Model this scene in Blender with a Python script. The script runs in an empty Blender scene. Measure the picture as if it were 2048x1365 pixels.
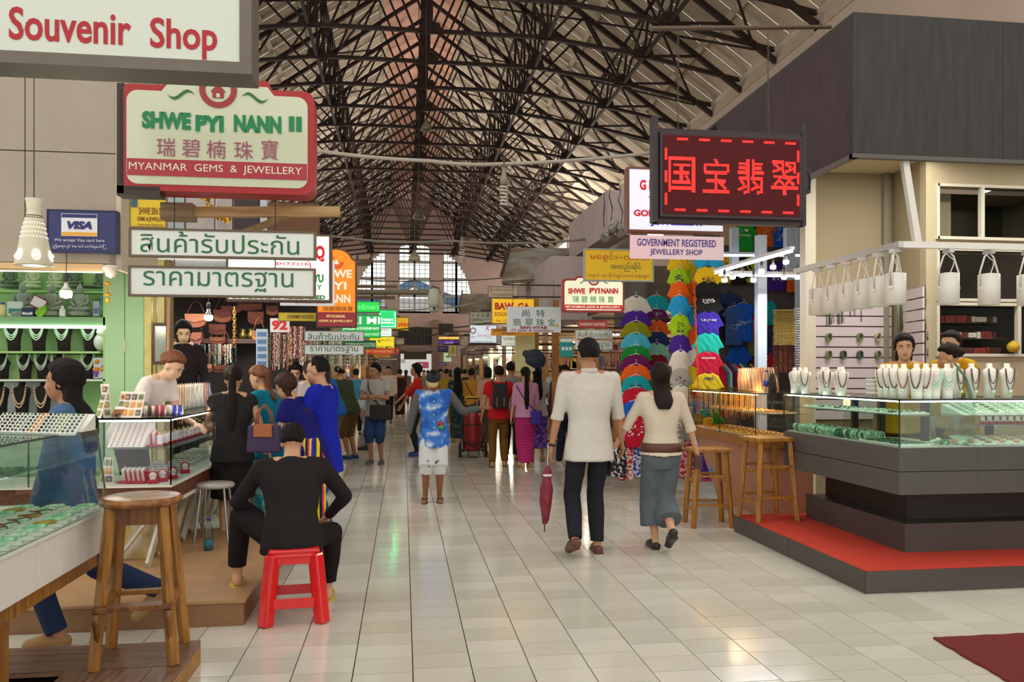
import bpy, math, random
import numpy as np
from mathutils import Vector, Matrix, Euler
random.seed(7)
S = bpy.context.scene
COL = S.collection
PI = math.pi
# ---------------------------------------------------------------- camera: level, aimed 7.7 deg right of the aisle (+Y)
CH = 1.52; FP = 1600.0; YAW = math.radians(7.72); HZ = 745.0
CA, SA = math.cos(YAW), math.sin(YAW)
cam = bpy.data.cameras.new('camera'); camo = bpy.data.objects.new('camera', cam); COL.objects.link(camo)
camo.location = (0, 0, CH); camo.rotation_euler = (PI/2, 0, -YAW)
cam.sensor_fit = 'HORIZONTAL'; cam.sensor_width = 36; cam.lens = 36*FP/2048
cam.shift_y = (HZ-682.5)/2048; cam.clip_start = .05; cam.clip_end = 500
S.camera = camo
# ---------------------------------------------------------------- sky, added roof fill and exposure
wd = bpy.data.worlds.new('sky'); S.world = wd; wd.use_nodes = True
wd.node_tree.nodes['Background'].inputs[0].default_value = (1.0, .95, .88, 1)
wd.node_tree.nodes['Background'].inputs[1].default_value = 1.35
# added fill lights along both sides, aimed inward and up to brighten the roof
for sx in (-1, 1):
    l = bpy.data.lights.new('added_roof_fill', 'AREA'); l.energy = 4200; l.color = (1, .92, .82); l.shape = 'RECTANGLE'; l.size = 40; l.size_y = 1.6
    o = bpy.data.objects.new('added_roof_fill', l); COL.objects.link(o); o.location = (.6+sx*7.1, 32, 5.9); o.rotation_euler = (0, sx*math.radians(125), 0)
S.view_settings.view_transform = 'Standard'; S.view_settings.look = 'None'
S.view_settings.exposure = 0.0; S.view_settings.gamma = 1; S.view_settings.use_curve_mapping = False
S.cycles.max_bounces = 7; S.cycles.transparent_max_bounces = 24; S.cycles.use_denoising = True
S.cycles.caustics_reflective = False; S.cycles.caustics_refractive = False; S.cycles.sample_clamp_indirect = 4

def lin(c):
    if isinstance(c, str):
        c = c.lstrip('#'); c = tuple(int(c[i:i+2], 16)/255 for i in (0, 2, 4))
    return tuple((x/12.92 if x <= .04045 else ((x+.055)/1.055)**2.4) for x in c[:3])
_M = {}
def mat(col, rough=.6, metal=0., emit=0., var=.0, vs=8., bump=0., bs=60., key='', spec=.5, stretch=None, col2=None, coat=0.):
    k = (str(col), rough, metal, emit, var, vs, bump, bs, key, spec, str(stretch), str(col2), coat)
    if k in _M: return _M[k]
    m = bpy.data.materials.new('material'); m.use_nodes = True; nt = m.node_tree; N = nt.nodes; L = nt.links
    b = N['Principled BSDF']; c = lin(col)
    b.inputs['Base Color'].default_value = (*c, 1); b.inputs['Roughness'].default_value = rough
    b.inputs['Metallic'].default_value = metal; b.inputs['Specular IOR Level'].default_value = spec
    if coat: b.inputs['Coat Weight'].default_value = coat; b.inputs['Coat Roughness'].default_value = .1
    if emit:
        b.inputs['Emission Color'].default_value = (*c, 1); b.inputs['Emission Strength'].default_value = emit
    if var or bump:
        tc = N.new('ShaderNodeTexCoord'); mp = N.new('ShaderNodeMapping'); L.new(tc.outputs['Object'], mp.inputs[0])
        if stretch: mp.inputs['Scale'].default_value = stretch
    if var:
        n = N.new('ShaderNodeTexNoise'); n.inputs['Scale'].default_value = vs; n.inputs['Detail'].default_value = 5
        L.new(mp.outputs[0], n.inputs[0]); mx = N.new('ShaderNodeMix'); mx.data_type = 'RGBA'
        r = N.new('ShaderNodeMapRange'); r.inputs[1].default_value = .35; r.inputs[2].default_value = .65
        L.new(n.outputs[0], r.inputs[0]); L.new(r.outputs[0], mx.inputs[0])
        d = lin(col2) if col2 else tuple(x*(1-var) for x in c)
        mx.inputs[6].default_value = (*c, 1); mx.inputs[7].default_value = (*d, 1)
        L.new(mx.outputs[2], b.inputs['Base Color'])
    if bump:
        n2 = N.new('ShaderNodeTexNoise'); n2.inputs['Scale'].default_value = bs; n2.inputs['Detail'].default_value = 4
        L.new(mp.outputs[0], n2.inputs[0]); bp = N.new('ShaderNodeBump'); bp.inputs['Strength'].default_value = bump
        bp.inputs['Distance'].default_value = .02
        L.new(n2.outputs[0], bp.inputs['Height']); L.new(bp.outputs[0], b.inputs['Normal'])
    _M[k] = m; return m
def glass(tint='#e4f2ec', g=.10):
    k = ('glass', tint, g)
    if k in _M: return _M[k]
    m = bpy.data.materials.new('material'); m.use_nodes = True; nt = m.node_tree; N = nt.nodes; L = nt.links
    N.remove(N['Principled BSDF']); o = N['Material Output']
    t = N.new('ShaderNodeBsdfTransparent'); t.inputs[0].default_value = (*lin(tint), 1)
    gl = N.new('ShaderNodeBsdfGlossy'); gl.inputs['Roughness'].default_value = .02
    lw = N.new('ShaderNodeLayerWeight'); pw = N.new('ShaderNodeMath'); pw.operation = 'POWER'; pw.inputs[1].default_value = 4
    ml = N.new('ShaderNodeMath'); ml.operation = 'MULTIPLY_ADD'; ml.inputs[1].default_value = .5; ml.inputs[2].default_value = g*.5
    L.new(lw.outputs['Facing'], pw.inputs[0]); L.new(pw.outputs[0], ml.inputs[0])
    mx = N.new('ShaderNodeMixShader'); L.new(ml.outputs[0], mx.inputs[0])
    L.new(t.outputs[0], mx.inputs[1]); L.new(gl.outputs[0], mx.inputs[2]); L.new(mx.outputs[0], o.inputs[0])
    _M[k] = m; return m
def fabric(c, c2=None, var=.12): return mat(c, .9, var=var*.7, vs=55, bump=.18, bs=14, spec=.2)
def wood(c, c2=None, st=(14, 14, 1.2), rough=.4): return mat(c, rough, var=.45, vs=3, bump=.12, bs=30, stretch=st, col2=c2)
def pattern(kind, cols, scale=8., rough=.85):
    """spots / stripes / print built from voronoi or wave colour bands"""
    k = ('pat', kind, str(cols), scale)
    if k in _M: return _M[k]
    m = bpy.data.materials.new('material'); m.use_nodes = True; nt = m.node_tree; N = nt.nodes; L = nt.links
    b = N['Principled BSDF']; b.inputs['Roughness'].default_value = rough
    tc = N.new('ShaderNodeTexCoord'); cr = N.new('ShaderNodeValToRGB'); cr.color_ramp.interpolation = 'CONSTANT'
    if kind in ('stripe_x', 'stripe_z'):
        sx = N.new('ShaderNodeSeparateXYZ'); L.new(tc.outputs['Object'], sx.inputs[0])
        mu = N.new('ShaderNodeMath'); mu.operation = 'MULTIPLY'; mu.inputs[1].default_value = scale
        L.new(sx.outputs[0 if kind == 'stripe_x' else 2], mu.inputs[0]); fr = N.new('ShaderNodeMath'); fr.operation = 'FRACT'
        L.new(mu.outputs[0], fr.inputs[0]); L.new(fr.outputs[0], cr.inputs[0])
    elif kind == 'spot':
        v = N.new('ShaderNodeTexVoronoi'); v.inputs['Scale'].default_value = scale; L.new(tc.outputs['Object'], v.inputs[0]); L.new(v.outputs['Distance'], cr.inputs[0])
    else:
        n = N.new('ShaderNodeTexNoise'); n.inputs['Scale'].default_value = scale; n.inputs['Detail'].default_value = 6 if kind == 'wash' else 2; L.new(tc.outputs['Object'], n.inputs[0]); L.new(n.outputs[0], cr.inputs[0])
        if kind == 'wash': cr.color_ramp.interpolation = 'LINEAR'
    el = cr.color_ramp.elements; n = len(cols)
    while len(el) < n: el.new(.5)
    for i, (p, c) in enumerate(cols): el[i].position = p; el[i].color = (*lin(c), 1)
    L.new(cr.outputs[0], b.inputs['Base Color']); _M[k] = m; return m

# ---------------------------------------------------------------- pixel <-> place
def W(px, py, Y):
    """point on the vertical plane at distance Y down the hall seen at photo position (px, py)"""
    r = (px-1024)/FP; X = Y*(r*CA+SA)/(CA-r*SA); d = X*SA+Y*CA
    return Vector((X, Y, CH-(py-HZ)*d/FP))
def WX(px, py, X):
    r = (px-1024)/FP; Y = X*(CA-r*SA)/(r*CA+SA); d = X*SA+Y*CA
    return Vector((X, Y, CH-(py-HZ)*d/FP))
def G(px, py, z=0.):
    d = (CH-z)*FP/(py-HZ); l = (px-1024)/FP*d
    return Vector((l*CA+d*SA, -l*SA+d*CA, z))

# ---------------------------------------------------------------- mesh helpers
class MB:
    def __init__(s): s.v = []; s.f = []; s.m = []; s.sm = []; s.mi = 0; s.s = False
    def add(s, vs, fs, sm=None):
        o = len(s.v); s.v.extend([tuple(v) for v in vs]); s.f.extend([tuple(i+o for i in f) for f in fs])
        s.m.extend([s.mi]*len(fs)); s.sm.extend([s.s if sm is None else sm]*len(fs)); return s
    def box(s, c, d, R=None, tap=1.):
        hx, hy, hz = d[0]/2, d[1]/2, d[2]/2; c = Vector(c)
        P = [Vector((x*(tap if z > 0 else 1), y*(tap if z > 0 else 1), z)) for x, y, z in ((-hx,-hy,-hz),(hx,-hy,-hz),(hx,hy,-hz),(-hx,hy,-hz),(-hx,-hy,hz),(hx,-hy,hz),(hx,hy,hz),(-hx,hy,hz))]
        if R is not None: P = [R @ p for p in P]
        return s.add([p+c for p in P], [(0,3,2,1),(4,5,6,7),(0,1,5,4),(1,2,6,5),(2,3,7,6),(3,0,4,7)], False)
    def bb(s, a, b):   # box by corners
        return s.box([(a[i]+b[i])/2 for i in range(3)], [abs(b[i]-a[i]) for i in range(3)])
    def bar(s, a, b, w, h=None):
        a, b = Vector(a), Vector(b); h = h or w; z = (b-a); L = z.length
        if L < 1e-6: return s
        q = z.to_track_quat('Z', 'Y').to_matrix()
        return s.box((a+b)/2, (w, h, L), q)
    def cone(s, a, b, r0, r1, n=12, caps=True, sm=True):
        a, b = Vector(a), Vector(b); q = (b-a).to_track_quat('Z', 'Y').to_matrix()
        vs = []
        for p, r in ((a, r0), (b, r1)):
            for i in range(n): t = 2*PI*i/n; vs.append(p+q @ Vector((r*math.cos(t), r*math.sin(t), 0)))
        fs = [(i, (i+1) % n, n+(i+1) % n, n+i) for i in range(n)]
        s.add(vs, fs, sm)
        if caps: s.add(vs[:n], [tuple(range(n-1, -1, -1))], False); s.add(vs[n:], [tuple(range(n))], False)
        return s
    def loft(s, rings, n=16, sm=True, caps=True):
        """rings: list of (centre, axis_u, axis_v) ellipse half axes"""
        vs = []
        for c, u, v in rings:
            c, u, v = Vector(c), Vector(u), Vector(v)
            for i in range(n): t = 2*PI*i/n; vs.append(c+u*math.cos(t)+v*math.sin(t))
        fs = [(k*n+i, k*n+(i+1) % n, (k+1)*n+(i+1) % n, (k+1)*n+i) for k in range(len(rings)-1) for i in range(n)]
        if caps: fs += [tuple(range(n-1, -1, -1)), tuple((len(rings)-1)*n+i for i in range(n))]
        return s.add(vs, fs, sm)
    def lathe(s, prof, c=(0,0,0), n=20, R=None, sm=True):
        c = Vector(c); vs = []
        for r, z in prof:
            for i in range(n):
                t = 2*PI*i/n; p = Vector((r*math.cos(t), r*math.sin(t), z)); vs.append((R @ p if R is not None else p)+c)
        K = len(prof); fs = [(k*n+i, k*n+(i+1) % n, (k+1)*n+(i+1) % n, (k+1)*n+i) for k in range(K-1) for i in range(n)]
        fs += [tuple(range(n-1, -1, -1)), tuple((K-1)*n+i for i in range(n))]
        return s.add(vs, fs, sm)
    def ell(s, c, r, n=12, m=8, R=None):
        c = Vector(c); r = (r, r, r) if isinstance(r, (int, float)) else r; vs = []; fs = []
        def T(p): return (R @ p if R is not None else p)+c
        vs.append(T(Vector((0, 0, -r[2]))))
        for j in range(1, m):
            ph = -PI/2+PI*j/m
            for i in range(n):
                t = 2*PI*i/n; vs.append(T(Vector((r[0]*math.cos(ph)*math.cos(t), r[1]*math.cos(ph)*math.sin(t), r[2]*math.sin(ph)))))
        vs.append(T(Vector((0, 0, r[2])))); top = len(vs)-1
        for i in range(n):
            fs.append((0, 1+(i+1) % n, 1+i)); fs.append((top, top-n+i, top-n+(i+1) % n))
        for j in range(m-2):
            for i in range(n):
                a = 1+j*n+i; b = 1+j*n+(i+1) % n; fs.append((a, b, b+n, a+n))
        return s.add(vs, fs, True)
    def pill(s, a, b, r0, r1, n=10):   # rounded cone
        s.ell(a, r0, n, 6); s.ell(b, r1, n, 6); return s.cone(a, b, r0, r1, n)
    def tube(s, pts, r, n=6, closed=False, sm=True):
        pts = [Vector(p) for p in pts]; K = len(pts); vs = []; up = Vector((0, 0, 1))
        for k in range(K):
            t = (pts[(k+1) % K]-pts[k-1]) if closed else (pts[min(k+1, K-1)]-pts[max(k-1, 0)])
            t.normalize(); u = t.cross(up)
            if u.length < .05: u = t.cross(Vector((0, 1, 0)))
            u.normalize(); v = u.cross(t); rr = r[k] if isinstance(r, (list, tuple)) else r
            for i in range(n): a = 2*PI*i/n; vs.append(pts[k]+(u*math.cos(a)+v*math.sin(a))*rr)
        fs = [(k*n+i, k*n+(i+1) % n, ((k+1) % K)*n+(i+1) % n, ((k+1) % K)*n+i) for k in range(K if closed else K-1) for i in range(n)]
        if not closed: fs += [tuple(range(n-1, -1, -1)), tuple((K-1)*n+i for i in range(n))]
        return s.add(vs, fs, sm)
    def prism(s, poly, d, fn):
        """poly: 2d outline, fn(u, v, w) -> 3d point, extruded w from 0 to d"""
        n = len(poly); vs = [fn(u, v, 0) for u, v in poly]+[fn(u, v, d) for u, v in poly]
        fs = [tuple(range(n)), tuple(range(2*n-1, n-1, -1))]+[(i, n+i, n+(i+1) % n, (i+1) % n) for i in range(n)]
        return s.add(vs, fs, False)
    def beads(s, pts, r, n=6, m=4):
        for p in pts: s.ell(p, r, n, m)
        return s
    def mesh(s, name, mats):
        me = bpy.data.meshes.new(name); me.from_pydata(s.v, [], s.f)
        for m in (mats if isinstance(mats, (list, tuple)) else [mats]): me.materials.append(m)
        me.polygons.foreach_set('material_index', s.m); me.polygons.foreach_set('use_smooth', s.sm); me.update()
        return me
    def build(s, name, mats, parent=None, bevel=0, **kw): return link(name, s.mesh(name, mats), parent, bevel=bevel, **kw)
def link(name, me, parent=None, bevel=0, loc=None, rz=0, kind=None, label=None):
    o = bpy.data.objects.new(name, me); COL.objects.link(o)
    if parent is not None: o.parent = parent
    if loc is not None: o.location = loc
    if rz: o.rotation_euler = (0, 0, rz)
    if bevel:
        b = o.modifiers.new('bevel', 'BEVEL'); b.width = bevel; b.segments = 2; b.limit_method = 'ANGLE'
    if kind: o['kind'] = kind
    if label: o['label'] = label
    return o
def thing(name, label, cat, loc=(0, 0, 0), rz=0, group=None):
    o = bpy.data.objects.new(name, None); COL.objects.link(o); o.location = loc; o.rotation_euler = (0, 0, rz); o.empty_display_size = .1
    return tag(o, label, cat, group)
def tag(o, label, cat, group=None):
    o['label'] = label; o['category'] = cat
    if group: o['group'] = group
    return o
def struct(o, label=None):
    o['kind'] = 'structure'
    if label: o['label'] = label
    return o
def structe(name, loc=(0, 0, 0)):
    o = bpy.data.objects.new(name, None); COL.objects.link(o); o.location = loc; o['kind'] = 'structure'; return o
def dup(root, loc=None, rz=None, label=None, group=None, mats=None, parent=None):
    r = root.copy(); COL.objects.link(r)
    if loc is not None: r.location = loc
    if rz is not None: r.rotation_euler = (0, 0, rz)
    if label: r['label'] = label
    if group: r['group'] = group
    if parent is not None: r.parent = parent
    def rec(a, b):
        for ch in KIDS.get(a.name, None) or [c for c in a.children]:
            c = ch.copy(); COL.objects.link(c); c.parent = b; c.matrix_parent_inverse = ch.matrix_parent_inverse; rec(ch, c)
    rec(root, r)
    return r
KIDS = {}
def recolour(o, m, slot=0):
    o.data = o.data.copy(); o.data.materials[slot] = m; return o
def rot(rx=0, ry=0, rz=0): return Euler((rx, ry, rz)).to_matrix()
ORD = ['first','second','third','fourth','fifth','sixth','seventh','eighth','ninth','tenth','eleventh','twelfth','thirteenth','fourteenth','fifteenth','sixteenth','seventeenth','eighteenth','nineteenth','twentieth']
_TENS = {20: 'twentieth', 30: 'thirtieth', 40: 'fortieth', 50: 'fiftieth'}
def ordn(i):
    n = i+1
    if n <= 20: return ORD[i]
    t = n//10*10
    return _TENS[t] if n == t else {20: 'twenty', 30: 'thirty', 40: 'forty', 50: 'fifty'}[t]+' '+ORD[n-t-1]
def text_mesh(body, w, h, bold=0., depth=.004, italic=0., space=1., keep=False):
    """lettering as mesh in the x-z plane facing -y, centred, fitted to w x h"""
    cu = bpy.data.curves.new('lettering', 'FONT'); cu.body = body; cu.offset = bold; cu.shear = italic; cu.space_character = space
    cu.extrude = 0; cu.align_x = 'CENTER'; cu.resolution_u = 3; cu.space_line = .9
    o = bpy.data.objects.new('t', cu); COL.objects.link(o); me = bpy.data.meshes.new_from_object(o)
    bpy.data.objects.remove(o); bpy.data.curves.remove(cu)
    n = len(me.vertices)
    if not n: return me
    a = np.empty(n*3, np.float32); me.vertices.foreach_get('co', a); a = a.reshape(-1, 3)
    lo, hi = a.min(0), a.max(0); c = (lo+hi)/2; sz = np.maximum(hi-lo, 1e-4)
    sx = w/sz[0]; sy = h/sz[1]
    if keep: sx = sy = min(sx, sy)
    b = np.zeros_like(a); b[:, 0] = (a[:, 0]-c[0])*sx; b[:, 2] = (a[:, 1]-c[1])*sy; b[:, 1] = 0
    me.vertices.foreach_set('co', b.ravel()); me.materials.clear(); me.update(); return me
def letter(parent, body, x, z, w, h, m, y=-.004, name='lettering', **kw):
    if any(ord(ch) > 0xE00 for ch in body): kw['bold'] = 0
    me = text_mesh(body, w, h, **kw); me.materials.append(m)
    o = link(name, me, parent, loc=(x, y, z)); return o
def remesh(mb, name, m, voxel, smooth=4, folds=0., fscale=18.):
    me = mb.mesh('t', []) ; o = bpy.data.objects.new('t', me); COL.objects.link(o)
    r = o.modifiers.new('r', 'REMESH'); r.mode = 'VOXEL'; r.voxel_size = voxel; r.use_smooth_shade = True
    if smooth:
        q = o.modifiers.new('s', 'SMOOTH'); q.iterations = smooth; q.factor = .5
    dg = bpy.context.evaluated_depsgraph_get(); out = bpy.data.meshes.new_from_object(o.evaluated_get(dg)); out.name = name
    bpy.data.objects.remove(o); bpy.data.meshes.remove(me)
    out.materials.clear(); out.materials.append(m)
    if folds:
        n = len(out.vertices); a = np.empty(n*3, np.float32); out.vertices.foreach_get('co', a); a = a.reshape(-1, 3)
        nn = np.empty(n*3, np.float32); out.vertices.foreach_get('normal', nn); nn = nn.reshape(-1, 3)
        x, y, z = a.T; ph = random.uniform(0, 6)
        d = np.sin(x*fscale*1.7+z*fscale*.9+2*np.sin(z*6+ph)+ph)*np.sin(y*fscale*1.1-z*fscale*.35+1.7*np.sin(x*9+z*4+ph))
        a += nn*(d*folds)[:, None]; out.vertices.foreach_set('co', a.ravel()); out.update()
    return out
def paint(c, e=0): return mat(c, .45, emit=e, key='paint')
# ================================================================ THE HALL
XC = .6; HW = 7.4; ZE = 8.54; ZR = 13.7; YF = 53.5
TILE = [mat('#d3d0c2', .13, var=.06, vs=1.3, bump=.04, bs=9, spec=.7), mat('#d9d6c9', .15, var=.06, vs=1.5, bump=.04, bs=9, spec=.7), mat('#cdcabb', .12, var=.06, vs=1.2, bump=.04, bs=9, spec=.7)]
GROUT = mat('#5d584e', .8)
floor = structe('floor')
b = MB(); b.bb((-7.5, -1, -.1), (9, YF+.4, -.013)); b.build('grout_bed', GROUT, floor)
tw, td = .30, .21
tm = []
for k in range(3):
    b = MB(); b.box((0, 0, -.006), (tw-.006, td-.006, .014)); tm.append(b.mesh('tile', TILE[k]))
rt = random.Random(3); near = []; rest = MB()
for i in range(-24, 30):
    x = .047+tw*(i+.5); off = rt.choice([0, 0, 0, .03, -.04, .1]); 
    for j in range(0, 122):
        y = 2.55+td*j+off
        if y > 24: break
        if (x < -2.3 or x > 4.5) and y > 6.5: continue
        if y < 5 and x > 4.2: continue
        d = x*SA+y*CA; l = x*CA-y*SA
        if d < 3.5 or abs(l/d) > .68: 
            if d < 3: continue
            vis = False
        else: vis = True
        if vis and d < 7.3 and -1.0 < x < 3.4: near.append((d, x, y))
        else:
            hx, hy = (tw-.006)/2, (td-.006)/2; z = .0008*rt.uniform(-1, 1)
            rest.mi = rt.choice([0, 0, 1, 2]); rest.add([(x-hx, y-hy, z), (x+hx, y-hy, z), (x+hx, y+hy, z), (x-hx, y+hy, z), (x-hx, y-hy, -.013), (x+hx, y-hy, -.013), (x+hx, y+hy, -.013), (x-hx, y+hy, -.013)], [(0, 1, 2, 3), (0, 4, 5, 1), (1, 5, 6, 2), (3, 2, 6, 7), (0, 3, 7, 4)])
near.sort()
for n, (d, x, y) in enumerate(near):
    if n < 300: link('tile', rt.choice([tm[0], tm[0], tm[1], tm[2]]), floor, loc=(x, y, .0008*rt.uniform(-1, 1)))
    else:
        hx, hy = (tw-.006)/2, (td-.006)/2; rest.mi = rt.choice([0, 0, 1, 2]); rest.add([(x-hx, y-hy, 0), (x+hx, y-hy, 0), (x+hx, y+hy, 0), (x-hx, y+hy, 0), (x-hx, y-hy, -.013), (x+hx, y-hy, -.013), (x+hx, y+hy, -.013), (x-hx, y+hy, -.013)], [(0, 1, 2, 3), (0, 4, 5, 1), (1, 5, 6, 2), (3, 2, 6, 7), (0, 3, 7, 4)])
rest.build('tile', TILE, floor, kind='stuff')
b = MB(); b.bb((-2.4, 24, -.012), (4.6, YF, 0)); b.build('far_tiling', mat('#d3d0c2', .17, var=.15, vs=4, spec=.6), floor)

# roof: sheets between pale purlins, both slopes, bays of 1.8 m
BAY = 1.8; Y0 = 14.6; NB = 22
ceiling = structe('ceiling')
SHEET = [mat('#d3c2ab', .95, var=.18, vs=1.6, bump=.5, bs=5), mat('#dccbb3', .95, var=.2, vs=1.3, bump=.5, bs=5), mat('#c7b7a0', .95, var=.22, vs=1.7, bump=.5, bs=5)]
slope = math.atan(.7); cs, sn = math.cos(slope), math.sin(slope)
NS = 6; sl = (HW-1.25)/cs/NS
for sd in (1, -1):
    ms = []
    for k in range(3):
        b = MB()
        for w in range(6):   # shallow corrugations running up the slope
            yy = BAY/6*(w+.5); b.box((0, yy, .03 if w % 2 else .0), (sl*.995, BAY/6*1.02, .02))
        ms.append(b.mesh('roof_sheet', SHEET[k]))
    for i in range(-4, NB):
        for j in range(NS):
            x = 1.25+(j+.5)*sl*cs
            o = link('roof_sheet', ms[rt.randrange(3)], ceiling, loc=(XC+sd*x, Y0+i*BAY, ZR+.06-.7*x)); o.rotation_euler = (0, sd*slope, 0)
PUR = mat('#e0d3be', .8, var=.15, vs=3)
for sd in (1, -1):
    for j in range(NS+1):
        x = 1.25+j*sl*cs; b = MB(); b.box((0, (YF+2-Y0)/2, 0), (.14, YF-Y0+8, .09), rot(0, sd*slope, 0)); b.build('purlin', PUR, ceiling, loc=(XC+sd*x, Y0-3, ZR-.02-.7*x))
# ridge monitor with pinkish boarded sides
PINK = mat('#dcae9a', .85, var=.25, vs=2.5, bump=.2)
for sd in (1, -1):
    b = MB(); b.bb((XC+sd*1.22, Y0-7, 12.8), (XC+sd*1.27, YF, 13.25)); b.build('monitor_side', PINK, ceiling)
    b = MB(); b.box((XC+sd*.68, (Y0-7+YF)/2, 14.03), (1.6, YF-Y0+7, .04), rot(0, sd*.5, 0)); b.build('monitor_roof', PINK, ceiling)
# trusses
IRON = mat('#3b2c26', .7, var=.3, vs=3, spec=.3)
def zt(x): return 13.42-.7*abs(x)
BN = [(0, 9.25), (2.7, 9.25), (5.0, 8.95), (7.35, 8.5)]
parts = []
def member(name, a, b, w, h):
    m = MB(); m.bar((a[0], 0, a[1]), (b[0], 0, b[1]), h, w); parts.append((name, m.mesh(name, IRON)))
for sd in (1, -1):
    member('rafter', (0, zt(0)), (sd*7.4, zt(7.4)), .10, .11)
    for p, q in zip(BN, BN[1:]): member('tie_beam', (sd*p[0], p[1]), (sd*q[0], q[1]), .08, .09)
    for bi, tx in ((0, 1.35), (1, 1.35), (1, 2.7), (1, 4.0), (2, 4.0), (2, 5.1), (2, 6.3)):
        p = BN[bi]; member('strut', (sd*p[0], p[1]), (sd*tx, zt(tx)), .05, .055)
    for p in BN[1:3]:
        m = MB(); m.prism([(-.26, -.06), (.26, -.06), (.2, .16), (0, .26), (-.2, .16)], .03, lambda u, v, w, p=p: Vector((sd*p[0]+u, w-.015, p[1]+v))); parts.append(('gusset_plate', m.mesh('gusset_plate', IRON)))
member('king_post', (0, 9.2), (0, zt(0)), .12, .12)
m = MB(); m.prism([(-.3, -.06), (.3, -.06), (.2, .2), (-.2, .2)], .03, lambda u, v, w: Vector((u, w-.015, 9.25+v))); parts.append(('gusset_plate', m.mesh('gusset_plate', IRON)))
for i in range(NB):
    t = thing('roof_truss', 'dark iron roof truss spanning the hall, %s from the near end' % ordn(i), 'roof truss', (XC, Y0+i*BAY, 0), group='row of iron roof trusses down the hall')
    for nm, me in parts: link(nm, me, t)
# longitudinal lattice between the trusses
for lab, xs, zb, ztop, w in (('under the ridge', 0, 11.2, 13.4, .05), ('right of the ridge', 2.7, 9.25, zt(2.7), .045), ('left of the ridge', -2.7, 9.25, zt(2.7), .045), ('along the outer right roof slope', 5.0, 8.95, zt(5), .04), ('along the outer left roof slope', -5.0, 8.95, zt(5), .04)):
    t = thing('lattice_girder', 'dark iron lattice girder running lengthwise '+lab, 'girder', (XC+xs, Y0, 0))
    ma = MB(); ma.bar((0, 0, zb), (0, BAY, ztop), w); ma = ma.mesh('brace', IRON)
    mc = MB(); mc.bar((0, 0, ztop), (0, BAY, zb), w); mc = mc.mesh('brace', IRON)
    for i in range(-1, NB-1): link('brace', ma, t, loc=(0, i*BAY, 0)); link('brace', mc, t, loc=(.03, i*BAY, 0))
    m = MB(); m.bar((0, -BAY, zb), (0, NB*BAY, zb), .07, .07); m.build('bottom_rail', IRON, t)
    m = MB(); m.bar((0, -BAY, ztop), (0, NB*BAY, ztop), .06, .06); m.build('top_rail', IRON, t)
# roof plane cross bracing
t = thing('roof_bracing', 'dark iron cross braces lying close under both roof slopes', 'roof bracing', (XC, Y0, 0))
for sd in (1, -1):
    for (xa, xb) in ((1.35, 4.0), (4.0, 6.9)):
        mm = []
        for fl in (0, 1):
            m = MB(); a, c = (xa, xb) if fl else (xb, xa); m.bar((sd*a, 0, zt(a)-.1), (sd*c, 2*BAY, zt(c)-.1), .045); mm.append(m.mesh('brace', IRON))
        for i in range(-1, 10):
            for m_ in mm: link('brace', m_, t, loc=(0, 2*i*BAY+BAY, 0))

# side walls: low boarded wall, wall plate, open band between, added to let sky light in
PLAST = mat('#cbb7a6', .9, var=.1, vs=.8)
for nm, x, s_ in (('wall_left', XC-HW-.1, -1), ('wall_right', XC+HW+.1, 1)):
    w = structe(nm)
    b = MB(); b.bb((x-.1, 9, 0), (x+.1, YF, 5.2)); b.build('lower_wall', PLAST, w)
    b = MB(); b.bb((x-.12, -2, ZE-.35), (x+.12, YF, ZE-.02)); b.build('wall_plate', mat('#bfae9a', .8, var=.15), w)
    if s_ > 0:
        b = MB(); b.bb((x-.1, 2, 5.2), (x+.1, 24, ZE-.3)); b.bb((x-.1, 2, 0), (x+.1, 9, 5.2)); b.build('upper_wall', PLAST, w)
        b = MB(); b.bb((x-.12, 2, ZE-.03), (x+6, 24, ZE+.05)); b.build('side_ceiling', mat('#4a3d33', .9), w)
    for j in range(3):
        y = 14.6+j*12; b = MB(); b.bb((x-.12, y-.15, 5.2), (x+.12, y+.15, ZE-.3)); b.build('pier', PLAST, w)
# end gable wall with the arched window in three lights
GP = mat('#ecccbd', .95, var=.1, vs=.7)
end = structe('wall_far'); c0 = W(829, 600, YF); wx = c0.x; zc = c0.z; R = 3.78
zb = W(829, 623, YF).z
def hz(u):   # opening top at offset u, or None in the piers
    u = abs(u)
    if u < 1.05: return zc+R-.05-.25*(u/1.05)**2
    if 1.88 < u < R-.02: return zc+math.sqrt(max(R*R-u*u, 0))
    return None
b = MB(); doorx0, doorx1 = W(801, 0, YF).x, W(863, 0, YF).x
def strip(x0, x1, z0, z1):
    if z1 > z0+.001: b.bb((x0, YF, z0), (x1, YF+.35, z1))
xs = sorted(set([round(XC-HW+i*.74, 3) for i in range(21)]+[wx+s*u for s in (1, -1) for u in (1.05, 1.88)+tuple(1.88+(R-1.88)*math.sin(k/14*PI/2) for k in range(1, 15))]+[doorx0, doorx1]+[wx+s*q*.15 for s in (1, -1) for q in range(0, 8)]))
for x0, x1 in zip(xs, xs[1:]):
    m_ = (x0+x1)/2; top = max(ZR-.7*abs(m_-XC)+.1, 14.3 if abs(m_-XC) < 1.4 else 0); h = hz(m_-wx)
    z0 = 2.75 if doorx0 < m_ < doorx1 else 0
    if h: strip(x0, x1, z0, zb); strip(x0, x1, h, top)
    else: strip(x0, x1, z0, top)
b.build('plaster', GP, end)
WH = mat('#c9c4bc', .6); DK = mat('#55504c', .6)
win = structe('window_1', (wx, YF, 0))
GL = glass('#f2f6f6', .06)
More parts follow.
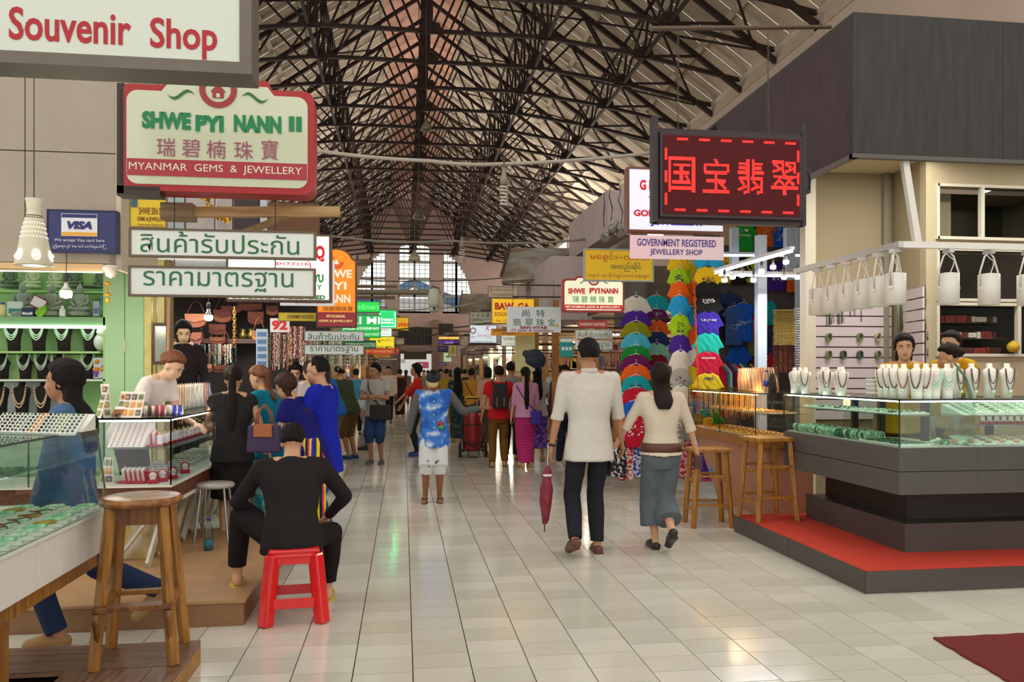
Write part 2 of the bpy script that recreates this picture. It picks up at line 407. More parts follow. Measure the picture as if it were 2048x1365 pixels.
for lab, u0, u1, mid in (('c', -1.05, 1.05, 0), ('l', -R, -1.88, -2.78), ('r', 1.88, R, 2.78)):
    fr = MB()
    for u in (u0 if lab != 'l' else u1, u1 if lab == 'c' else mid, mid):
        h = hz(u*.999 if abs(u) != 1.88 else u*1.001) or zc+3.2; fr.bb((u-.07, .05, zb), (u+.07, .2, h))
    for z in (6.6, 7.73, 8.84):
        um = math.sqrt(max(R*R-max(z-zc, 0)**2, 0)); a, c = max(u0, -um), min(u1, um)
        if c > a: fr.bb((a, .05, z-.07), (c, .2, z+.07))
    fr.bb((u0, 0, zb-.12), (u1, .25, zb))
    fo = fr.build('window_frame', WH, win)
    g = MB()
    nb_ = 6
    for k in range(nb_+1):
        u = u0+(u1-u0)*k/nb_; h = hz(u*.99 if lab == 'c' else (u+(.03 if u < 0 else -.03))) 
        if h and k not in (0, nb_): g.bb((u-.014, .1, zb), (u+.014, .13, h))
    for k in range(1, 16):
        z = zb+k*.28; um = math.sqrt(max(R*R-max(z-zc, 0)**2, 0)); a, c = max(u0, -um), min(u1, um)
        if c > a+.1: g.bb((a, .1, z-.012), (c, .13, z+.012))
    g.build('glazing_bar', DK, win)
    g = MB(); K = 16; poly = [(u0+.02, zb)]+[(u0+.02, zb)]*0
    us = [u0+(u1-u0)*k/K for k in range(K+1)]
    for a, c in zip(us, us[1:]):
        h = hz((a+c)/2)
        if h: g.add([(a, .115, zb), (c, .115, zb), (c, .115, h), (a, .115, h)], [(0, 1, 2, 3)])
    g.build('pane', GL, win)
m = MB(); m.tube([(R*1.02*math.cos(t), -.02, zc-0+R*1.02*math.sin(t)) for t in [PI*k/24 for k in range(25)]], .06, 6); m.build('arch_moulding', mat('#d8d0c4', .7), win)
# door at the far end
dr = structe('door_1', ((doorx0+doorx1)/2, YF, 0)); hw = (doorx1-doorx0)/2
b = MB(); b.bb((-hw-.12, -.1, 0), (-hw, .35, 2.8)); b.bb((hw, -.1, 0), (hw+.12, .35, 2.8)); b.bb((-hw-.12, -.1, 2.75), (hw+.12, .35, 2.95)); b.build('door_frame', mat('#8c7a6e', .7), dr)
def far_box(n, lab, cat, px0, px1, py0, py1, Y, col, dep=.15, em=0, grille=0):
    a = W(px0, py1, Y); c = W(px1, py0, Y); z0, z1 = a.z, c.z
    t = thing(n, lab, cat, ((a.x+c.x)/2, Y, z0)); w = (c.x-a.x)/2
    m = MB(); m.bb((-w, 0, 0), (w, dep, z1-z0)); m.build('panel', mat(col, .7, emit=em, var=.1), t)
    if grille:
        for k in range(grille+1):
            x = -w+2*w*k/grille; m = MB(); m.bb((x-.03, -.06, 0), (x+.03, 0, z1-z0)); m.build('slat', DK, t)
    return t
far_box('lattice_grille', 'dark lattice grille with fan shapes above the far doorway', 'grille', 797, 864, 657, 689, YF-.3, '#4a4440', .1, grille=9)
far_box('awning_board', 'long pale board over the far doorway opening', 'board', 811, 851, 696, 704, YF-.5, '#a59787', .12)
far_box('door_canopy', 'olive brown canopy box hanging over the far doorway', 'canopy', 808, 853, 706, 719, YF-.9, '#5c5440', .5)
far_box('grille_screen', 'dark louvred screen high left of the far doorway lattice', 'screen', 866, 905, 648, 668, YF-.3, '#5e554d', .1, grille=7)
far_box('column', 'pinkish square column right of the far doorway', 'column', 864, 877, 640, 790, YF-.6, '#b0907f', .5)
far_box('column', 'pinkish square column left of the far doorway', 'column', 787, 799, 690, 790, YF-.6, '#a88c7b', .5)
# outside: neighbouring roofs and the street beyond the door
t = thing('neighbour_building', 'blue grey roofed building seen through the arched window', 'building', (wx, 78, 0))
b = MB(); b.bb((-9, 0, 0), (9, 6, 8.6)); b.build('wall', mat('#d9dcdc', .9), t)
b = MB(); b.prism([(-2.3, 9.3), (0, 10.4), (2.6, 9.3), (2.2, 8.8), (0, 9.7), (-2.0, 8.8)], 2, lambda u, v, w: Vector((u+.2, -2+w, v))); b.build('gable_roof', mat('#4d6f8c', .6), t)
for s_, lb in ((1, 0), (-1, 1)):
    b = MB(); b.prism([(2.9, 8.3), (6.6, 7.2), (6.4, 8.0), (2.9, 9.2)], 2, lambda u, v, w: Vector((s_*u, -2+w, v))); b.build('side_roof', mat('#3f6486', .6), t)
b = MB(); b.bb((-12, YF+.4, -.1), (14, 90, 0)); struct(b.build('street_ground', mat('#b0aca4', .9), None))
t = thing('street_stall', 'bright street stalls outside the far doorway', 'stall', (wx, 62, 0)); rs = random.Random(5)
for k in range(12):
    x = rs.uniform(-3, 3); z = rs.uniform(0, 2.4); b = MB(); b.box((x, rs.uniform(0, 1), z+.3), (rs.uniform(.3, 1), .3, rs.uniform(.2, .6))); b.build('goods', mat(rs.choice(['#c8d2dd', '#d8c9d2', '#8fa7b8', '#e3e3e3', '#b0556b', '#a6b8a2']), .8), t)
# ================================================================ RIGHT HAND JADE SHOP
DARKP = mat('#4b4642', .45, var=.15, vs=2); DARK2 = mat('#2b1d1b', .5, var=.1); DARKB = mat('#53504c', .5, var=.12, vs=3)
RED = mat('#d8402a', .95, var=.12, vs=40, bump=.6, bs=260); EDGE = mat('#1d2a25', .25); CREAM = mat('#a89b7e', .85, var=.05)
GLS = glass('#f2faf6'); WHITE = mat('#e9e6df', .5); ALU = mat('#b9b9b4', .35, metal=.6)
PZ = .155
t = thing('shop_platform', 'low dark platform covered in bright red carpet under the jade counter', 'platform', (3.13, 5.1, 0))
b = MB(); b.bb((0.02, 0.02, 0), (5, 2.2, PZ-.012)); b.build('base', DARKP, t)
for k in range(4):
    b = MB(); b.bb((k*1.22+.004, 0, .0), ((k+1)*1.22-.004, .02, PZ-.002)); b.build('front_board', DARKP, t)
for k in range(2):
    b = MB(); b.bb((0, k*1.1+.004, 0), (.02, (k+1)*1.1-.004, PZ-.002)); b.build('side_board', DARKP, t)
b = MB(); b.bb((.012, .012, PZ-.012), (5, 2.2, PZ)); b.build('carpet', RED, t, label='bright red carpet')
# the dark stepped counter body
KZ = .969; KT = 1.317; kx, ky = 3.55, 5.35
t = thing('jade_counter', 'long dark L-shaped shop counter with glass display case of jade', 'counter', (kx, ky, PZ))
def Lbox(x, y, z0, z1, dep=.62, yend=7.12, xend=8.1):
    b = MB(); z0 -= PZ; z1 -= PZ; x -= kx; y -= ky
    b.bb((x, y, z0), (x+dep, yend-ky, z1)); b.bb((x+dep, y, z0), (xend-kx, y+dep, z1)); return b
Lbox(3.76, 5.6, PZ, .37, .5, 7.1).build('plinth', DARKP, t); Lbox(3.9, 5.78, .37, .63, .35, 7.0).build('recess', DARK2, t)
Lbox(kx, ky, .63, .795).build('lower_panel', DARKB, t, bevel=.003); Lbox(kx, ky, .80, KZ).build('upper_panel', DARKB, t, bevel=.003)
Lbox(kx+.01, ky+.01, .79, .805).build('panel_joint', DARK2, t)
Lbox(kx+.03, ky+.03, KZ, KZ+.006, .56).build('tray_deck', mat('#cfd0c6', .6), t)
E_ = .008
def case(t, x0, y0, x1, y1, z0, z1, sides, posts, shelf=None, tint='#f2faf6', th=.008, o=(0, 0, 0)):
    """glass display case on thing t: panes, dark edge strips, top"""
    g = glass(tint)
    def rel(p): return (p[0]-o[0], p[1]-o[1], p[2]-o[2])
    for s in sides:
        b = MB()
        if s == 'w': b.bb(rel((x0, y0, z0)), rel((x0+.005, y1, z1)))
        if s == 'e': b.bb(rel((x1-.005, y0, z0)), rel((x1, y1, z1)))
        if s == 's': b.bb(rel((x0, y0, z0)), rel((x1, y0+.005, z1)))
        if s == 'n': b.bb(rel((x0, y1-.005, z0)), rel((x1, y1, z1)))
        b.build('glass_pane', g, t)
    b = MB(); b.bb(rel((x0, y0, z1)), rel((x1, y1, z1+.006))); b.build('glass_top', g, t)
    for (x, y) in posts:
        b = MB(); b.bb(rel((x-.004, y-.004, z0)), rel((x+.004, y+.004, z1))); b.build('edge_strip', EDGE, t)
    b = MB()
    for (p, q) in (((x0, y0), (x0, y1)), ((x0, y0), (x1, y0)), ((x1, y0), (x1, y1)), ((x0, y1), (x1, y1))):
        b.bb(rel((min(p[0], q[0])-.004, min(p[1], q[1])-.004, z1-.004)), rel((max(p[0], q[0])+.004, max(p[1], q[1])+.004, z1+.008)))
    b.build('rim', EDGE, t)
    if shelf:
        for z in shelf:
            b = MB(); b.bb(rel((x0+.1, y0+.1, z)), rel((x1-.02, y1-.02, z+.008))); b.build('glass_shelf', glass('#eaf6f0', .12), t)
case(t, kx, ky, kx+.6, 7.12, KZ+.006, KT, 'we', [(kx, ky), (kx, 7.12)], [1.19], o=(kx, ky, PZ))
case(t, kx+.6, ky, 8.1, ky+.6, KZ+.006, KT, 'sn', [(6.2, ky)], [1.19], o=(kx, ky, PZ))
b = MB(); b.bb((0, 0, KZ+.006-PZ), (.6, .005, KT-PZ)); b.build('glass_pane', GLS, t)
POST = mat('#23262a', .5)
for (x, y) in ((3.95, 6.6), (3.95, 6.2), (4.1, 5.85), (4.7, 5.9), (5.3, 5.9), (5.9, 5.9)):
    b = MB(); b.bb((x-kx-.025, y-ky-.02, KZ-PZ), (x-kx+.025, y-ky+.02, KT-PZ)); b.build('shelf_post', POST, t)
STRIP = mat('#f8fff8', .5, emit=7)
b = MB(); b.bb((.02, .03, KT-PZ-.016), (.035, 1.74, KT-PZ-.006)); b.bb((.03, .02, KT-PZ-.016), (4.4, .035, KT-PZ-.006)); b.build('light_strip', STRIP, t, label='glowing white light strip')
# fascia, soffit and walls of the shop unit
FX, FY, FZ0, FZ1 = 3.3, 5.53, 3.14, 4.16; FC = 3.75
FAS = mat('#3f3e3c', .8, var=.25, vs=5, bump=.2, bs=200, stretch=(4, 4, .5)); FAS2 = mat('#43353a', .8, var=.2, vs=5, bump=.2, bs=200, stretch=(4, 4, .5))
t = thing('shop_fascia', 'large dark grey boarded fascia hanging over the right hand jade shop', 'fascia', (FX, FY, FZ0))
for k in range(4):
    b = MB(); b.bb((k*1.22+.002, 0, 0), ((k+1)*1.22-.002, .03, FZ1-FZ0)); b.build('front_board', FAS, t)
for k in range(3):
    b = MB(); b.bb((0, .03+k*.86+.002, 0), (.03, .03+(k+1)*.86-.002, FZ1-FZ0)); b.build('side_board', FAS2, t)
b = MB(); b.bb((.0, .0, FZ1-FZ0), (4.9, 3, FZ1-FZ0+.03)); b.build('top_board', FAS, t)
w = structe('ceiling_right_shop'); b = MB(); b.bb((FX+.03, FY+.03, FZ0), (8.2, 9.0, FZ0+.03)); b=MB(); b.bb((FX+.03, FY+.03, FC), (8.2, 8.43, FC+.03)); b.build('soffit', mat('#cfc4a2', .85), w)
b = MB(); b.bb((FX-.01, FY-.01, FZ0-.03), (8.2, FY+.04, FZ0)); b.bb((FX-.01, FY, FZ0-.03), (FX+.04, 8.1, FZ0)); b.build('soffit_edge', mat('#5d5a54', .6), w)
LAMP = mat('#fffbe8', .5, emit=14)
t = thing('ceiling_light', 'square white recessed ceiling light glowing in the jade shop soffit', 'light', (W(1872, 0, 7.4).x, 7.4, FC))
b = MB(); b.bb((-.13, -.13, -.012), (.13, .13, .0)); b.build('diffuser', LAMP, t); b = MB()
for s in (-1, 1): b.bb((s*.14-.01, -.15, -.016), (s*.14+.01, .15, 0)); b.bb((-.15, s*.14-.01, -.016), (.15, s*.14+.01, 0))
b.build('frame', WHITE, t)
for x in (5.4, 6.9):  # two more fixtures added to brighten the shop interior
    t = dup(t, loc=(x, 6.6, FC), label='added unseen square ceiling light above the %s of the jade shop' % ('middle' if x < 6 else 'far right end'))
BW = mat('#a3967a', .9, var=.06, vs=1.5); BWL = mat('#b0a488', .9, var=.05)
wall = structe('wall_right_shop_back')
YB = 8.35
a = W(1625, 0, YB).x; c = W(1784, 0, YB).x
b = MB(); b.bb((a, YB, 0), (c+.1, YB+.08, FC)); b.build('plaster', BW, wall)
YC = 7.65; x1 = W(1852, 0, YC).x; x2 = W(1876, 0, YC).x
q0, q1 = Vector((c, YB, 0)), Vector((x1, YC+.03, 0))
b = MB(); dv = (q1-q0); n_ = Vector((-dv.y, dv.x, 0)).normalized(); b.bar
b.add([q0, q1, q1+Vector((0, 0, FC)), q0+Vector((0, 0, FC)), q0+n_*.06, q1+n_*.06, q1+n_*.06+Vector((0, 0, FC)), q0+n_*.06+Vector((0, 0, FC))], [(0, 1, 2, 3), (7, 6, 5, 4), (0, 4, 5, 1), (3, 2, 6, 7)]); b.build('return_wall', BW, wall)
# front right wall with three openings
def zy(py, Y=YC, px=1950): return W(px, py, Y).z
ops = [(zy(475), zy(376)), (zy(598), zy(503)), (zy(708), zy(612))]
xr = 8.2; xo = W(1876, 0, YC).x
b = MB(); b.bb((x1, YC, 0), (xo, YC+.1, FC)); zs = [0]+[v for o_ in reversed(ops) for v in o_]+[FC]
for k in range(0, len(zs), 2): b.bb((xo, YC, zs[k]), (xr, YC+.1, zs[k+1]))
b.build('plaster', BWL, wall)
b = MB(); b.bb((W(1773, 0, YB-.1).x, YB-.06, .9), (W(1783, 0, YB-.1).x, YB, FC)); b.build('pilaster', mat('#8f8a78', .8), wall)
for n, (z0, z1) in enumerate(ops):
    w = structe('window_%d' % (n+2), (xo, YC, z0)); H = z1-z0; X2 = xr-xo
    b = MB(); b.bb((-.02, -.03, -.03), (X2, .02, 0)); b.bb((-.02, -.03, H), (X2, .02, H+.03)); b.bb((-.03, -.03, -.03), (0, .02, H+.03)); xm = W(1962 if n == 0 else 2035, 0, YC).x-xo; 
    if n != 1: b.bb((xm-.02, -.03, 0), (xm+.02, .02, H))
    b.build('window_frame', mat('#c9c6b6', .5), w)
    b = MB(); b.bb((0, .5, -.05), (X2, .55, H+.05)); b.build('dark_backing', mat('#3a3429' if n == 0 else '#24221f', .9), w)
    if n < 2: b = MB(); b.bb((xm if n == 0 else 0, .03, 0), (X2, .035, H)); b.build('pane', glass('#c8d0ca', .12), w)
    if n == 0: b = MB(); b.bb((.02, .3, .0), (xm*.75, .34, H)); b.build('inner_board', BW, w); 
# shelves of red and dark boxes in the lowest opening
bx = thing('box_shelf', 'dark open shelf unit packed with boxes behind the shop window', 'shelf', (xo+.02, YC+.12, ops[2][0]))
rs = random.Random(11); H = ops[2][1]-ops[2][0]
for k in range(3): b = MB(); b.bb((0, 0, k*H/3-.01), (W(2030, 0, YC).x-xo, .3, k*H/3)); b.build('shelf', mat('#3b2a22', .6), bx)
bc = ['#7d2a22', '#5b1f1a', '#8f8a84', '#c2bdb2', '#6b201c', '#44201b']
bm = {c_: None for c_ in bc}
for k in range(3):
    x = .04; i = 0
    while x < W(2020, 0, YC).x-xo-.1:
        wd_ = rs.choice([.05, .07, .1, .13]); cc = bc[rs.randrange(6)]
        b = MB(); b.box((0, .07, .035), (wd_-.008, .12, rs.uniform(.05, .08))); b.box((0, .008, .04), (wd_*.3, .006, .015))
        o = b.build('gift_box', mat(cc, .5), None, loc=(xo+.02+x+wd_/2, YC+.13, ops[2][0]+k*H/3)); tag(o, 'small gift box on the %s shelf behind the window, %s from left' % (('bottom', 'middle', 'top')[k], ordn(i)), 'box', 'gift boxes on the shelf behind the shop window'); x += wd_; i += 1
b = MB(); b.ell((0, 0, .05), (.07, .05, .06), 10, 6); b.cone((0, 0, .08), (0, 0, .12), .03, .012, 8)
tag(b.build('yellow_pouch', mat('#c9a41e', .6, var=.3, vs=20), None, loc=(W(2018, 0, YC).x, YC-.06, zy(706)+.01)), 'shiny yellow cloth pouch at the right end of the window sill', 'pouch')
# white end partition
b = MB(); xe = W(1606, 0, 8.1).x; b.bb((xe, 8.05, 0), (xe+.12, 8.17, FC)); struct(b.build('partition_post', mat('#cfc9b6', .7), None))
# slat wall
SLW = mat('#cfc3c8', .6, var=.04); GRV = mat('#4a2f33', .7)
def slatwall(name, lab, A, B, z0, z1, n):
    A, B = Vector(A), Vector(B); L = (B-A).length; ang = math.atan2(B.y-A.y, B.x-A.x)
    t = thing(name, lab, 'display wall', (A.x, A.y, z0), ang); H = z1-z0
    b = MB(); b.bb((0, -.01, 0), (L, -.004, H)); b.build('backing', GRV, t)
    for k in range(n): b = MB(); b.bb((0, -.028, k*H/n+.008), (L, -.01, (k+1)*H/n-.006)); b.build('slat', SLW, t)
    return t
zlo, zhi = W(1700, 840, YB).z, W(1700, 592, YB).z
slatwall('slat_wall', 'wide white slatted display wall with dark grooves behind the jade counter', (W(1616, 0, YB).x, YB-.02, 0), (W(1778, 0, YB).x, YB-.02, 0), zlo, zhi, 12)
slatwall('slat_wall', 'narrow angled slatted display wall panel holding green bead strands', (c+.03, YB-.07, 0), (x1-.02, YC-.02, 0), zlo, zhi+.04, 12)
# hanging spotlight rail and spotlights
RZ = 2.42
t = thing('lamp_rail', 'white metal lamp rail hung above the corner of the jade counter', 'rail', (kx, ky, RZ))
b = MB(); b.bb((-.02, -.02, 0), (.02, 1.55, .045)); b.build('side_rail', ALU, t); b = MB(); b.bb((.02, -.02, 0), (4.5, .02, .045)); b.build('front_rail', WHITE, t)
a = W(1806, 308, 5.62); q = W(1835, 492, 5.36); b = MB(); b.bar(a-Vector((kx, ky, RZ)), q-Vector((kx, ky, RZ)), .045, .06); b.build('hanger_bar', mat('#d9d6cc', .5), t)
SPW = mat('#dedad0', .45)
def spotlight(label):
    t = thing('spotlight', label, 'spotlight', (0, 0, 0), group=None)
    b = MB(); b.lathe([(.03, -.135), (.056, -.14), (.056, -.31), (.05, -.312), (.048, -.30), (.01, -.3)], n=24); shd = b.build('shade', SPW, t)
    b = MB(); b.lathe([(.001, -.302), (.047, -.302), (.047, -.299), (.001, -.298)], n=20); b.build('lamp_face', mat('#fff2cc', .5, emit=2.2), shd)
    b = MB(); b.tube([(-.06, 0, -.22), (-.062, 0, -.13), (-.03, 0, -.04), (0, 0, -.015), (.03, 0, -.04), (.062, 0, -.13), (.06, 0, -.22)], .005, 6); b.cone((-.066, 0, -.22), (-.05, 0, -.22), .01, .01, 8); b.cone((.066, 0, -.22), (.05, 0, -.22), .01, .01, 8); b.build('yoke', SPW, t)
    b = MB(); b.box((0, 0, -.012), (.03, .06, .024)); b.build('rail_clamp', ALU, t)
    b = MB(); b.tube([(0, .02, -.02), (.03, .03, -.04), (.05, .02, -.06), (.03, .0, -.09), (.01, 0, -.135)], .003, 5); b.build('cord', SPW, t)
    return t
sp = None
for i, px in enumerate([1635, 1663, 1693, 1726, 1757, 1792, 1814]):
    p = WX(px, 0, kx)
    lb = 'white cylindrical spotlight on side rail, %s from the left' % ORD[i]
    sp = spotlight(lb) if sp is None else dup(sp, label=lb)
    sp.scale = (1.3,)*3; sp.location = (kx, max(p.y, ky+.05), RZ); sp.rotation_euler = (0, 0, .5+.1*(i % 3)); sp['group'] = 'white spotlights on the rail'
for i, px in enumerate([1897, 1978, 2056, 2140]):
    p = W(px, 0, ky); s2 = dup(sp, label='white cylindrical spotlight on front rail, %s from the rail corner' % ORD[i]); s2.location = (p.x, ky, RZ); s2.rotation_euler = (0, 0, .1*i); s2['group'] = 'white spotlights on the rail'
# real light from the spotlights (one lamp per pair)
for i, (x, y) in enumerate([(3.62, 6.7), (3.62, 6.1), (3.7, 5.45), (4.4, 5.42), (5.1, 5.42)]):
    l = bpy.data.lights.new('spot_lamp', 'SPOT'); l.energy = 11; l.spot_size = 1.7; l.spot_blend = .8; l.color = (1, .93, .78); l.shadow_soft_size = .05
    o = bpy.data.objects.new('spot_lamp', l); COL.objects.link(o); o.location = (x, y+.02, RZ-.33)
for x, y in ((4.6, 7.0), (5.4, 6.6), (6.9, 6.6)):  # fill lamps added under the soffit to brighten slat wall and back wall
    l = bpy.data.lights.new('shop_fill_lamp', 'AREA'); l.energy = 26; l.size = .3; l.color = (1, .96, .86); o = bpy.data.objects.new('shop_fill_lamp', l); COL.objects.link(o); o.location = (x, y, FC-.03)
# necklace busts
def bust(h=.24, w=.056, shoulder=.80):
    b = MB(); R_ = []
    for z, a_, d_, y in ((0, w*.62, .028, .012), (.06*h/.24, w*.66, .03, .008), (.12*h/.24, w*.78, .034, 0), (h*.66, w*.95, .034, -.002), (h*shoulder, w*.92, .028, 0), (h*.86, w*.46, .023, .004), (h*.9, w*.33, .019, .006), (h*.99, w*.31, .02, .01), (h, w*.27, .015, .011)):
        R_.append(((0, y, z), (a_, 0, 0), (0, d_, 0)))
    b.loft(R_, 20); return b
WB = mat('#d6d2c8', .45, spec=.4); BB = mat('#1f1816', .95)
bust_me = bust().mesh('bust', WB); bustb_me = bust().mesh('bust', BB)
def neck_pts(w, top, low, n=26, yo=-.036, h=.24):
    pts = []
    for k in range(n+1):
        u = -1+2*k/n; x = w*math.sin(u*PI/2); z = low+(top-low)*abs(u)**1.7
        y = yo+.05*max(0, (z-.75*h)/h)*1.2; pts.append((x, y, z))
    return pts
def necklace_mesh(kind, c1, c2=None, h=.24):
    b = MB(); ma = [c1, c2 or c1]
    if kind == 'cord':
        b.tube(neck_pts(.03, .205, .09), .0028, 5); b.mi = 1; b.ell((0, -.042, .078), (.013, .006, .016), 10, 6)
    elif kind == 'long':
        b.tube(neck_pts(.032, .205, .055), .0028, 5); b.tube(neck_pts(.026, .205, .1), .0022, 5); b.mi = 1; b.ell((0, -.043, .045), (.013, .005, .015), 10, 6)
    elif kind == 'bead':
        b.beads(neck_pts(.033, .205, .07, 30), .0048, 6, 4); b.mi = 1; b.ell((0, -.043, .058), (.01, .006, .012), 8, 6)
    else:   # several strands of beads
        for q, lo in enumerate((.12, .095, .072)): b.beads(neck_pts(.034+.003*q, .205, lo, 26+2*q, yo=-.036-.002*q), .0042, 6, 4)
    return b.mesh('necklace', ma)
JADE = mat('#86b890', .2, var=.5, vs=60, col2='#e4f0e0'); JADE2 = mat('#c0dcc2', .2, var=.4, vs=50, col2='#7fb58c'); CORD = mat('#43201c', .6); BLK = mat('#171615', .5)
PEARL = mat('#e8e2d2', .25, spec=.7); PGREEN = mat('#bfe8cf', .25, spec=.7); SILV = mat('#c9c9c4', .3, metal=.8)
aisle = [1571, 1598, 1623, 1648, 1667, 1681, 1698]; corner = [1765, 1777, 1790, 1807, 1826, 1845, 1863, 1888]; front = [1914, 1944, 1980, 2015]
kinds = ['cord', 'cord', 'bead', 'cord', 'long', 'cord', 'bead']
nk = {('a', k): necklace_mesh(k, SILV if k == 'cord' else CORD, JADE) for k in ('cord', 'bead', 'long')}
BRN = mat('#6b3322', .5)
nkc = [necklace_mesh('bead', m_, JADE) for m_ in (BLK, BRN, mat('#2c4a3a', .4), mat('#8a4b2a', .5))]+[necklace_mesh('long', CORD, JADE2), necklace_mesh('multi', PGREEN)]
def put_bust(px, Y, X, rz, nm, lab, nlab, me=None, sc=1.):
    p = Vector((X, Y, KT+.0065)); o = link('bust_stand', me or bust_me, None, loc=p, rz=rz); tag(o, lab, 'bust stand', 'necklace busts on the jade counter'); o.scale = (sc,)*3
    n = link('necklace', nm, None, loc=p, rz=rz); tag(n, nlab, 'necklace', 'necklaces on the white busts'); n.scale = (sc,)*3
for i, px in enumerate(aisle):
    p = WX(px, 0, 3.68); put_bust(px, min(p.y, 7.05)-(0 if i else 0), 3.62+.05*(i % 2), -.5-.1*(i % 3), nk[('a', kinds[i])], 'white necklace bust, %s from left end of the jade counter' % ORD[i], 'fine jade pendant necklace on the %s white bust from the left' % ORD[i])
for i, px in enumerate(corner):
    p = WX(px, 0, 3.72); y = max(p.y, 5.46); X = 3.72 if p.y > 5.46 else W(px, 0, 5.5).x
    put_bust(px, y, X, -.75 if i < 6 else -.4, nkc[i % 4] if i < 6 else nkc[5], 'white necklace bust in the close corner row, %s from its left' % ORD[i], ('dark beaded necklace' if i < 6 else 'green pearl strands')+' on the %s bust of the corner row' % ORD[i], sc=1.08)
for i, px in enumerate(front):
    p = W(px, 0, 5.55); put_bust(px, 5.55, p.x, .1-.1*i, nkc[4], 'white necklace bust on counter front, %s of four rightmost' % ORD[i], 'dark corded jade pendant on the %s of four rightmost busts' % ORD[i], sc=1.1)
# green bead bundle draped on the counter corner
b = MB()
for q in range(7):
    b.beads([(-.06+.12*u+.006*q, -.01*q*.4, .19-.25*u+.06*math.sin(u*PI)-.012*q+.07) for u in [k/22 for k in range(23)]], .006, 6, 4)
p = W(1925, 0, 5.43); tag(b.build('bead_bundle', mat('#5d7a56', .3, var=.4, vs=40), None, loc=(p.x-.02, 5.42, KT+.015)), 'thick bundle of dark green bead strands draped over the counter busts', 'bead strands')
# stack of clear ring boxes
p = WX(1740, 0, 3.7); t = thing('ring_stand', 'clear stand of small rings on the jade counter between bust rows', 'stand', (3.72, p.y, KT+.0065), -.5)
b = MB(); b.bb((-.05, -.03, 0), (.05, .03, .005)); b.bb((-.05, .02, 0), (.05, .024, .16)); b.build('back', glass('#e8efe8', .2), t)
for k in range(4): b = MB(); b.bb((-.045, -.01, .03+k*.035), (.045, .02, .036+k*.035)); b.build('shelf', mat('#e4e4dc', .4), t)
# goods inside the case: trays of jade
TRAYW = mat('#e8ebe2', .55)
def tray(w, d, n, m_, kind='oval', rs=random):
    b = MB(); b.box((0, 0, .006), (w, d, .012)); b.mi = 1
    for i in range(n):
        y = -d/2+(i+.5)*d/n
        if kind == 'oval': b.ell((0, y, .016), (w*.28, d/n*.32, .007), 8, 5)
        elif kind == 'ring': b.tube([(w*.3*math.cos(a_), y+min(w*.3, d/n*.42)*math.sin(a_), .017) for a_ in [k*PI/5 for k in range(10)]], .006, 5, closed=True)
        elif kind == 'rows':
            for j in range(3): b.ell((-w*.3+j*w*.3, y, .016), (w*.1, d/n*.3, .006), 6, 4)
    return b.mesh('jewel_tray', [TRAYW, m_])
rs = random.Random(21)
AMB = mat('#d98a2b', .25, var=.4, vs=40); BRJ = mat('#8a6a3a', .3, var=.5, vs=40)
trays = [tray(.075, .26, 5, JADE), tray(.075, .26, 6, JADE2), tray(.075, .26, 4, JADE, 'ring'), tray(.08, .26, 6, BLK, 'rows'), tray(.08, .26, 5, mat('#4a9b62', .2, var=.4, vs=40), 'oval')]
for i in range(17):
    o = link('jewel_tray', trays[[0, 3, 1, 4, 0, 1, 2, 0, 4, 1, 3, 0][i % 12]], None, loc=(3.82, 5.62+i*.086, 1.2), rz=PI/2*0+.0); o.rotation_euler = (0, .0, PI/2); o.rotation_euler = (math.radians(0), 0, PI/2)
    o.rotation_euler = (0, -.45, 0) if False else (.0, .0, PI/2); tag(o, 'slim white tray of jade on the aisle side glass shelf, %s from the corner' % ordn(i), 'jewel tray', 'jade trays on the upper glass shelf')
for i in range(30):
    o = link('jewel_tray', trays[[1, 0, 4, 1, 2][i % 5]], None, loc=(4.25+i*.092, 5.6, 1.2)); o.rotation_euler = (.3, 0, 0); o.location.z += .04; tag(o, 'slim tray of jade on the front upper shelf, %s from the corner' % ordn(i), 'jewel tray', 'jade trays on the front upper shelf')
# white tray supports keep the tilted trays up
t = thing('tray_riser', 'long white sloped riser carrying the front upper trays', 'riser', (5.6, 5.6, 1.198)); b = MB(); b.prism([(-.13, 0), (.13, 0), (.13, .075)], 2.9, lambda u, v, w: Vector((w-1.45, u, v))); b.build('wedge', TRAYW, t)
# jade bangles standing in rows in the bottom of the case
bangs = []
for m_ in (JADE, JADE2, mat('#3f8f5b', .2, var=.5, vs=30, col2='#bfe3c4'), mat('#dfeee0', .2, var=.3, vs=30, col2='#7fbf8f'), mat('#2f6d4a', .2, var=.3, vs=30)):
    b = MB(); b.tube([(.031*math.cos(a_), 0, .031+.031*math.sin(a_)) for a_ in [k*PI/9 for k in range(18)]], .0065, 8, closed=True); bangs.append(b.mesh('bangle', m_))
k = 0
for i in range(36):
    for j in range(3):
        o = link('jade_bangle', bangs[rs.randrange(5)], None, loc=(3.63+j*.085, 5.95+i*.031, KZ+.012)); o.rotation_euler = (rs.uniform(-.35, -.15), 0, PI*.5*0+.25+rs.uniform(-.1, .1)); tag(o, 'green and white jade bangle, %s in the %s row of the case' % (ordn(i), ('aisle side', 'middle', 'inner')[j]), 'bangle', 'jade bangles in the bottom of the case')
for i in range(7):
    o = link('jewel_tray', trays[3 if i % 2 else 4], None, loc=(3.72, 5.46+i*.075, KZ+.008)); o.rotation_euler = (0, 0, PI/2+.1); tag(o, 'slim white tray of small stones near the case corner, %s from it' % ordn(i), 'jewel tray', 'trays at the case corner')
tr2 = [tray(.1, .24, 4, AMB), tray(.1, .24, 5, JADE), tray(.1, .24, 4, BRJ)]
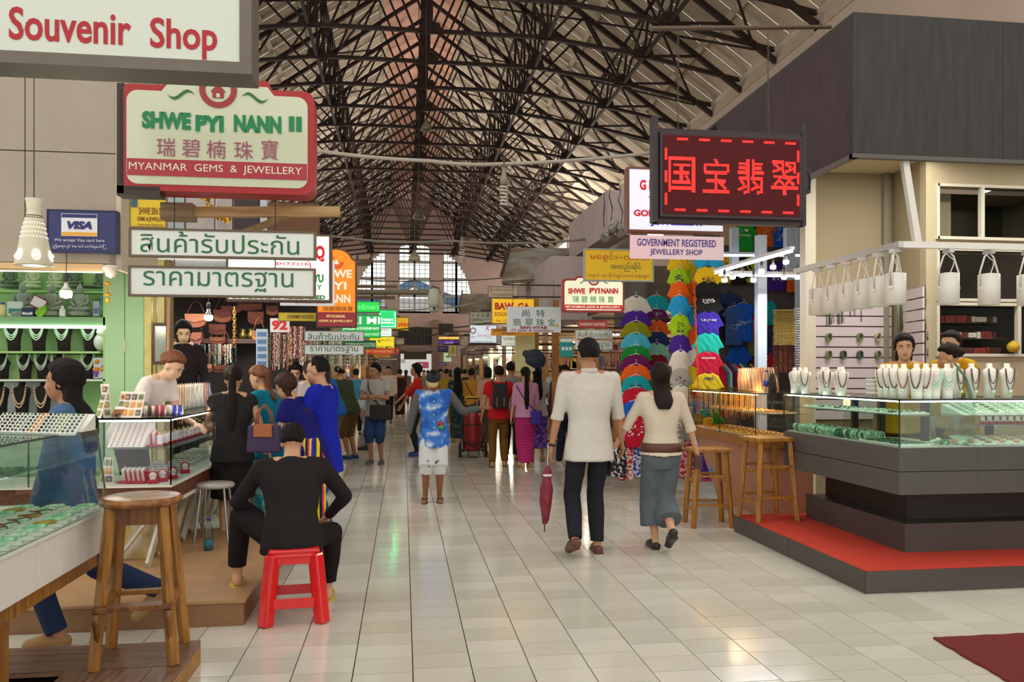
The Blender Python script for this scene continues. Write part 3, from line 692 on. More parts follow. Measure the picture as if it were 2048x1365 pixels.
for i in range(26):
    o = link('jewel_tray', tr2[[1, 2, 0, 0, 0, 1, 0, 2][i % 8]], None, loc=(4.2+i*.115, 5.52, KZ+.012)); o.rotation_euler = (.18, 0, 0); o.location.z += .02; tag(o, 'white tray of stones in the front case bottom, %s from the corner' % ordn(i), 'jewel tray', 'stone trays in the front case bottom')
# red ring boxes on a hanging shelf
b = MB(); b.bb((0, 0, 0), (.55, .12, .008)); sh = b.build('hanging_shelf', glass('#bcd8ee', .3), None, loc=(4.55, 5.78, 1.095)); tag(sh, 'small clear shelf carrying red edged ring boxes in the case', 'shelf')
rb = MB(); rb.box((0, 0, .012), (.045, .045, .022)); rb.mi = 0; rb.box((0, .026, .04), (.045, .008, .05)); rb.mi = 1; rb.box((0, -.0, .025), (.036, .03, .006)); rb.box((0, .02, .042), (.036, .006, .04)); rbm = rb.mesh('ring_box', [mat('#c3242f', .5), mat('#f2f0ea', .5)])
for i in range(8): tag(link('ring_box', rbm, None, loc=(4.6+i*.062, 5.83, 1.104)), 'open red ring box with white lining on the clear shelf, %s from left' % ordn(i), 'ring box', 'red ring boxes in the jade case')
# jade figurines mound
b = MB()
for q in range(16): b.ell((rs.uniform(-.16, .16), rs.uniform(-.05, .05), .015+rs.uniform(0, .02)), (rs.uniform(.015, .03), rs.uniform(.012, .02), rs.uniform(.012, .022)), 8, 5); b.mi = rs.randrange(3)
tag(b.build('carved_jade_pile', [JADE, AMB, mat('#3b5f44', .3)], None, loc=(4.05, 5.47, KZ+.01)), 'pile of carved green and amber jade pieces by the case corner', 'jade pieces', None)['kind'] = 'stuff'
# hooks with strands on the slat walls
def strand_bundle(n, L, r, ms, w=.05):
    b = MB()
    for i in range(n):
        x = -w/2+w*i/max(n-1, 1); b.mi = i % len(ms)
        b.tube([(x, -.02-.01*(i % 2), 0), (x+.004*math.sin(i), -.03, -L*.5), (x+.003, -.025, -L+.01*(i % 3))], r, 5)
    return b.mesh('strands', ms)
def on_wall(px, py, n, L, ms, lab, grp, Y=YB-.03, w=.05, r=.004, nm='bead_strands'):
    p = W(px, py, Y); t = thing(nm, lab, 'bead strands', p, group=grp); link('strands', strand_bundle(n, L, r, ms, w), t); b = MB(); b.cone((0, 0, 0), (0, -.06, .004), .004, .004, 6); b.build('hook', ALU, t); return t
G1 = mat('#55705a', .4); G2 = mat('#9fb59a', .4); G3 = mat('#6b3a2a', .5); G4 = mat('#c9d6b8', .4)
for i, (px, n, L) in enumerate([(1655, 3, .22), (1661, 3, .2), (1677, 2, .19), (1680, 3, .2), (1702, 2, .12), (1724, 1, .17)]):
    on_wall(px, 612, n, L*1.05, [BLK, G1, G4], 'thin corded jade strands on a top hook, %s from the left' % ORD[i], 'strands on the top hooks of the slat wall')
for j, py in enumerate((668, 703)):
    for i, px in enumerate((1654, 1683, 1716, 1752)):
        if j == 0 and i == 1: continue
        p = W(px, py, YB-.03); b = MB()
        for q in range(6): b.tube([(.028*math.cos(a_)+rs.uniform(-.004, .004), -.02-.008*q, -.04+.045*math.sin(a_)) for a_ in [k*PI/6 for k in range(12)]], .005, 5, closed=True)
        tag(b.build('bracelet_bunch', rs.choice([G1, mat('#8a9a6a', .4), mat('#b9bd96', .4)]), None, loc=p), 'bunch of bead bracelets in the %s hook row, %s from the left' % (('upper', 'lower')[j], ORD[i]), 'bracelets', 'bracelet bunches on the slat wall')
dq = (Vector((x1, YC, 0))-Vector((c, YB, 0)))
for i in range(9):
    u = .08+.1*i; p = Vector((c+.03, YB-.08, 0))+dq*u*.93+Vector((-.02, -.03, W(1815, 598, 8).z))
    t = thing('bead_strands', 'green bead strands on angled slat panel, %s from its left edge' % ORD[i], 'bead strands', p, math.atan2(dq.y, dq.x), 'long bead strands on the angled panel'); link('strands', strand_bundle(5, .36, .005, [[G1, G2], [G3, G1], [G4, G2]][i % 3], .055), t)
for j, py in enumerate((668, 700)):
    p = Vector((c+.03, YB-.08, 0))+dq*.72+Vector((0, -.03, W(1830, py-4, 7.8).z)); t = thing('bead_strands', 'short green bead bunch on angled slat panel, %s row' % ('upper', 'lower')[j], 'bead strands', p, math.atan2(dq.y, dq.x)); link('strands', strand_bundle(12, .1, .006, [G1, G2], .22), t)
# red rug in the lower right corner
R0, R1, R2 = G(1866, 1280), G(2060, 1272), G(2010, 1365)
b = MB(); rr = random.Random(2); poly = []
pts = [R0, G(2060, 1271), G(2300, 1262), G(2300, 1450), G(2110, 1425), G(1990, 1352)]
for a_, c_ in zip(pts, pts[1:]+pts[:1]):
    for k in range(14): q = a_.lerp(c_, k/14); poly.append((q.x+rr.uniform(-.006, .006), q.y+rr.uniform(-.006, .006)))
b.prism(poly, .012, lambda u, v, w: Vector((u, v, .002+w))); tag(b.build('floor_rug', mat('#8a2b22', .98, var=.25, vs=50, bump=.8, bs=300), None), 'worn dark red rug with frayed edge lying on the tiles at lower right', 'rug')
# ================================================================ LEFT HAND SHOPS
CW = mat('#e6e2da', .5, var=.05); WD = wood('#8a5a2c', '#5f3a1a'); WDL = wood('#a9742f', '#7d5220'); GLC = glass('#eef6f2', .1)
# ---- nearest counter
X1, Y1 = -1.53, 4.42; ZT, ZG, ZB = 1.226, .811, .60
t = thing('near_counter', 'white based glass counter with green jade in the near left corner', 'counter', (X1, Y1, 0))
def R1(a, b, nm, m, **k): q = MB(); q.bb(a, b); return q.build(nm, m, t, **k)
for k in range(3): R1((-.6, -2.4+k*.8+.002, ZB), (0, -1.6+k*.8-.002, ZG-.01), 'base_panel', CW, bevel=.003)
R1((-.56, -2.3, ZB-.075), (-.03, -.06, ZB), 'wood_rail', WDL)
q = W(27, 0, 3.62); R1((q.x-X1-.09, 3.5-Y1, 0.0), (q.x-X1, 3.58-Y1, ZB-.07), 'leg', WDL); R1((q.x-X1-.09, 2.3-Y1, 0), (q.x-X1, 2.4-Y1, ZB-.07), 'leg', WDL)
R1((-.6, -2.4, ZG-.01), (.01, .0, ZG+.004), 'deck', mat('#dfe4da', .5))
g = glass('#eef6f2', .1)
q = MB(); q.add([(0, -2.4, ZG), (0, 0, ZG), (-.055, 0, ZT), (-.055, -2.4, ZT)], [(0, 1, 2, 3)]); q.build('front_pane', g, t)
q = MB(); q.add([(0, 0, ZG), (-.6, 0, ZG), (-.6, 0, ZT), (-.055, 0, ZT)], [(0, 1, 2, 3)]); q.build('end_pane', g, t)
R1((-.6, -2.4, ZT), (-.05, .0, ZT+.006), 'glass_top', glass('#dcebe4', .22)); R1((-.6, -2.3, 1.03), (-.3, -.02, 1.036), 'glass_shelf', glass('#cfeadd', .2))
q = MB(); q.bar((0, 0, ZG), (-.055, 0, ZT), .008); q.bar((-.055, 0, ZT), (-.055, -2.4, ZT), .01); q.bar((0, 0, ZG), (0, -2.4, ZG), .01); q.bar((-.055, 0, ZT), (-.6, 0, ZT), .008); q.build('edge_strip', mat('#5d6a60', .3), t)
R1((-.62, -2.4, ZG), (-.6, 0, ZG+.12), 'rear_ledge', WD)
JG = mat('#58bf7c', .15, var=.6, vs=30, col2='#d8f2dc'); JW = mat('#dde8d8', .2, var=.5, vs=40, col2='#8fc79a'); BRD = mat('#6b3a2a', .5); YL = mat('#c9a646', .3, var=.4, vs=30)
rs = random.Random(4)
def pick(px, py, z): return G(px, py, z)
tm_ = []
for cc in (JG, JW, YL, mat('#7fcf96', .2, var=.5, vs=40, col2='#e8f5ea')):
    b = MB(); b.box((0, 0, .008), (.13, .075, .014)); b.mi = 1; b.ell((0, 0, .022), (.048, .018, .011), 10, 6); b.ell((.03, .006, .024), (.02, .012, .009), 8, 5); tm_.append(b.mesh('jade_tray', [TRAYW, cc]))
n = 0
for i in range(16):
    for j in range(3):
        y = Y1-.07-i*.095; x = X1-.08-j*.15; o = link('jade_tray', tm_[[0, 3, 1, 0, 3, 2][(i+j*2) % 6]], None, loc=(x, y, ZG+.005), rz=rs.uniform(-.25, .25)+.3)
        tag(o, 'slip of carved green jade, %s in the %s row of the near counter' % (ordn(i), ('front', 'middle', 'rear')[j]), 'jade tray', 'jade slips in the near left counter')
b = MB()
for k in range(9): b.tube([(x_+.05*math.cos(a_), -.3-.11*k+.03*math.sin(a_), .02+.004*math.sin(2*a_)) for x_ in (0,) for a_ in [q_*PI/7 for q_ in range(12)]], .003, 5)
tag(b.build('braided_cord', BRD, None, loc=(X1-.2, Y1-.0, ZG+.02)), 'brown knotted cords lying across the jade slips in the near counter', 'cord')
b = MB(); b.box((0, 0, .07), (.012, .15, .13)); b.mi = 1; b.box((.007, 0, .07), (.004, .135, .115)); b.mi = 2
for k in range(5): b.ell((.01, -.05+.025*k, .1), (.003, .009, .009), 8, 5)
for k in range(2): b.ell((.01, -.045+.03*k, .065), (.003, .008, .008), 8, 5)
tag(b.build('gem_card', [mat('#3a4450', .5), mat('#dfe9f4', .5), mat('#2a86c8', .3)], None, loc=(X1-.45, Y1-.42, ZG+.005), rz=-1.2), 'white framed card of blue stones standing inside the near counter', 'card')
# tilted trays on top of the near counter
TT = [tray(.07, .17, 6, m_, 'rows') for m_ in (mat('#4a4038', .4, var=.5, vs=50), AMB, G1, mat('#7a8a5a', .4), BLK)]
for i in range(10):
    p = W(8+i*15.5, 0, 4.15-.02*i); o = link('ring_tray', TT[[0, 4, 0, 2, 0, 1, 4, 2, 3, 2][i]], None, loc=(p.x, 4.15-.02*i, ZT+.045), rz=0); o.rotation_euler = (.5, 0, 0); tag(o, 'tilted white tray of rings on the near counter, %s from the left' % ORD[i], 'ring tray', 'tilted ring trays on the near counter')
t2 = thing('tray_wedge', 'pale sloping wedge holding the ring trays on the near counter', 'wedge', (0, 0, 0)); a = W(0, 0, 4.15).x; c = W(152, 0, 4.0).x
b = MB(); b.prism([(4.07, ZT+.007), (4.24, ZT+.007), (4.24, ZT+.085)], c-a, lambda u, v, w: Vector((a+w, u, v))); b.build('wedge', TRAYW, t2)
b = MB(); p = W(145, 0, 4.25); b.box((0, 0, .012), (.13, .11, .022), tap=1.1); b.mi = 1
for k in range(14): b.ell((rs.uniform(-.05, .05), rs.uniform(-.04, .04), .026), .007, 6, 4)
tag(b.build('open_tray', [TRAYW, mat('#c9bfa6', .4)], None, loc=(p.x, 4.3, ZT+.006)), 'shallow white tray of small beads at the far end of the near counter', 'tray')
# ---- planked wooden deck with bar stool
t = thing('wooden_deck', 'low worn wooden deck of brown planks under the round bar stool', 'deck', (-1.05, 4.36, 0)); DZ = .12
DKW = wood('#86654a', '#5a4030', (1.5, 14, 14)); DKW2 = wood('#86654a', '#5a4030', (14, 1.5, 14)); 
for k in range(3): b = MB(); b.bb((-1.9, -.122*(k+1)+.002, DZ-.025), (0, -.122*k-.002, DZ)); b.build('plank', DKW, t)
for k in range(4): b = MB(); b.bb((-.13*(k+1)+.003, -2.0, DZ-.025), (-.13*k, -.37, DZ)); b.build('plank', DKW2, t)
b = MB(); b.bb((-.02, -2, 0), (0, 0, DZ-.025)); b.bb((-1.9, -.02, 0), (-.02, 0, DZ-.025)); b.build('edge_board', wood('#b07f35', '#8a5c22', (14, 1.5, 14)), t)
b = MB(); b.bb((-1.9, -2, 0), (-.03, -.03, .02)); b.build('under_frame', mat('#3a2318', .8), t)
def barstool_round(label, loc, rz):
    t = thing('bar_stool', label, 'stool', loc, rz); H = .755
    b = MB(); b.lathe([(.01, H-.035), (.185, H-.035), (.192, H-.02), (.188, H-.004), (.17, H), (.01, H)], n=36); b.build('seat', wood('#a8703a', '#6d4320', (3, 10, 10), .15), t, label='glossy round wooden seat')
    b = MB(); b.lathe([(.125, H-.12), (.16, H-.12), (.165, H-.035), (.125, H-.035)], n=4, R=rot(0, 0, PI/4), sm=False); b.build('apron', WD, t)
    for sx, sy in ((1, 1), (1, -1), (-1, 1), (-1, -1)):
        b = MB(); b.bar((sx*.115, sy*.105, H-.04), (sx*.175, sy*.165, 0), .045, .04); b.build('leg', WDL, t, bevel=.004)
    def at_(z): f = (H-.04-z)/(H-.04); return .115+.06*f, .105+.06*f
    for z, sides in ((.27, 'nse'), (.27, 'w')):
        x, y = at_(z)
        for s in sides:
            b = MB()
            if s == 'n': b.bar((-x, y, z), (x, y, z), .04, .022)
            if s == 's': b.bb((-x-.02, -y-.06, z-.005), (x+.02, -y+.02, z+.018))
            if s == 'e': b.bar((x, -y, z), (x, y, z), .022, .04)
            if s == 'w': b.bar((-x, -y, z), (-x, y, z), .022, .04)
            b.build('foot_rest' if s == 's' else 'stretcher', WD if s == 's' else WDL, t, bevel=.003)
    for s in (-1, 1):
        x, y = at_(.2); b = MB(); b.tube([(s*x, -y-.05, .262), (s*x, -y-.045, .22), (s*x, -y-.025, .17), (s*x*1.03, -y-.02, .1)], [.016, .018, .014, .008], 8); b.build('bracket', WD, t)
    return t
p = G(283, 1322, DZ); barstool_round('tall round wooden bar stool standing on the plank deck', (W(284, 0, 4.16).x, 4.15, DZ), .1).scale = (1, 1, 1.05)
# ---- second counter with its platform
X2, Y2 = -1.65, 6.0
BRP = mat('#8e6a48', .6, var=.15, vs=6); BRT = mat('#b08a62', .45, var=.12, vs=6)
t = thing('brown_step', 'brown laminate step platform along the left hand counter', 'platform', (-.95, 4.97, 0))
b = MB(); b.bb((-3, 0, 0), (0, 2.3, .140)); b.build('body', BRP, t); b = MB(); b.bb((-3.0, -.012, .14), (.012, 2.3, .155)); b.build('top_sheet', BRT, t)
t = thing('gem_counter', 'lit glass counter with carved wooden band and slatted base on the left', 'counter', (X2, Y2, .155)); zz = lambda z: z-.155
ZT2, ZG2, ZC2, YE = 1.186, .713, .59, 8.6
CARV = mat('#7a4524', .5, var=.5, vs=30, bump=.9, bs=60)
b = MB(); b.bb((-2.0, 0, zz(ZC2)), (0, .03, zz(ZG2-.015))); b.bb((-.03, .03, zz(ZC2)), (0, YE-Y2, zz(ZG2-.015))); b.build('carved_band', CARV, t)
b = MB(); b.bb((-2.0, -.01, zz(ZG2-.015)), (.01, .6, zz(ZG2))); b.bb((-.55, .6, zz(ZG2-.015)), (.01, YE-Y2, zz(ZG2))); b.build('deck', mat('#e8e2d4', .5), t)
b = MB(); b.bb((-2.0, .005, zz(ZC2)-.03), (0, .02, zz(ZC2))); b.bb((-.02, 0, zz(ZC2)-.03), (.0, YE-Y2, zz(ZC2))); b.build('white_trim', CW, t)
PEEL = mat('#d6d0b8', .8, var=.9, vs=7, col2='#c0a040', bump=.3, bs=12)
b = MB(); b.bb((-2.0, .18, 0), (-.2, .2, zz(ZC2)-.01)); b.bb((-.22, .2, 0), (-.2, YE-Y2, zz(ZC2)-.01)); b.build('rear_panel', PEEL, t)
SLT = mat('#cfcabd', .6, var=.2, vs=10)
for k in range(9):
    y = .25+k*.3; b = MB(); b.bar((-.12, y-.38, 0.01), (-.12, y+.08, zz(ZC2)-.03), .02, .07); b.build('diagonal_slat', SLT, t)
for k in range(6):
    x = -.1-k*.33; b = MB(); b.bar((x-.3, .1, .01), (x, .1, zz(ZC2)-.03), .07, .02); b.build('diagonal_slat', SLT, t)
o3 = (X2, Y2, .155)
case(t, X2-2.0, Y2, X2-.001, Y2+.55, ZG2, ZT2, 's', [(X2, Y2), (X2-.95, Y2)], [.96], '#f3f6f8', o=o3)
case(t, X2-.55, Y2, X2, YE, ZG2, ZT2, 'en', [(X2, Y2), (X2, 7.3), (X2, YE)], [.96], '#f3f6f8', o=o3)
b = MB(); b.bb((-1.95, .03, zz(ZT2)-.02), (-.02, .045, zz(ZT2)-.008)); b.bb((-.045, .05, zz(ZT2)-.02), (-.03, YE-Y2-.05, zz(ZT2)-.008)); b.build('light_strip', mat('#fff2ee', .5, emit=14), t, label='glowing white light strip')
# goods in the gem counter
RBX = mat('#c8142c', .5)
def place(me, nm, lab, cat, loc, rz=0, grp=None, rx=0): o = link(nm, me, None, loc=loc); o.rotation_euler = (rx, 0, rz); tag(o, lab, cat, grp); return o
b = MB(); b.box((0, 0, .012), (.07, .07, .024)); b.lathe([(.001, -.01), (.035, -.01), (.035, .012), (.001, .012)], (0, .036, .05), 16, rot(PI/2, 0, 0)); b.mi = 1; b.lathe([(.001, .0), (.026, .0), (.026, .004), (.001, .004)], (0, .024, .05), 16, rot(PI/2, 0, 0)); b.ell((0, -.005, .03), (.022, .018, .012), 8, 5); rbox = b.mesh('ring_box', [RBX, mat('#f3e9e0', .4)])
for k, (px, Y) in enumerate(((306, 6.1), (325, 6.2), (351, 6.12), (366, 6.25))): p = W(px, 0, Y); place(rbox, 'ring_box', 'open round red ring box in the lit counter, %s from the left' % ORD[k], 'ring box', (min(p.x, X2-.06) if k < 2 else X2-.08-.0*k, Y+(.22*(k-1) if k > 1 else 0), ZG2+.003), .3)
b = MB(); b.box((0, 0, .005), (.2, .12, .008)); b.bar((-.1, .06, .0), (-.1, .06, .12), .006)
for k in range(5): b.mi = 1; b.box((-.08+.035*k, .03, .055), (.024, .05, .09), rot(.3, 0, 0)); b.mi = 0; b.box((-.062+.035*k, .035, .05), (.006, .07, .1), rot(.3, 0, 0))
place(b.mesh('ring_book', [RBX, mat('#f2efe9', .4)]), 'ring_rack', 'red framed rack of white ring rolls on the counter floor', 'rack', (W(268, 0, 6.15).x, 6.15, ZG2+.004), -.15)
place(b.mesh('ring_book', [RBX, mat('#f2efe9', .4)]), 'ring_rack', 'red framed rack of white ring rolls on the upper shelf', 'rack', (W(290, 0, 6.3).x, 6.3, .97), .1)
b = MB(); b.box((0, 0, .04), (.03, .05, .075)); b.mi = 1; b.ell((0, -.0, .085), (.01, .012, .012), 8, 5); b.mi = 2; b.box((0, 0, .0035), (.036, .056, .01)); fing = b.mesh('finger_stand', [mat('#f2f0ec', .5), mat('#d9b86a', .3, metal=.8), RBX])
for k in range(13): place(fing, 'ring_stand', 'white ring stand with red foot on the glass shelf, %s from the corner' % ordn(k), 'ring stand', (X2-.16, 6.3+k*.13, .972), 0, 'white ring stands on the upper shelf of the lit counter')
ramp = MB(); ramp.prism([(0, 0), (.22, 0), (.22, .17), (.16, .17)], .26, lambda u, v, w: Vector((w-.13, u, v))); ramp.mi = 1
for k in range(6): ramp.beads([(-.1+.04*k, .0+.16*u, .012+.165*u) for u in [q_/12 for q_ in range(13)]], .0055, 5, 4)
GOLD = mat('#d9a441', .25, metal=.9); 
place(ramp.mesh('necklace_ramp', [mat('#f0ece6', .5), mat('#e0b070', .3)]), 'necklace_ramp', 'white sloping ramp of bead strands inside the lit counter', 'ramp', (W(250, 0, 6.2).x, 6.2, .969), -.1)
for k in range(12):
    tr = tray(.1, .3, 6, [SILV, GOLD, mat('#8a6a8a', .3), G2][k % 4], 'rows') if k < 4 else None
    if tr: tms = globals().setdefault('TMS', []); tms.append(tr)
for k in range(14):
    o = place(TMS[k % 4], 'jewel_tray', 'white tray of small set stones on the lit counter floor, %s from corner' % ordn(k), 'jewel tray', (X2-.3, 6.45+k*.15, ZG2+.03), PI/2, 'white stone trays on the floor of the lit counter'); o.rotation_euler = (0, .2, PI/2*0); o.rotation_euler = (0, .12, PI/2)
# picture card racks
def cardrack(nc, nr, seed):
    rs_ = random.Random(seed); b = MB(); w, h = .055*nc, .06*nr; R_ = rot(-.35, 0, 0); b.box((0, 0, h/2), (w, .008, h+.02), None)
    for i in range(nc):
        for j in range(nr): b.mi = 1+rs_.randrange(3); b.box((-w/2+.055*(i+.5), -.006, .06*(j+.5)), (.04, .006, .042)); b.mi = 1+rs_.randrange(3); b.box((-w/2+.055*(i+.5), -.010, .06*(j+.45)), (.022, .004, .018))
    return b.mesh('card_rack', [mat('#efe3d4', .5), mat('#8a9a6a', .5), mat('#d9a05a', .5), mat('#6a5a6a', .5)])
for k, (px, py, nc, nr, Y, rz) in enumerate(((262, 800, 3, 3, 6.15, -.35), (215, 800, 1, 4, 6.2, .6), (196, 815, 1, 4, 6.1, -.6), (240, 800, 1, 3, 6.25, -.3))):
    p = W(px, 0, Y); o = place(cardrack(nc, nr, k), 'card_rack', ('wide white rack of gem cards', 'narrow tilted gem card rack', 'gem card rack beside the long haired woman', 'narrow rack of gem cards at the wide rack')[k]+' on the left counter top', 'rack', (p.x, Y, ZT2+.008), rz, rx=-.3)
for k, (px, Y) in enumerate(((206, 6.12), (218, 6.12))):
    p = W(px, 0, Y); place(cardrack(1, 3, 9+k), 'card_rack', 'rack of small pictures inside the lit counter, %s from left' % ORD[k], 'rack', (p.x, Y, ZG2+.004), -.3+.6*k, rx=-.3)
# bead strand stands on the counter top (row of sloping rolls)
cols = ['#f0e2d0', '#e8c8a0', '#d8b070', '#e6a83a', '#d9972f', '#e0d4c8', '#cfc9bf', '#d8e0da', '#efe6da', '#c04a4a', '#3a5a9a', '#2f7a5a']
for k in range(11):
    px = 338+k*12.5; Y = 6.75+.16*k; p = W(px, 0, Y); b = MB(); b.loft([((0, 0, 0), (.045, 0, 0), (0, .035, 0)), ((0, .03, .1), (.045, 0, 0), (0, .03, 0)), ((0, .07, .19), (.03, 0, 0), (0, .02, 0)), ((0, .08, .215), (.02, 0, 0), (0, .012, 0))], 12); b.mi = 1
    for q_ in range(4): b.beads([(-.03+.02*q_, -.04+.085*u, .02+.2*u) for u in [g_/16 for g_ in range(17)]], .0065, 5, 4)
    o = b.build('strand_stand', [mat('#efe9df', .5), mat(cols[k], .35)], None, loc=(X2-.3, Y, ZT2+.007), rz=.25); tag(o, 'sloping stand of bead strands on left counter, %s from the front' % ORD[k], 'bead stand', 'bead strand stands on the left counter')
for k, (px, Y, c1) in enumerate(((392, 6.5, '#3848a8'), (402, 6.62, '#c8542a'), (408, 6.4, '#b03a4a'), (380, 6.4, '#5a4a3a'))):
    b = MB(); b.lathe([(.02, -.05), (.036, -.05), (.036, .05), (.02, .05)], (0, 0, .036), 14, rot(0, PI/2, 0)); b.mi = 1; b.lathe([(.037, -.03), (.041, -.015), (.037, 0)], (0, 0, .036), 14, rot(0, PI/2, 0)); b.lathe([(.037, .01), (.041, .025), (.037, .04)], (0, 0, .036), 14, rot(0, PI/2, 0))
    o = b.build('bangle_roll', [mat('#e9e2d8', .5), mat(c1, .4)], None, loc=(X2-.1-.05*k, Y, ZT2+.007), rz=.4); tag(o, ('roll of blue bangles', 'roll of orange bangles', 'roll of red bangles', 'roll of dark bangles')[k]+' on the left counter top', 'bangles')
b = MB(); b.box((0, 0, .03), (.16, .1, .012)); [b.box((sx*.07, sy*.04, .012), (.012, .012, .03)) for sx in (-1, 1) for sy in (-1, 1)]; b.box((0, 0, .045), (.14, .09, .02)); b.mi = 1; b.box((0, 0, .065), (.12, .08, .02))
tag(b.build('box_stand', [wood('#a5682a'), mat('#f1ece4', .5)], None, loc=(X2-.38, 6.22, ZT2+.007), rz=.1), 'small wooden footed stand with white tray on the left counter top', 'stand')
b = MB(); b.box((0, 0, .004), (.22, .14, .006)); b.mi = 1; b.box((.05, 0, .009), (.07, .09, .003)); tag(b.build('note_book', [mat('#d9d2c4', .5), mat('#9aa8a0', .5)], None, loc=(X2-.72, 6.2, ZT2+.007), rz=.2), 'open pale notebook lying in front of the white shirted clerk', 'notebook')
# hanging gold trinkets inside the aisle side of the case
for k in range(40):
    b = MB(); y = 6.75+k*.044; L_ = rs.uniform(.05, .16); b.tube([(0, 0, 0), (0, 0, -L_)], .0015, 4); b.mi = 1; b.ell((0, 0, -L_), .007, 6, 4); b.ell((0, 0, -L_*.5), .005, 6, 4)
    tag(b.build('gold_trinket', [GOLD, [GOLD, SILV, AMB][k % 3]], None, loc=(X2-.12-.03*(k % 3), y, ZT2-.004)), 'fine gold chain trinket hanging under the lit counter top, %s from the near end' % ordn(k), 'trinket', 'gold trinkets hanging in the left counter')
# bottle and chrome stool beside the counter
b = MB(); b.lathe([(.001, 0), (.036, 0), (.037, .09), (.036, .17), (.015, .205), (.013, .23), (.001, .23)], n=18); b.mi = 1; b.lathe([(.001, .23), (.015, .23), (.015, .25), (.001, .25)], n=12); b.mi = 2; b.lathe([(.001, .002), (.034, .002), (.035, .08), (.001, .08)], n=16)
p = G(417, 1101, .155); tag(b.build('water_bottle', [glass('#d8e4ea', .15), mat('#4a3a8a', .4), mat('#0f8f96', .2)], None, loc=p), 'clear plastic bottle with teal liquid standing beside the counter', 'bottle')
p = G(437, 1085, .155); t = thing('chrome_stool', 'chrome legged stool behind the woman in the black dress', 'stool', (p.x-.05, p.y+.1, .155))
CHR = mat('#b8b8b8', .15, metal=1); b = MB(); b.lathe([(.01, .43), (.15, .43), (.155, .45), (.14, .465), (.01, .465)], n=20); b.build('seat', mat('#b0aca4', .3), t)
for sx, sy in ((1, 1), (1, -1), (-1, 1), (-1, -1)): b = MB(); b.cone((sx*.09, sy*.09, .43), (sx*.13, sy*.13, 0), .011, .011, 8); b.build('leg', CHR, t)
# ---- green shelf unit
GR = mat('#a9d489', .6, var=.05, vs=2); GRD = mat('#7fb07a', .55, var=.08, vs=3); YS = 7.35
def gz(py, px=100): return W(px, py, YS).z
xl = W(-80, 0, YS).x; xr_ = W(211, 0, YS).x; xd = W(288, 0, YS).x
t = thing('green_shelves', 'bright green shelf unit filled with stone figures and black necklace busts', 'shelf unit', (xr_, YS, 0)); L_ = xl-xr_
def Q(a, b, nm, m, **k): q = MB(); q.bb(a, b); return q.build(nm, m, t, **k)
Q((L_, .42, .3), (0, .45, 2.75), 'back_panel', mat('#a9d890', .6)); Q((-.02, 0, .3), (.0, .42, 2.6), 'side_panel', GR)
Q((L_, 0, gz(652)), (0, .42, gz(634)), 'shelf', GRD); Q((L_, .24, gz(580)), (0, .42, gz(577)), 'shelf', GR); Q((L_, .0, gz(707)), (-.05, .42, gz(703)), 'shelf', GR); Q((L_, 0, gz(763)), (0, .42, gz(759)), 'shelf', mat('#cfd8cc', .5)); Q((L_, 0, gz(838)), (0, .42, gz(831)), 'shelf', GRD)
Q((L_, 0, .3), (0, .05, gz(838)), 'lower_front', GRD); Q((L_, .2, gz(759)), (-.05, .42, gz(709)), 'riser', GR); Q((L_+.1, .38, gz(830)), (-.4, .41, gz(766)), 'mirror_board', mat('#b9bec4', .3))
Q((L_, -.02, gz(657)), (0, .02, gz(651)), 'light_tube', mat('#f2fff0', .5, emit=3.5), label='glowing white light tube'); Q((L_, .1, gz(541)), (0, .14, gz(538)), 'light_tube', mat('#f2fff0', .5, emit=3), label='glowing white light tube')
t = thing('green_cupboard', 'tall pale green two leaf cupboard door right of the shelves', 'cupboard', (xr_, YS, .2)); ctop = gz(545, 250)
DG = mat('#aed9a4', .55, var=.04); xm = W(250, 0, YS).x-xr_
for a_, c_ in ((.0, xm-.003), (xm+.003, xd-xr_)): b = MB(); b.bb((a_, -.01, 0), (c_, .03, ctop-.2)); b.build('door', DG, t)
b = MB(); b.bb((0, .031, 0), (xd-xr_, .4, ctop-.2)); b.build('body', DG, t)
for z in (.6, 1.55): b = MB(); b.box((xm, -.015, z), (.02, .01, .1)); b.build('hinge', mat('#c9c9b0', .5), t)
t = thing('yellow_jamb', 'pale yellow door jamb and frame posts right of the green cupboard', 'jamb', (xd, YS-.05, 0))
for a_, c_, col in ((292, 306, '#e2d88a'), (309, 316, '#b9a864'), (318, 332, '#d9d08c'), (334, 344, '#8f7a4a')): b = MB(); b.bb((W(a_, 0, YS).x-xd, 0, 0), (W(c_, 0, YS).x-xd, .1, 2.5)); b.build('post', mat(col, .7, var=.15), t)
p0, p1 = W(332, 745, 7.0), W(338, 595, 7.2); b = MB(); b.cone((0, 0, -.8), p1-p0, .014, .014, 8); tag(b.build('wooden_pole', mat('#b58a6a', .7), None, loc=p0), 'slim wooden pole leaning by the yellow jamb', 'pole')
b = MB(); b.box((0, 0, 0), (.13, .02, .36)); b.mi = 1; b.box((0, -.012, 0), (.09, .006, .3)); p = W(322, 688, 7.2); tag(b.build('picture_frame', [mat('#4a2a1a', .5), mat('#8a968a', .2)], None, loc=(p.x, 7.2, p.z)), 'dark narrow picture frame hanging on the yellow jamb', 'picture')
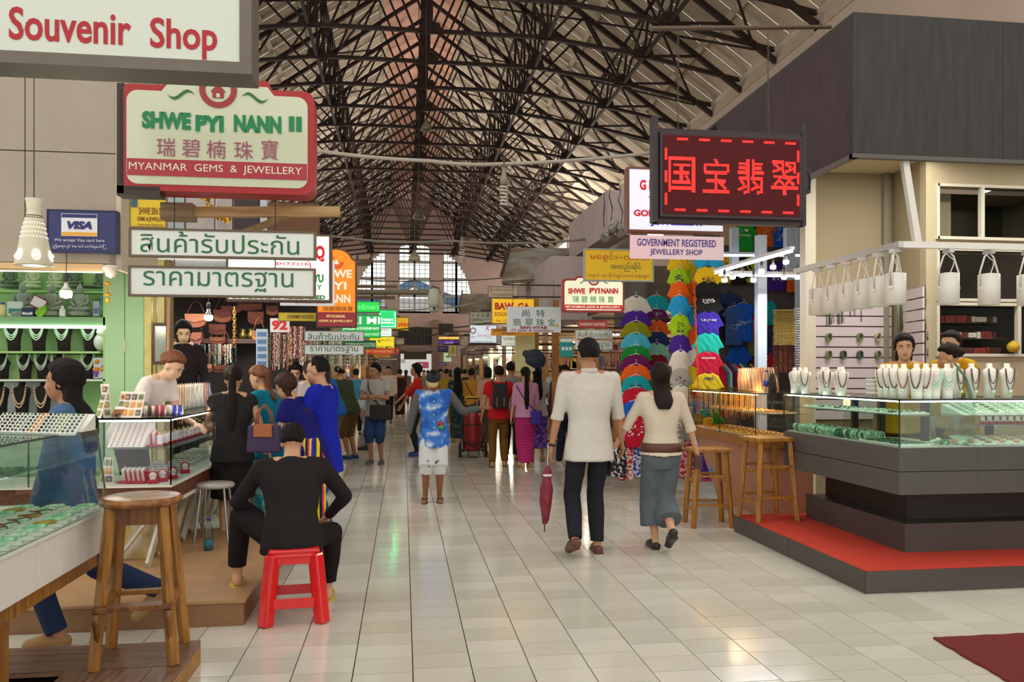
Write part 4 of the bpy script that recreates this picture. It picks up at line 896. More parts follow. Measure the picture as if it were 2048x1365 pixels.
# seated stone figures
def figure(m_):
    b = MB(); b.lathe([(.001, 0), (.075, 0), (.08, .018), (.07, .03), (.001, .03)], n=20)
    b.ell((0, 0, .05), (.075, .05, .026), 14, 8); b.ell((-.045, -.02, .052), (.035, .03, .018), 10, 6); b.ell((.045, -.02, .052), (.035, .03, .018), 10, 6)
    b.loft([((0, 0, .05), (.045, 0, 0), (0, .03, 0)), ((0, 0, .09), (.034, 0, 0), (0, .024, 0)), ((0, 0, .13), (.048, 0, 0), (0, .026, 0)), ((0, 0, .15), (.03, 0, 0), (0, .02, 0)), ((0, 0, .158), (.014, 0, 0), (0, .012, 0))], 14)
    for s in (-1, 1): b.pill((s*.045, 0, .138), (s*.056, -.005, .095), .014, .012, 8); b.pill((s*.056, -.005, .095), (s*.02, -.04, .072), .012, .009, 8)
    b.ell((0, -.002, .182), (.022, .024, .029), 12, 8); b.ell((0, .002, .21), (.012, .012, .012), 10, 6); b.cone((0, .002, .215), (0, .002, .24), .006, .001, 8)
    for s in (-1, 1): b.ell((s*.023, 0, .176), (.004, .006, .012), 6, 4)
    return b.mesh('stone_figure', m_)
F1 = figure(mat('#93a893', .6, var=.3, vs=30)); F2 = figure(mat('#b8d0a2', .5, var=.2, vs=30)); F3 = figure(mat('#5d7a58', .5, var=.3, vs=30))
def fig(px, py0, py1, dy, me, lab): p = W(px, py1, YS+dy); s_ = (W(px, py0, YS+dy).z-p.z)/.24; o = link('stone_figure', me, None, loc=p); o.scale = (s_*.98,)*3; tag(o, lab, 'statue', 'seated stone figures on the green shelves')
for k, (px, y0) in enumerate(((46, 557), (104, 560), (160, 562))): fig(px, y0, 633, .12, F1, 'large grey seated stone figure on front shelf, %s from left' % ORD[k])
for k, (px, y0, me) in enumerate(((20, 522, F3), (66, 525, F2), (111, 527, F2), (150, 524, F3), (203, 530, F3))): fig(px, y0, 576.5, .33, me, 'smaller seated stone figure on rear ledge, %s from left' % ORD[k])
# small things on the figure shelf
def onshelf(px, py, w, h, d, m_, nm, lab, cat, dy=.05, rz=0, build=None):
    p = W(px, py, YS+dy)
    if build: o = build.build(nm, m_, None, loc=p, rz=rz)
    else: b = MB(); b.box((0, 0, h/2), (w, d, h)); b.mi = 1; b.box((0, -d/2-.001, h*.35), (w*.8, .002, h*.35)); o = b.build(nm, m_, None, loc=p, rz=rz)
    tag(o, lab, cat); return o
onshelf(31, 633, .12, .125, .03, [mat('#cfe6dc', .5), mat('#138a8a', .5)], 'leaflet_holder', 'teal and white leaflet holder on the stone figure shelf', 'leaflet holder')
o = onshelf(56, 633, .1, .07, .02, [mat('#1a2550', .5), mat('#dfe4f0', .5)], 'card_sticker', 'small dark blue payment card sign on the figure shelf', 'sign', .03); letter(o, 'VISA', 0, .035, .05, .018, paint('#1a2550'), y=-.013, bold=.05)
def bottle(r, h, cap): b = MB(); b.lathe([(.001, 0), (r, 0), (r, h*.65), (r*.5, h*.8), (r*.5, h*.85), (.001, h*.85)], n=14); b.mi = 1; b.lathe([(.001, h*.85), (r*.55, h*.85), (r*.55, h), (.001, h)], n=12); return b
onshelf(5, 633, 0, 0, 0, [mat('#e8e0a0', .4), mat('#3a5aa0', .4)], 'small_bottle', 'small yellow and blue bottle at the left end of the figure shelf', 'bottle', build=bottle(.03, .12, 0))
onshelf(125, 633, 0, 0, 0, [mat('#dfe6da', .4), mat('#e8ece4', .4)], 'white_bottle', 'small white bottle between the two right stone figures', 'bottle', .0, build=bottle(.024, .09, 0))
onshelf(76, 631, 0, 0, 0, [mat('#7ac01a', .4), mat('#5a9a1a', .4)], 'green_bottle', 'bright green tilted squeeze bottle on the figure shelf', 'bottle', .0, build=bottle(.03, .11, 0)).rotation_euler = (0, .7, 0)
onshelf(194, 633, .05, .13, .04, [mat('#9aa6c0', .4), mat('#5a6aa0', .5)], 'carton', 'slim grey blue carton at the right end of the figure shelf', 'carton')
onshelf(205, 633, 0, 0, 0, [mat('#4a8a5a', .3), mat('#2a6ac0', .4)], 'tall_bottle', 'tall green bottle with blue cap at the right end of the shelf', 'bottle', build=bottle(.026, .17, 0))
b = MB(); b.box((0, 0, .06), (.13, .006, .1)); b.mi = 1; b.box((0, -.004, .06), (.11, .003, .08)); onshelf(70, 618, 0, 0, 0, [mat('#7a2a22', .5), mat('#dfe3e8', .5)], 'certificate_card', 'tilted white certificate card with dark red edge between figures', 'card', .02, build=b).rotation_euler = (0, .5, 0)
onshelf(183, 577, .1, .018, .06, [mat('#2a241e', .6), mat('#2a241e', .6)], 'black_stand', 'flat black display stand on the rear ledge', 'stand', .3)
b = MB(); b.ell((0, 0, .08), (.07, .06, .08), 12, 8); b.ell((.02, -.02, .17), (.06, .05, .05), 12, 8); onshelf(204, 703, 0, 0, 0, mat('#d0d8cc', .5, var=.3), 'plastic_bag', 'bunched white plastic bag at the right end of a green shelf', 'bag', .1, build=b)
b = MB(); b.ell((0, 0, .05), (.05, .05, .05), 10, 8); onshelf(205, 672, 0, 0, 0, mat('#c0304a', .6), 'pink_pouch', 'red pink pouch under the light tube at right shelf end', 'pouch', .1, build=b)
b = MB(); b.box((0, 0, .09), (.1, .07, .18)); b.mi = 1; [b.ell((rs.uniform(-.04, .04), -.04, rs.uniform(.02, .16)), .02, 6, 4) for _ in range(6)]; b.mi = 2; [b.ell((rs.uniform(-.04, .04), -.04, rs.uniform(.02, .16)), .018, 6, 4) for _ in range(6)]
onshelf(202, 757, 0, 0, 0, [mat('#c0ccd0', .4), mat('#e08a2a', .5), mat('#7a4ab0', .5)], 'printed_bag', 'small printed bag with orange and purple marks on the green shelf', 'bag', .1, build=b)
# black busts with pearls
def bust_row(pxs, py, hpx, lab, rowlab, kind, c1, w=.056, sh=.8):
    for k, px in enumerate(pxs):
        p = W(px, py, YS+.12); h = (W(px, py-hpx, YS+.12).z-p.z); s_ = h/.24
        o = link('bust_stand', bust(.24, w, sh).mesh('bust', BB), None, loc=p); o.scale = (s_*1.15, s_, s_); tag(o, 'black velvet necklace bust in the %s, %s from left' % (rowlab, ORD[k]), 'bust stand', 'black busts on the green shelves')
        b = MB()
        for q_, lo in enumerate((.15, .132, .114) if kind == 'multi' else (.10, .075)): b.beads(neck_pts(w*.62+.004*q_, .225 if kind == 'multi' else .21, lo-(.02 if kind != 'multi' else .03), 24+2*q_, yo=-.038-.002*q_), .0052, 6, 4)
        n_ = b.build('necklace', c1, None, loc=p); n_.scale = (s_*1.15, s_, s_); tag(n_, 'pearl bead necklace on the %s black bust of the %s' % (ORD[k], rowlab), 'necklace', 'necklaces on the black busts')
bust_row([-22, 27, 77, 127, 180], 702.5, 62, '', 'top black row', 'multi', mat('#bfe0c0', .25, spec=.7), .062)
bust_row([5, 50, 85, 118, 178], 758.5, 52, '', 'middle black row', 'multi', mat('#c3dcc4', .25, spec=.7), .066, .6)
bust_row([0, 43, 86], 830.5, 66, '', 'lowest black row', 'two', mat('#e3c9a0', .25, spec=.7), .058)
# ---- beige panelled bulkhead
w = structe('wall_left_bulkhead'); YW = 6.4; BP = mat('#a89d8c', .75, var=.06, vs=4, bump=.1, bs=300); JT = mat('#2a241e', .9)
xe, x5 = W(232, 0, YW).x, W(50, 0, YW).x; zb0 = W(150, 526, YW).z; zj = W(150, 305, YW).z
for (a_, c_) in ((x5+.004, xe), (x5-1.25, x5-.004), (x5-2.5, x5-1.258)):
    for (z0, z1) in ((zb0, zj-.004), (zj+.004, zj+1.4)):
        b = MB(); b.bb((a_, YW, z0), (c_, YW+.02, z1)); b.build('panel', BP, w)
b = MB(); b.bb((x5-2.5, YW+.021, zb0), (xe, YW+.06, zj+1.4)); b.build('backing', JT, w)
b = MB(); b.bb((xe+.003, YW-.01, zb0-.05), (xe+.04, YW+.9, zj+1.3)); b.build('corner_strip', mat('#c9bda8', .7), w)
b = MB(); b.bb((x5-2.5, YW+.0, zb0-.05), (W(206, 0, YW).x, YW+.12, zb0-.005)); b.build('soffit_board', mat('#d9b483', .6), w)
# ---- hanging lamps
p = W(68, 532, 4.9); LM = mat('#d9d4b8', .35); t = thing('pendant_lamp', 'white perforated cone pendant lamp hanging near the payment sign', 'lamp', p)
hL = W(68, 398, 4.9).z-p.z; b = MB(); b.lathe([(.098, 0), (.10, .003), (.06, hL*.55), (.035, hL*.80), (.034, hL*.83), (.045, hL), (.04, hL), (.03, hL*.83), (.055, hL*.55), (.094, .004)], n=32); b.build('shade', mat('#cfc9ae', .35, emit=.18, key='lampshade'), t)
b = MB()
for j in range(5):
    for k in range(26):
        a_ = 2*PI*k/26+j*.12; z = hL*(.42+.07*j); r = .1-(.04*z/(hL*.55) if z < hL*.55 else .04+.025*(z-hL*.55)/(hL*.25)); b.ell((r*math.cos(a_), r*math.sin(a_), z), .0028, 5, 4)
for cc in range(6):
    for q_ in range(12): a_ = 2*PI*cc/6+.15*math.cos(2*PI*q_/12)*1.4; z = .055+.028*math.sin(2*PI*q_/12); b.ell(((.101-.04*z/(hL*.55))*math.cos(a_), (.101-.04*z/(hL*.55))*math.sin(a_), z), .005, 5, 4)
    a_ = 2*PI*cc/6; b.ell((.097*math.cos(a_), .097*math.sin(a_), .055), .011, 6, 4)
b.build('light_holes', mat('#fffbe0', .5, emit=2.5), t); b = MB(); b.tube([(0, 0, hL), (0, 0, hL+.9)], .003, 5); b.build('cord', mat('#4a4238', .6), t)
b = MB(); [b.lathe([(.0355+.002*0, hL*(.70+.035*k)), (.0375+.006*(2-k), hL*(.70+.035*k)), (.0365+.006*(2-k), hL*(.712+.035*k))], n=24) for k in range(3)]; b.build('dark_bands', mat('#3a3428', .4), t)
l = bpy.data.lights.new('lamp_light', 'POINT'); l.energy = 12; l.color = (1, .95, .8); l.shadow_soft_size = .04; o = bpy.data.objects.new('lamp_light', l); COL.objects.link(o); o.location = p+Vector((0, 0, .0))
def bulb(lab, p, s=1., up=.4, em=4, col='#ffe2b0'):
    t = thing('light_bulb', lab, 'light bulb', p); b = MB(); b.lathe([(.001, 0), (.034*s, .01*s), (.04*s, .035*s), (.036*s, .055*s)], n=18); b.build('glowing_face', mat(col, .4, emit=em), t)
    b = MB(); b.lathe([(.036*s, .055*s), (.018*s, .085*s), (.014*s, .09*s), (.013*s, .12*s)], n=18); b.build('bulb_neck', mat('#cfd0cc', .15, metal=.6), t)
    b = MB(); b.lathe([(.015*s, .115*s), (.018*s, .12*s), (.016*s, .165*s), (.006*s, .175*s)], n=12); b.build('socket', mat('#2f3034', .5), t)
    b = MB(); b.tube([(0, 0, .17*s), (.004, 0, .17*s+up*.5), (0, 0, .17*s+up)], .003, 5); b.build('cord', mat('#2f2a26', .6), t); return t
bulb('reflector bulb hanging in front of the grey stone figures', W(132, 598, 6.1), 1.05, .22)
bulb('white spiral free bulb hanging above the dark haired clerk', W(417, 643, 9.3), 1.2, .12, 5, '#fff4e0')
l = bpy.data.lights.new('bulb_light', 'POINT'); l.energy = 9; l.color = (1, .86, .68); l.shadow_soft_size = .05; o = bpy.data.objects.new('bulb_light', l); COL.objects.link(o); o.location = (-2.3, 6.3, 1.95)
l = bpy.data.lights.new('bulb_light', 'POINT'); l.energy = 26; l.color = (1, .88, .72); l.shadow_soft_size = .05; o = bpy.data.objects.new('bulb_light', l); COL.objects.link(o); o.location = (-2.1, 7.6, 2.1)
b = MB(); b.lathe([(.001, .02), (.055, .02), (.055, .0), (.045, -.02), (.03, -.06), (.001, -.075)], n=18); tag(b.build('dome_sensor', mat('#e6d9cf', .35), None, loc=W(221, 537, 6.35)), 'small white dome fixed under the bulkhead corner', 'dome')
b = MB(); p = W(215, 560, 6.7); b.tube([(0, 0, .08), (0, 0, -.1)], .002, 4); [b.lathe([(.004, z+.02), (.03*s_, z), (.026*s_, z-.006), (.004, z-.012)], n=10) for z, s_ in ((-.03, 1), (-.12, 1), (-.17, .6))]; b.ell((0, 0, -.16), (.016, .016, .025), 8, 6); [b.tube([(.022*math.cos(a_), .022*math.sin(a_), -.03), (.022*math.cos(a_), .022*math.sin(a_), -.12)], .0015, 4) for a_ in (0, 1.57, 3.14, 4.7)]
tag(b.build('gold_ornament', mat('#d9a820', .35, metal=.4), None, loc=p), 'golden tiered ornament hanging in front of the green cupboard', 'ornament')
# ================================================================ SIGNS
RD = '#c8102a'; GN = '#127a3a'; 

def sign(name, lab, box, Y, bg, frame, texts=(), emit=0, fw=.018, dep=.06, hang=None, group=None, cat='sign', tilt=0):
    """board facing down the hall; box = photo edges at its middle; texts = (string, centre px, centre py, w px, h px, colour, kw)"""
    x0, y0, x1, y1 = box; cx = (x0+x1)/2; a = W(x0, 0, Y).x; c = W(x1, 0, Y).x; pt = W(cx, y0, Y); pb = W(cx, y1, Y)
    z0, z1 = pb.z, pt.z; mx, mz = (a+c)/2, (z0+z1)/2; w, h = c-a, z1-z0
    t = thing(name, lab, cat, (mx, Y, mz), 0, group)
    if tilt: t.rotation_euler = (0, tilt, 0)
    if frame:
        b = MB(); b.bb((-w/2, 0, -h/2), (-w/2+fw, dep, h/2)); b.bb((w/2-fw, 0, -h/2), (w/2, dep, h/2)); b.bb((-w/2+fw, 0, h/2-fw), (w/2-fw, dep, h/2)); b.bb((-w/2+fw, 0, -h/2), (w/2-fw, dep, -h/2+fw))
        b.build('frame', mat(frame, .5, var=.1), t)
    else: fw = 0
    b = MB(); b.bb((-w/2+fw*.8, .006, -h/2+fw*.8), (w/2-fw*.8, dep-.005, h/2-fw*.8)); pan_ = b.build('panel', mat(bg, .3, emit=emit, key='panel'), t)
    m_pp = w/(x1-x0)
    for tx in texts:
        s, px, py, pw, ph, col = tx[:6]; kw = dict(tx[6]) if len(tx) > 6 else {}
        e_ = kw.pop('emit', emit*.8); lb = kw.pop('lab', None)
        p = W(px, 0, Y).x-mx; zz = W(px, py, Y).z-mz if kw.pop('abs', 0) else (HZ-py)*((pt.x*SA+Y*CA)/FP)+CH-mz
        o = letter(pan_, s, p, zz, pw*m_pp, ph*m_pp, paint(col, e_), y=.0035, **kw)
    if (8.2 if mx > .6 else 11.6) < Y < 23 and not hang:
        xw = (-2.95 if mx < .6 else 4.25)-mx; b = MB(); b.cone((0, .03, h/2+.03), (xw, .03, h/2+.03), .014, .014, 6); [b.cone((q*w*.35, .03, h/2-.01), (q*w*.35, .03, h/2+.03), .004, .004, 4) for q in (-1, 1)]; b.build('support_pole', mat('#4a4036', .85, spec=.2), t)
    if hang:
        for px, ptop in hang:
            b = MB(); X = W(px, 0, Y).x-mx; b.tube([(X, .03, h/2), (X+.003, .03, h/2+(W(px, ptop, Y).z-z1)*.5), (X, .03, W(px, ptop, Y).z-mz)], .003, 5); b.build('hanging_wire', mat('#3a3530', .6), t)
    return t, mx, mz, w, h
B = {'bold': .015}; BB_ = {'bold': .05}
sign('souvenir_sign', 'big white souvenir shop light box with thick grey frame hanging nearest the camera', (-90, -90, 503, 134), 3.2, '#ccd3c6', '#6b6357', [('Souvenir', 140, 55, 242, 70, '#a80c1e', {'bold': .02}), ('Shop', 367, 68, 138, 85, '#a80c1e', {'bold': .02})], fw=.045, dep=.16, emit=.03)
# crested double board
def crested(lab, box, Y, bg, rim, lines, band, bandtxt, dep, emit, orn=True):
    x0, y0, x1, y1 = box; a = W(x0, 0, Y).x; c = W(x1, 0, Y).x; cx = (x0+x1)/2; z0 = W(cx, y1, Y).z; z1 = W(cx, y0, Y).z; mx, mz = (a+c)/2, (z0+z1)/2; w, h = c-a, z1-z0; m_pp = w/(x1-x0)
    t = thing('crested_sign', lab, 'sign', (mx, Y, mz))
    def outline(i):
        W2, H2 = w/2-i, h/2-i; st = h*.075; pts = []
        def arc(cx_, cz_, r, a0, a1): 
            for k in range(6): t_ = math.radians(a0+(a1-a0)*k/5); pts.append((cx_+r*math.cos(t_), cz_+r*math.sin(t_)))
        r = h*.09; top = H2-st
        arc(-W2+r, -H2+r, r, 180, 270); arc(W2-r, -H2+r, r, 270, 360); arc(W2-r, top-r, r, 0, 90)
        pts.append((w*.28+i*.3, top)); pts.append((w*.255, H2)); pts.append((-w*.255, H2)); pts.append((-w*.28-i*.3, top)); arc(-W2+r, top-r, r, 90, 180); return pts
    b = MB(); b.prism(outline(0), dep, lambda u, v, q: Vector((u, q, v))); b.build('casing', mat(rim, .45, emit=emit*.3), t)
    b = MB(); b.prism(outline(h*.055), .004, lambda u, v, q: Vector((u, -.004+q, v))); fp_ = b.build('face_panel', mat(bg, .12, emit=emit, key='panel', coat=.6), t)
    b = MB(); b.bb((-w/2+h*.06, -.008, W(cx, band[1], Y).z-mz), (w/2-h*.06, -.003, W(cx, band[0], Y).z-mz)); b.build('band', paint(rim if band[2] is None else band[2], emit*.6), t)
    for s, px, py, pw, ph, col, kw in lines+[bandtxt]:
        letter(fp_, s, W(px, 0, Y).x-mx, W(cx, py, Y).z-mz, pw*m_pp, ph*m_pp, paint(col, emit*.7), y=-.0095, **kw)
    if orn:
        zt_ = h/2-h*.10; R_ = h*.16; b = MB()
        for k in range(20):
            a0, a1 = [math.radians(-230+280*q/20) for q in (k, k+1)]
            b.add([(R_*.68*math.cos(a0), -.010, zt_+R_*.68*math.sin(a0)), (R_*.68*math.cos(a1), -.010, zt_+R_*.68*math.sin(a1)), (R_*math.cos(a1), -.010, zt_+R_*math.sin(a1)), (R_*math.cos(a0), -.010, zt_+R_*math.sin(a0))], [(0, 1, 2, 3)])
        f = R_*.6
        for q in ([(-.7, -.2), (.7, -.2), (0, .55)], [(-.5, -.75), (.5, -.75), (.5, -.2), (-.5, -.2)], [(-.12, .4), (.12, .4), (0, 1.15)]):
            b.add([(u*f, -.010, zt_+v*f) for u, v in q], [tuple(range(len(q)))])
        em_ = b.build('emblem', paint('#9c2f3a', emit*.6), fp_)
        b = MB(); b.bb((-f*.16, -.012, zt_-f*.7), (f*.16, -.010, zt_-f*.35)); b.build('emblem_door', paint(bg, emit), t)
        for s_ in (-1, 1):
            b = MB(); xx = [.75+.75*k/10 for k in range(11)]
            up = [(s_*(R_*1.2+R_*(x-.75)*2.0), zt_-R_*.35+R_*.22*math.sin((x-.75)/.75*2*PI)+R_*.10*math.sin((x-.75)/.75*PI)) for x in xx]
            dn = [(s_*(R_*1.2+R_*(x-.75)*2.0), zt_-R_*.35+R_*.22*math.sin((x-.75)/.75*2*PI)-R_*.10*math.sin((x-.75)/.75*PI)) for x in xx]
            for k in range(10): b.add([(up[k][0], -.010, up[k][1]), (up[k+1][0], -.010, up[k+1][1]), (dn[k+1][0], -.010, dn[k+1][1]), (dn[k][0], -.010, dn[k][1])], [(0, 1, 2, 3)])
            b.build('leaf_ornament', paint('#2a6a3c', emit*.5), t)
    return t, mx, mz, w, h
DGN = '#0f8048'
crested('large crested white sign with red rim and green lettering above two Thai boards', (240, 158, 628, 385), 4.4, '#cbd1b4', '#a82426',
    [('SHWE', 334, 246, 96, 36, DGN, {'bold': .055}), ('PYI', 420, 249, 56, 34, DGN, {'bold': .055}), ('NANN', 516, 246, 96, 36, DGN, {'bold': .055}), ('II', 591, 243, 26, 32, DGN, {'bold': .045}),
     ('瑞', 333, 299, 36, 38, '#9a4a62', {'bold': .012}), ('碧', 383, 299, 36, 38, '#9a4a62', {'bold': .012}), ('楠', 433, 300, 38, 38, '#9a4a62', {'bold': .012}), ('珠', 488, 300, 38, 38, '#9a4a62', {'bold': .012}), ('寶', 540, 297, 34, 42, '#9a4a62', {'bold': .012})],
    (323, 356, '#a83240'), ('MYANMAR  GEMS  &  JEWELLERY', 434, 340, 345, 20, '#e8e0cc', {}), .16, .03)
# bars of the double serif
TG = '#1f6a3a'
WIRE = [(345, 380), (548, 375)]
sign('thai_board', 'upper long white board with green Thai lettering hanging below the crested sign', (257, 459, 632, 517), 4.5, '#e4eae2', '#6b5a44', [('สินค้ารับประกัน', 441, 486, 318, 44, TG, {'bold': .008})], fw=.012, dep=.03, hang=WIRE)
sign('thai_board', 'lower long white board with green Thai lettering hanging in front of a lit sign', (256, 534, 631, 595), 4.5, '#dfe5de', '#6b5a44', [('ราคามาตรฐาน', 438, 563, 300, 42, TG, {'bold': .008})], fw=.012, dep=.03, hang=[(345, 517), (548, 517)])
# pale wooden beam and dark bracket that carry them
p0, p1 = W(345, 425, 4.7), W(680, 424, 4.7)
b = MB(); b.bar((0, 0, 0), p1-p0, .05, .055); t = thing('wood_beam', 'pale rough wooden beam sticking out above the Thai boards', 'beam', p0); b.build('beam', wood('#c9a878', '#a88655', (1, 14, 14), .8), t); b = MB(); b.bar((-.05, 0, 0), (.12, 0, 0), .11, .09); b.build('end_block', wood('#9a8468', '#7c684d', (1, 10, 10), .8), t)
b = MB(); b.bar((.35, .02, -.12), (.62, .02, .0), .035); b.build('strut', wood('#b0925f', None, (4, 4, 4), .8), t)
b = MB(); a = W(236, 168, 4.42); c = W(236, 388, 4.42); b.bb((a.x, 4.4, c.z), (a.x+.035, 4.5, a.z)); q = W(322, 388, 4.42); b.bb((a.x, 4.4, c.z-.01), (q.x, 4.5, c.z+.04)); tag(b.build('sign_bracket', mat('#3a3028', .6), None), 'dark iron angle bracket left of the crested white sign', 'bracket')
# visa panel (payment sign)
VN = '#20246e'
def visa(box, Y, lab, sc=1.):
    r = sign('card_sign', lab, box, Y, '#262a63', '#1c1f4f', [], fw=.008, dep=.08, emit=.05); t, mx, mz, w, h = r; return r
t, mx, mz, w, h = visa((93, 420, 233, 505), 6.25, 'dark blue card payment sign on the beige panelled wall')
def sub(t, mx, mz, Y, x0, y0, x1, y1, col, nm='plate', dy=-.004, emit=0, ref=None):
    a, c = W(x0, 0, Y).x-mx, W(x1, 0, Y).x-mx; cx = ref if ref else (x0+x1)/2; b = MB(); b.bb((a, dy, W(cx, y1, Y).z-mz), (c, dy+.004, W(cx, y0, Y).z-mz)); return b.build(nm, paint(col, emit), t)
sub(t, mx, mz, 6.25, 123, 428, 195, 473, '#e6e6ea', 'logo_plate'); sub(t, mx, mz, 6.25, 124, 429, 194, 436, VN, 'blue_stripe', -.006); sub(t, mx, mz, 6.25, 124, 465, 194, 472, '#e9a93a', 'gold_stripe', -.006)
def put(t, mx, mz, Y, s, px, py, pw, ph, col, y=-.009, **kw):
    m_pp = (W(px+1, 0, Y).x-W(px, 0, Y).x); return letter(t, s, W(px, 0, Y).x-mx, W(px, py, Y).z-mz, pw*m_pp, ph*m_pp, paint(col, kw.pop('emit', 0)), y=y, **kw)
put(t, mx, mz, 6.25, 'VISA', 160, 451, 50, 17, VN, bold=.06, italic=.25)
put(t, mx, mz, 6.25, 'We accept Visa card here', 160, 482, 100, 8, '#dfe0ea'); put(t, mx, mz, 6.25, 'ဤနေရာတွင် Visa ကဒ် လက်ခံနေပါပြီ', 160, 494, 106, 10, '#dfe0ea')
# yellow board behind
t, mx, mz, w, h = sign('yellow_board', 'tilted yellow gems board half hidden behind the crested white sign', (258, 375, 333, 455), 5.4, '#e8c814', '#8a7a30', [('SHWE SIN SU', 302, 422, 50, 15, '#7a2a14', B), ('GEMS & JEWELLERY', 302, 439, 56, 11, '#7a2a14', B), ('Government Registered', 300, 450, 50, 6, '#7a2a14')], fw=.006, dep=.03)
sub(t, mx, mz, 5.4, 262, 388, 274, 414, '#2f5f7a', 'picture', .0)
# large lit sign behind the Thai boards
t, mx, mz, w, h = sign('lit_sign', 'white glowing sign with big red letter partly hidden by Thai boards', (452, 467, 662, 603), 6.0, '#f2f6ee', '#5f4a38', [('GOLDEN Q', 590, 506, 120, 34, RD, BB_), ('စတားရဲ', 587, 528, 75, 14, RD, {}), ('JADE & GEMS YU', 590, 558, 115, 22, GN, BB_), ('JEWELLERY', 600, 575, 90, 14, GN, B), ('GOVERNMENT  REGISTERED', 557, 594, 188, 9, '#1f6a3a', BB_)], fw=.014, emit=.5, dep=.12)
sign('white_board', 'white jewellery shop board just behind the glowing red letter sign', (560, 520, 669, 612), 6.6, '#e3e3ea', None, [('JEWELLERY SHOP', 622, 606, 62, 6, RD, {})], dep=.02)
sign('registered_board', 'small yellow government registered board left of the orange arched sign', (556, 625, 632, 643), 7.6, '#dcbf1a', '#4d4020', [('GOVERNMENT REGISTERED', 601, 634, 54, 8, '#4a3312', B)], fw=.004, dep=.03)
# orange arched sign
Y = 7.2; x0, y0, x1, y1 = 633, 497, 713, 655; a = W(x0, 0, Y).x; c = W(x1, 0, Y).x; z0 = W(673, y1, Y).z; z1 = W(673, y0, Y).z; mx, mz = (a+c)/2, (z0+z1)/2; w, h = c-a, z1-z0
t = thing('arched_sign', 'tall orange arched sign with white letters and maroon foot', 'sign', (mx, Y, mz))
def arch(i):
    W2, H2 = w/2-i, h/2-i; sh = H2-h*.15; pts = [(-W2, -H2), (W2, -H2), (W2, sh), (W2*.85, sh+.02*h)]
    for k in range(9): a_ = math.radians(15+150*k/8); pts.append((W2*.8*math.cos(a_), sh+.0+h*.15*math.sin(a_)))
    return pts+[(-W2*.85, sh+.02*h), (-W2, sh)]
b = MB(); b.prism(arch(0), .12, lambda u, v, q: Vector((u, q, v))); b.build('casing', mat('#5a3418', .5), t)
b = MB(); b.prism(arch(.012), .004, lambda u, v, q: Vector((u, -.004+q, v))); b.build('face_panel', mat('#f08c18', .3, emit=.35), t)
sub(t, mx, mz, Y, x0+2, 625, x1-2, 653, '#8a2430', 'maroon_band', -.008, .2, 673)
for s, px, py, pw, ph, col in (('SHWE', 673, 548, 62, 17, '#f6f0e0'), ('PYI', 673, 572, 40, 16, '#f6f0e0'), ('NANN', 673, 598, 56, 17, '#f6f0e0'), ('瑞碧楠珠寶', 676, 618, 60, 10, '#5a3a12'), ('MYANMAR', 672, 633, 38, 6, '#e8c07a'), ('GEMS & JEWELLERY', 672, 643, 68, 6, '#e8c07a')): put(t, mx, mz, Y, s, px, py, pw, ph, col, y=-.010, bold=.03, emit=.25)
b = MB()
for r0, r1 in ((.030, .036), (.042, .048), (.054, .062)):
    for k in range(18):
        a0, a1 = [math.radians(-210+240*q/18-30) for q in (k, k+1)]; zc_ = h/2-h*.17; b.add([(r_*math.cos(q), -.008, zc_+r_*math.sin(q)) for r_, q in ((r0, a0), (r0, a1), (r1, a1), (r1, a0))], [(0, 1, 2, 3)])
b.build('emblem', paint('#c0283a', .2), t)
b = MB(); zc_ = h/2-h*.17; b.add([(-.022, -.009, zc_-.02), (.022, -.009, zc_-.02), (0, -.009, zc_+.02)], [(0, 1, 2)]); b.build('emblem_house', paint('#f6f0e0', .2), t)
# number 92
sign('number_sign', 'white square sign with large red number 92', (540, 637, 579, 665), 8.0, '#e8dcdc', None, [('92', 559, 651, 31, 20, '#d01c2c', BB_)], dep=.01)
sign('thai_board', 'upper of two smaller grey Thai boards beneath the orange arched sign', (608, 662, 728, 683), 8.6, '#c6cfce', '#5c5650', [('สินค้ารับประกัน', 667, 673, 102, 14, '#26463c', {'bold': .01})], fw=.006, dep=.02)
sign('thai_board', 'lower of two smaller grey Thai boards beneath the orange arched sign', (608, 690, 728, 710), 8.6, '#c6cfce', '#5c5650', [('ราคามาตรฐาน', 668, 700, 96, 13, '#26463c', {'bold': .01})], fw=.006, dep=.02, hang=[(625, 683), (712, 683)])
sign('green_sign', 'bright green sign with thin Thai letters behind the orange sign', (700, 603, 760, 625), 9.4, '#0fae3a', '#0c5a24', [('อรักษา', 735, 614, 44, 10, '#6fe08a')], emit=1.0, fw=.006)
sign('green_sign', 'bright green jewellery and souvenir shop sign with white letters', (682, 630, 761, 676), 9.4, '#0fa84a', '#0c5a24', [('KI MI', 730, 641, 60, 15, '#ffffff', B), ('JEWELLERY & SOUVENIR SHOP', 722, 658, 72, 7, '#ffffff', B), ('BAZAAR MARKET', 742, 669, 34, 5, '#e0ffe0')], emit=.5, fw=.006)
sign('blue_strip_board', 'thin pale board squeezed between two bright green signs', (700, 626, 745, 630), 9.5, '#c8d8ea', None, [('JEWELS', 725, 628, 36, 3, '#20408a')], dep=.03)
t, mx, mz, w, h = sign('led_sign', 'dark green electric sign with dotted light border beside the yellow sign', (757, 617, 793, 657), 20, '#0a6a36', '#0a7a3c', [('Treasure', 773, 639, 26, 6, '#eafff0', {'emit': 2.5}), ('Jewellry', 774, 646, 26, 6, '#eafff0', {'emit': 3})], emit=4.5, fw=.02)
b = MB()
for k in range(9):
    for s_ in (-1, 1): b.box((-w*.43+w*.86*k/8, -.004, s_*h*.42), (w*.06, .006, .014)); b.box((s_*w*.43, -.004, -h*.4+h*.8*k/8), (.014, .006, h*.05))
b.build('border_lights', mat('#5affb8', .5, emit=60), t)
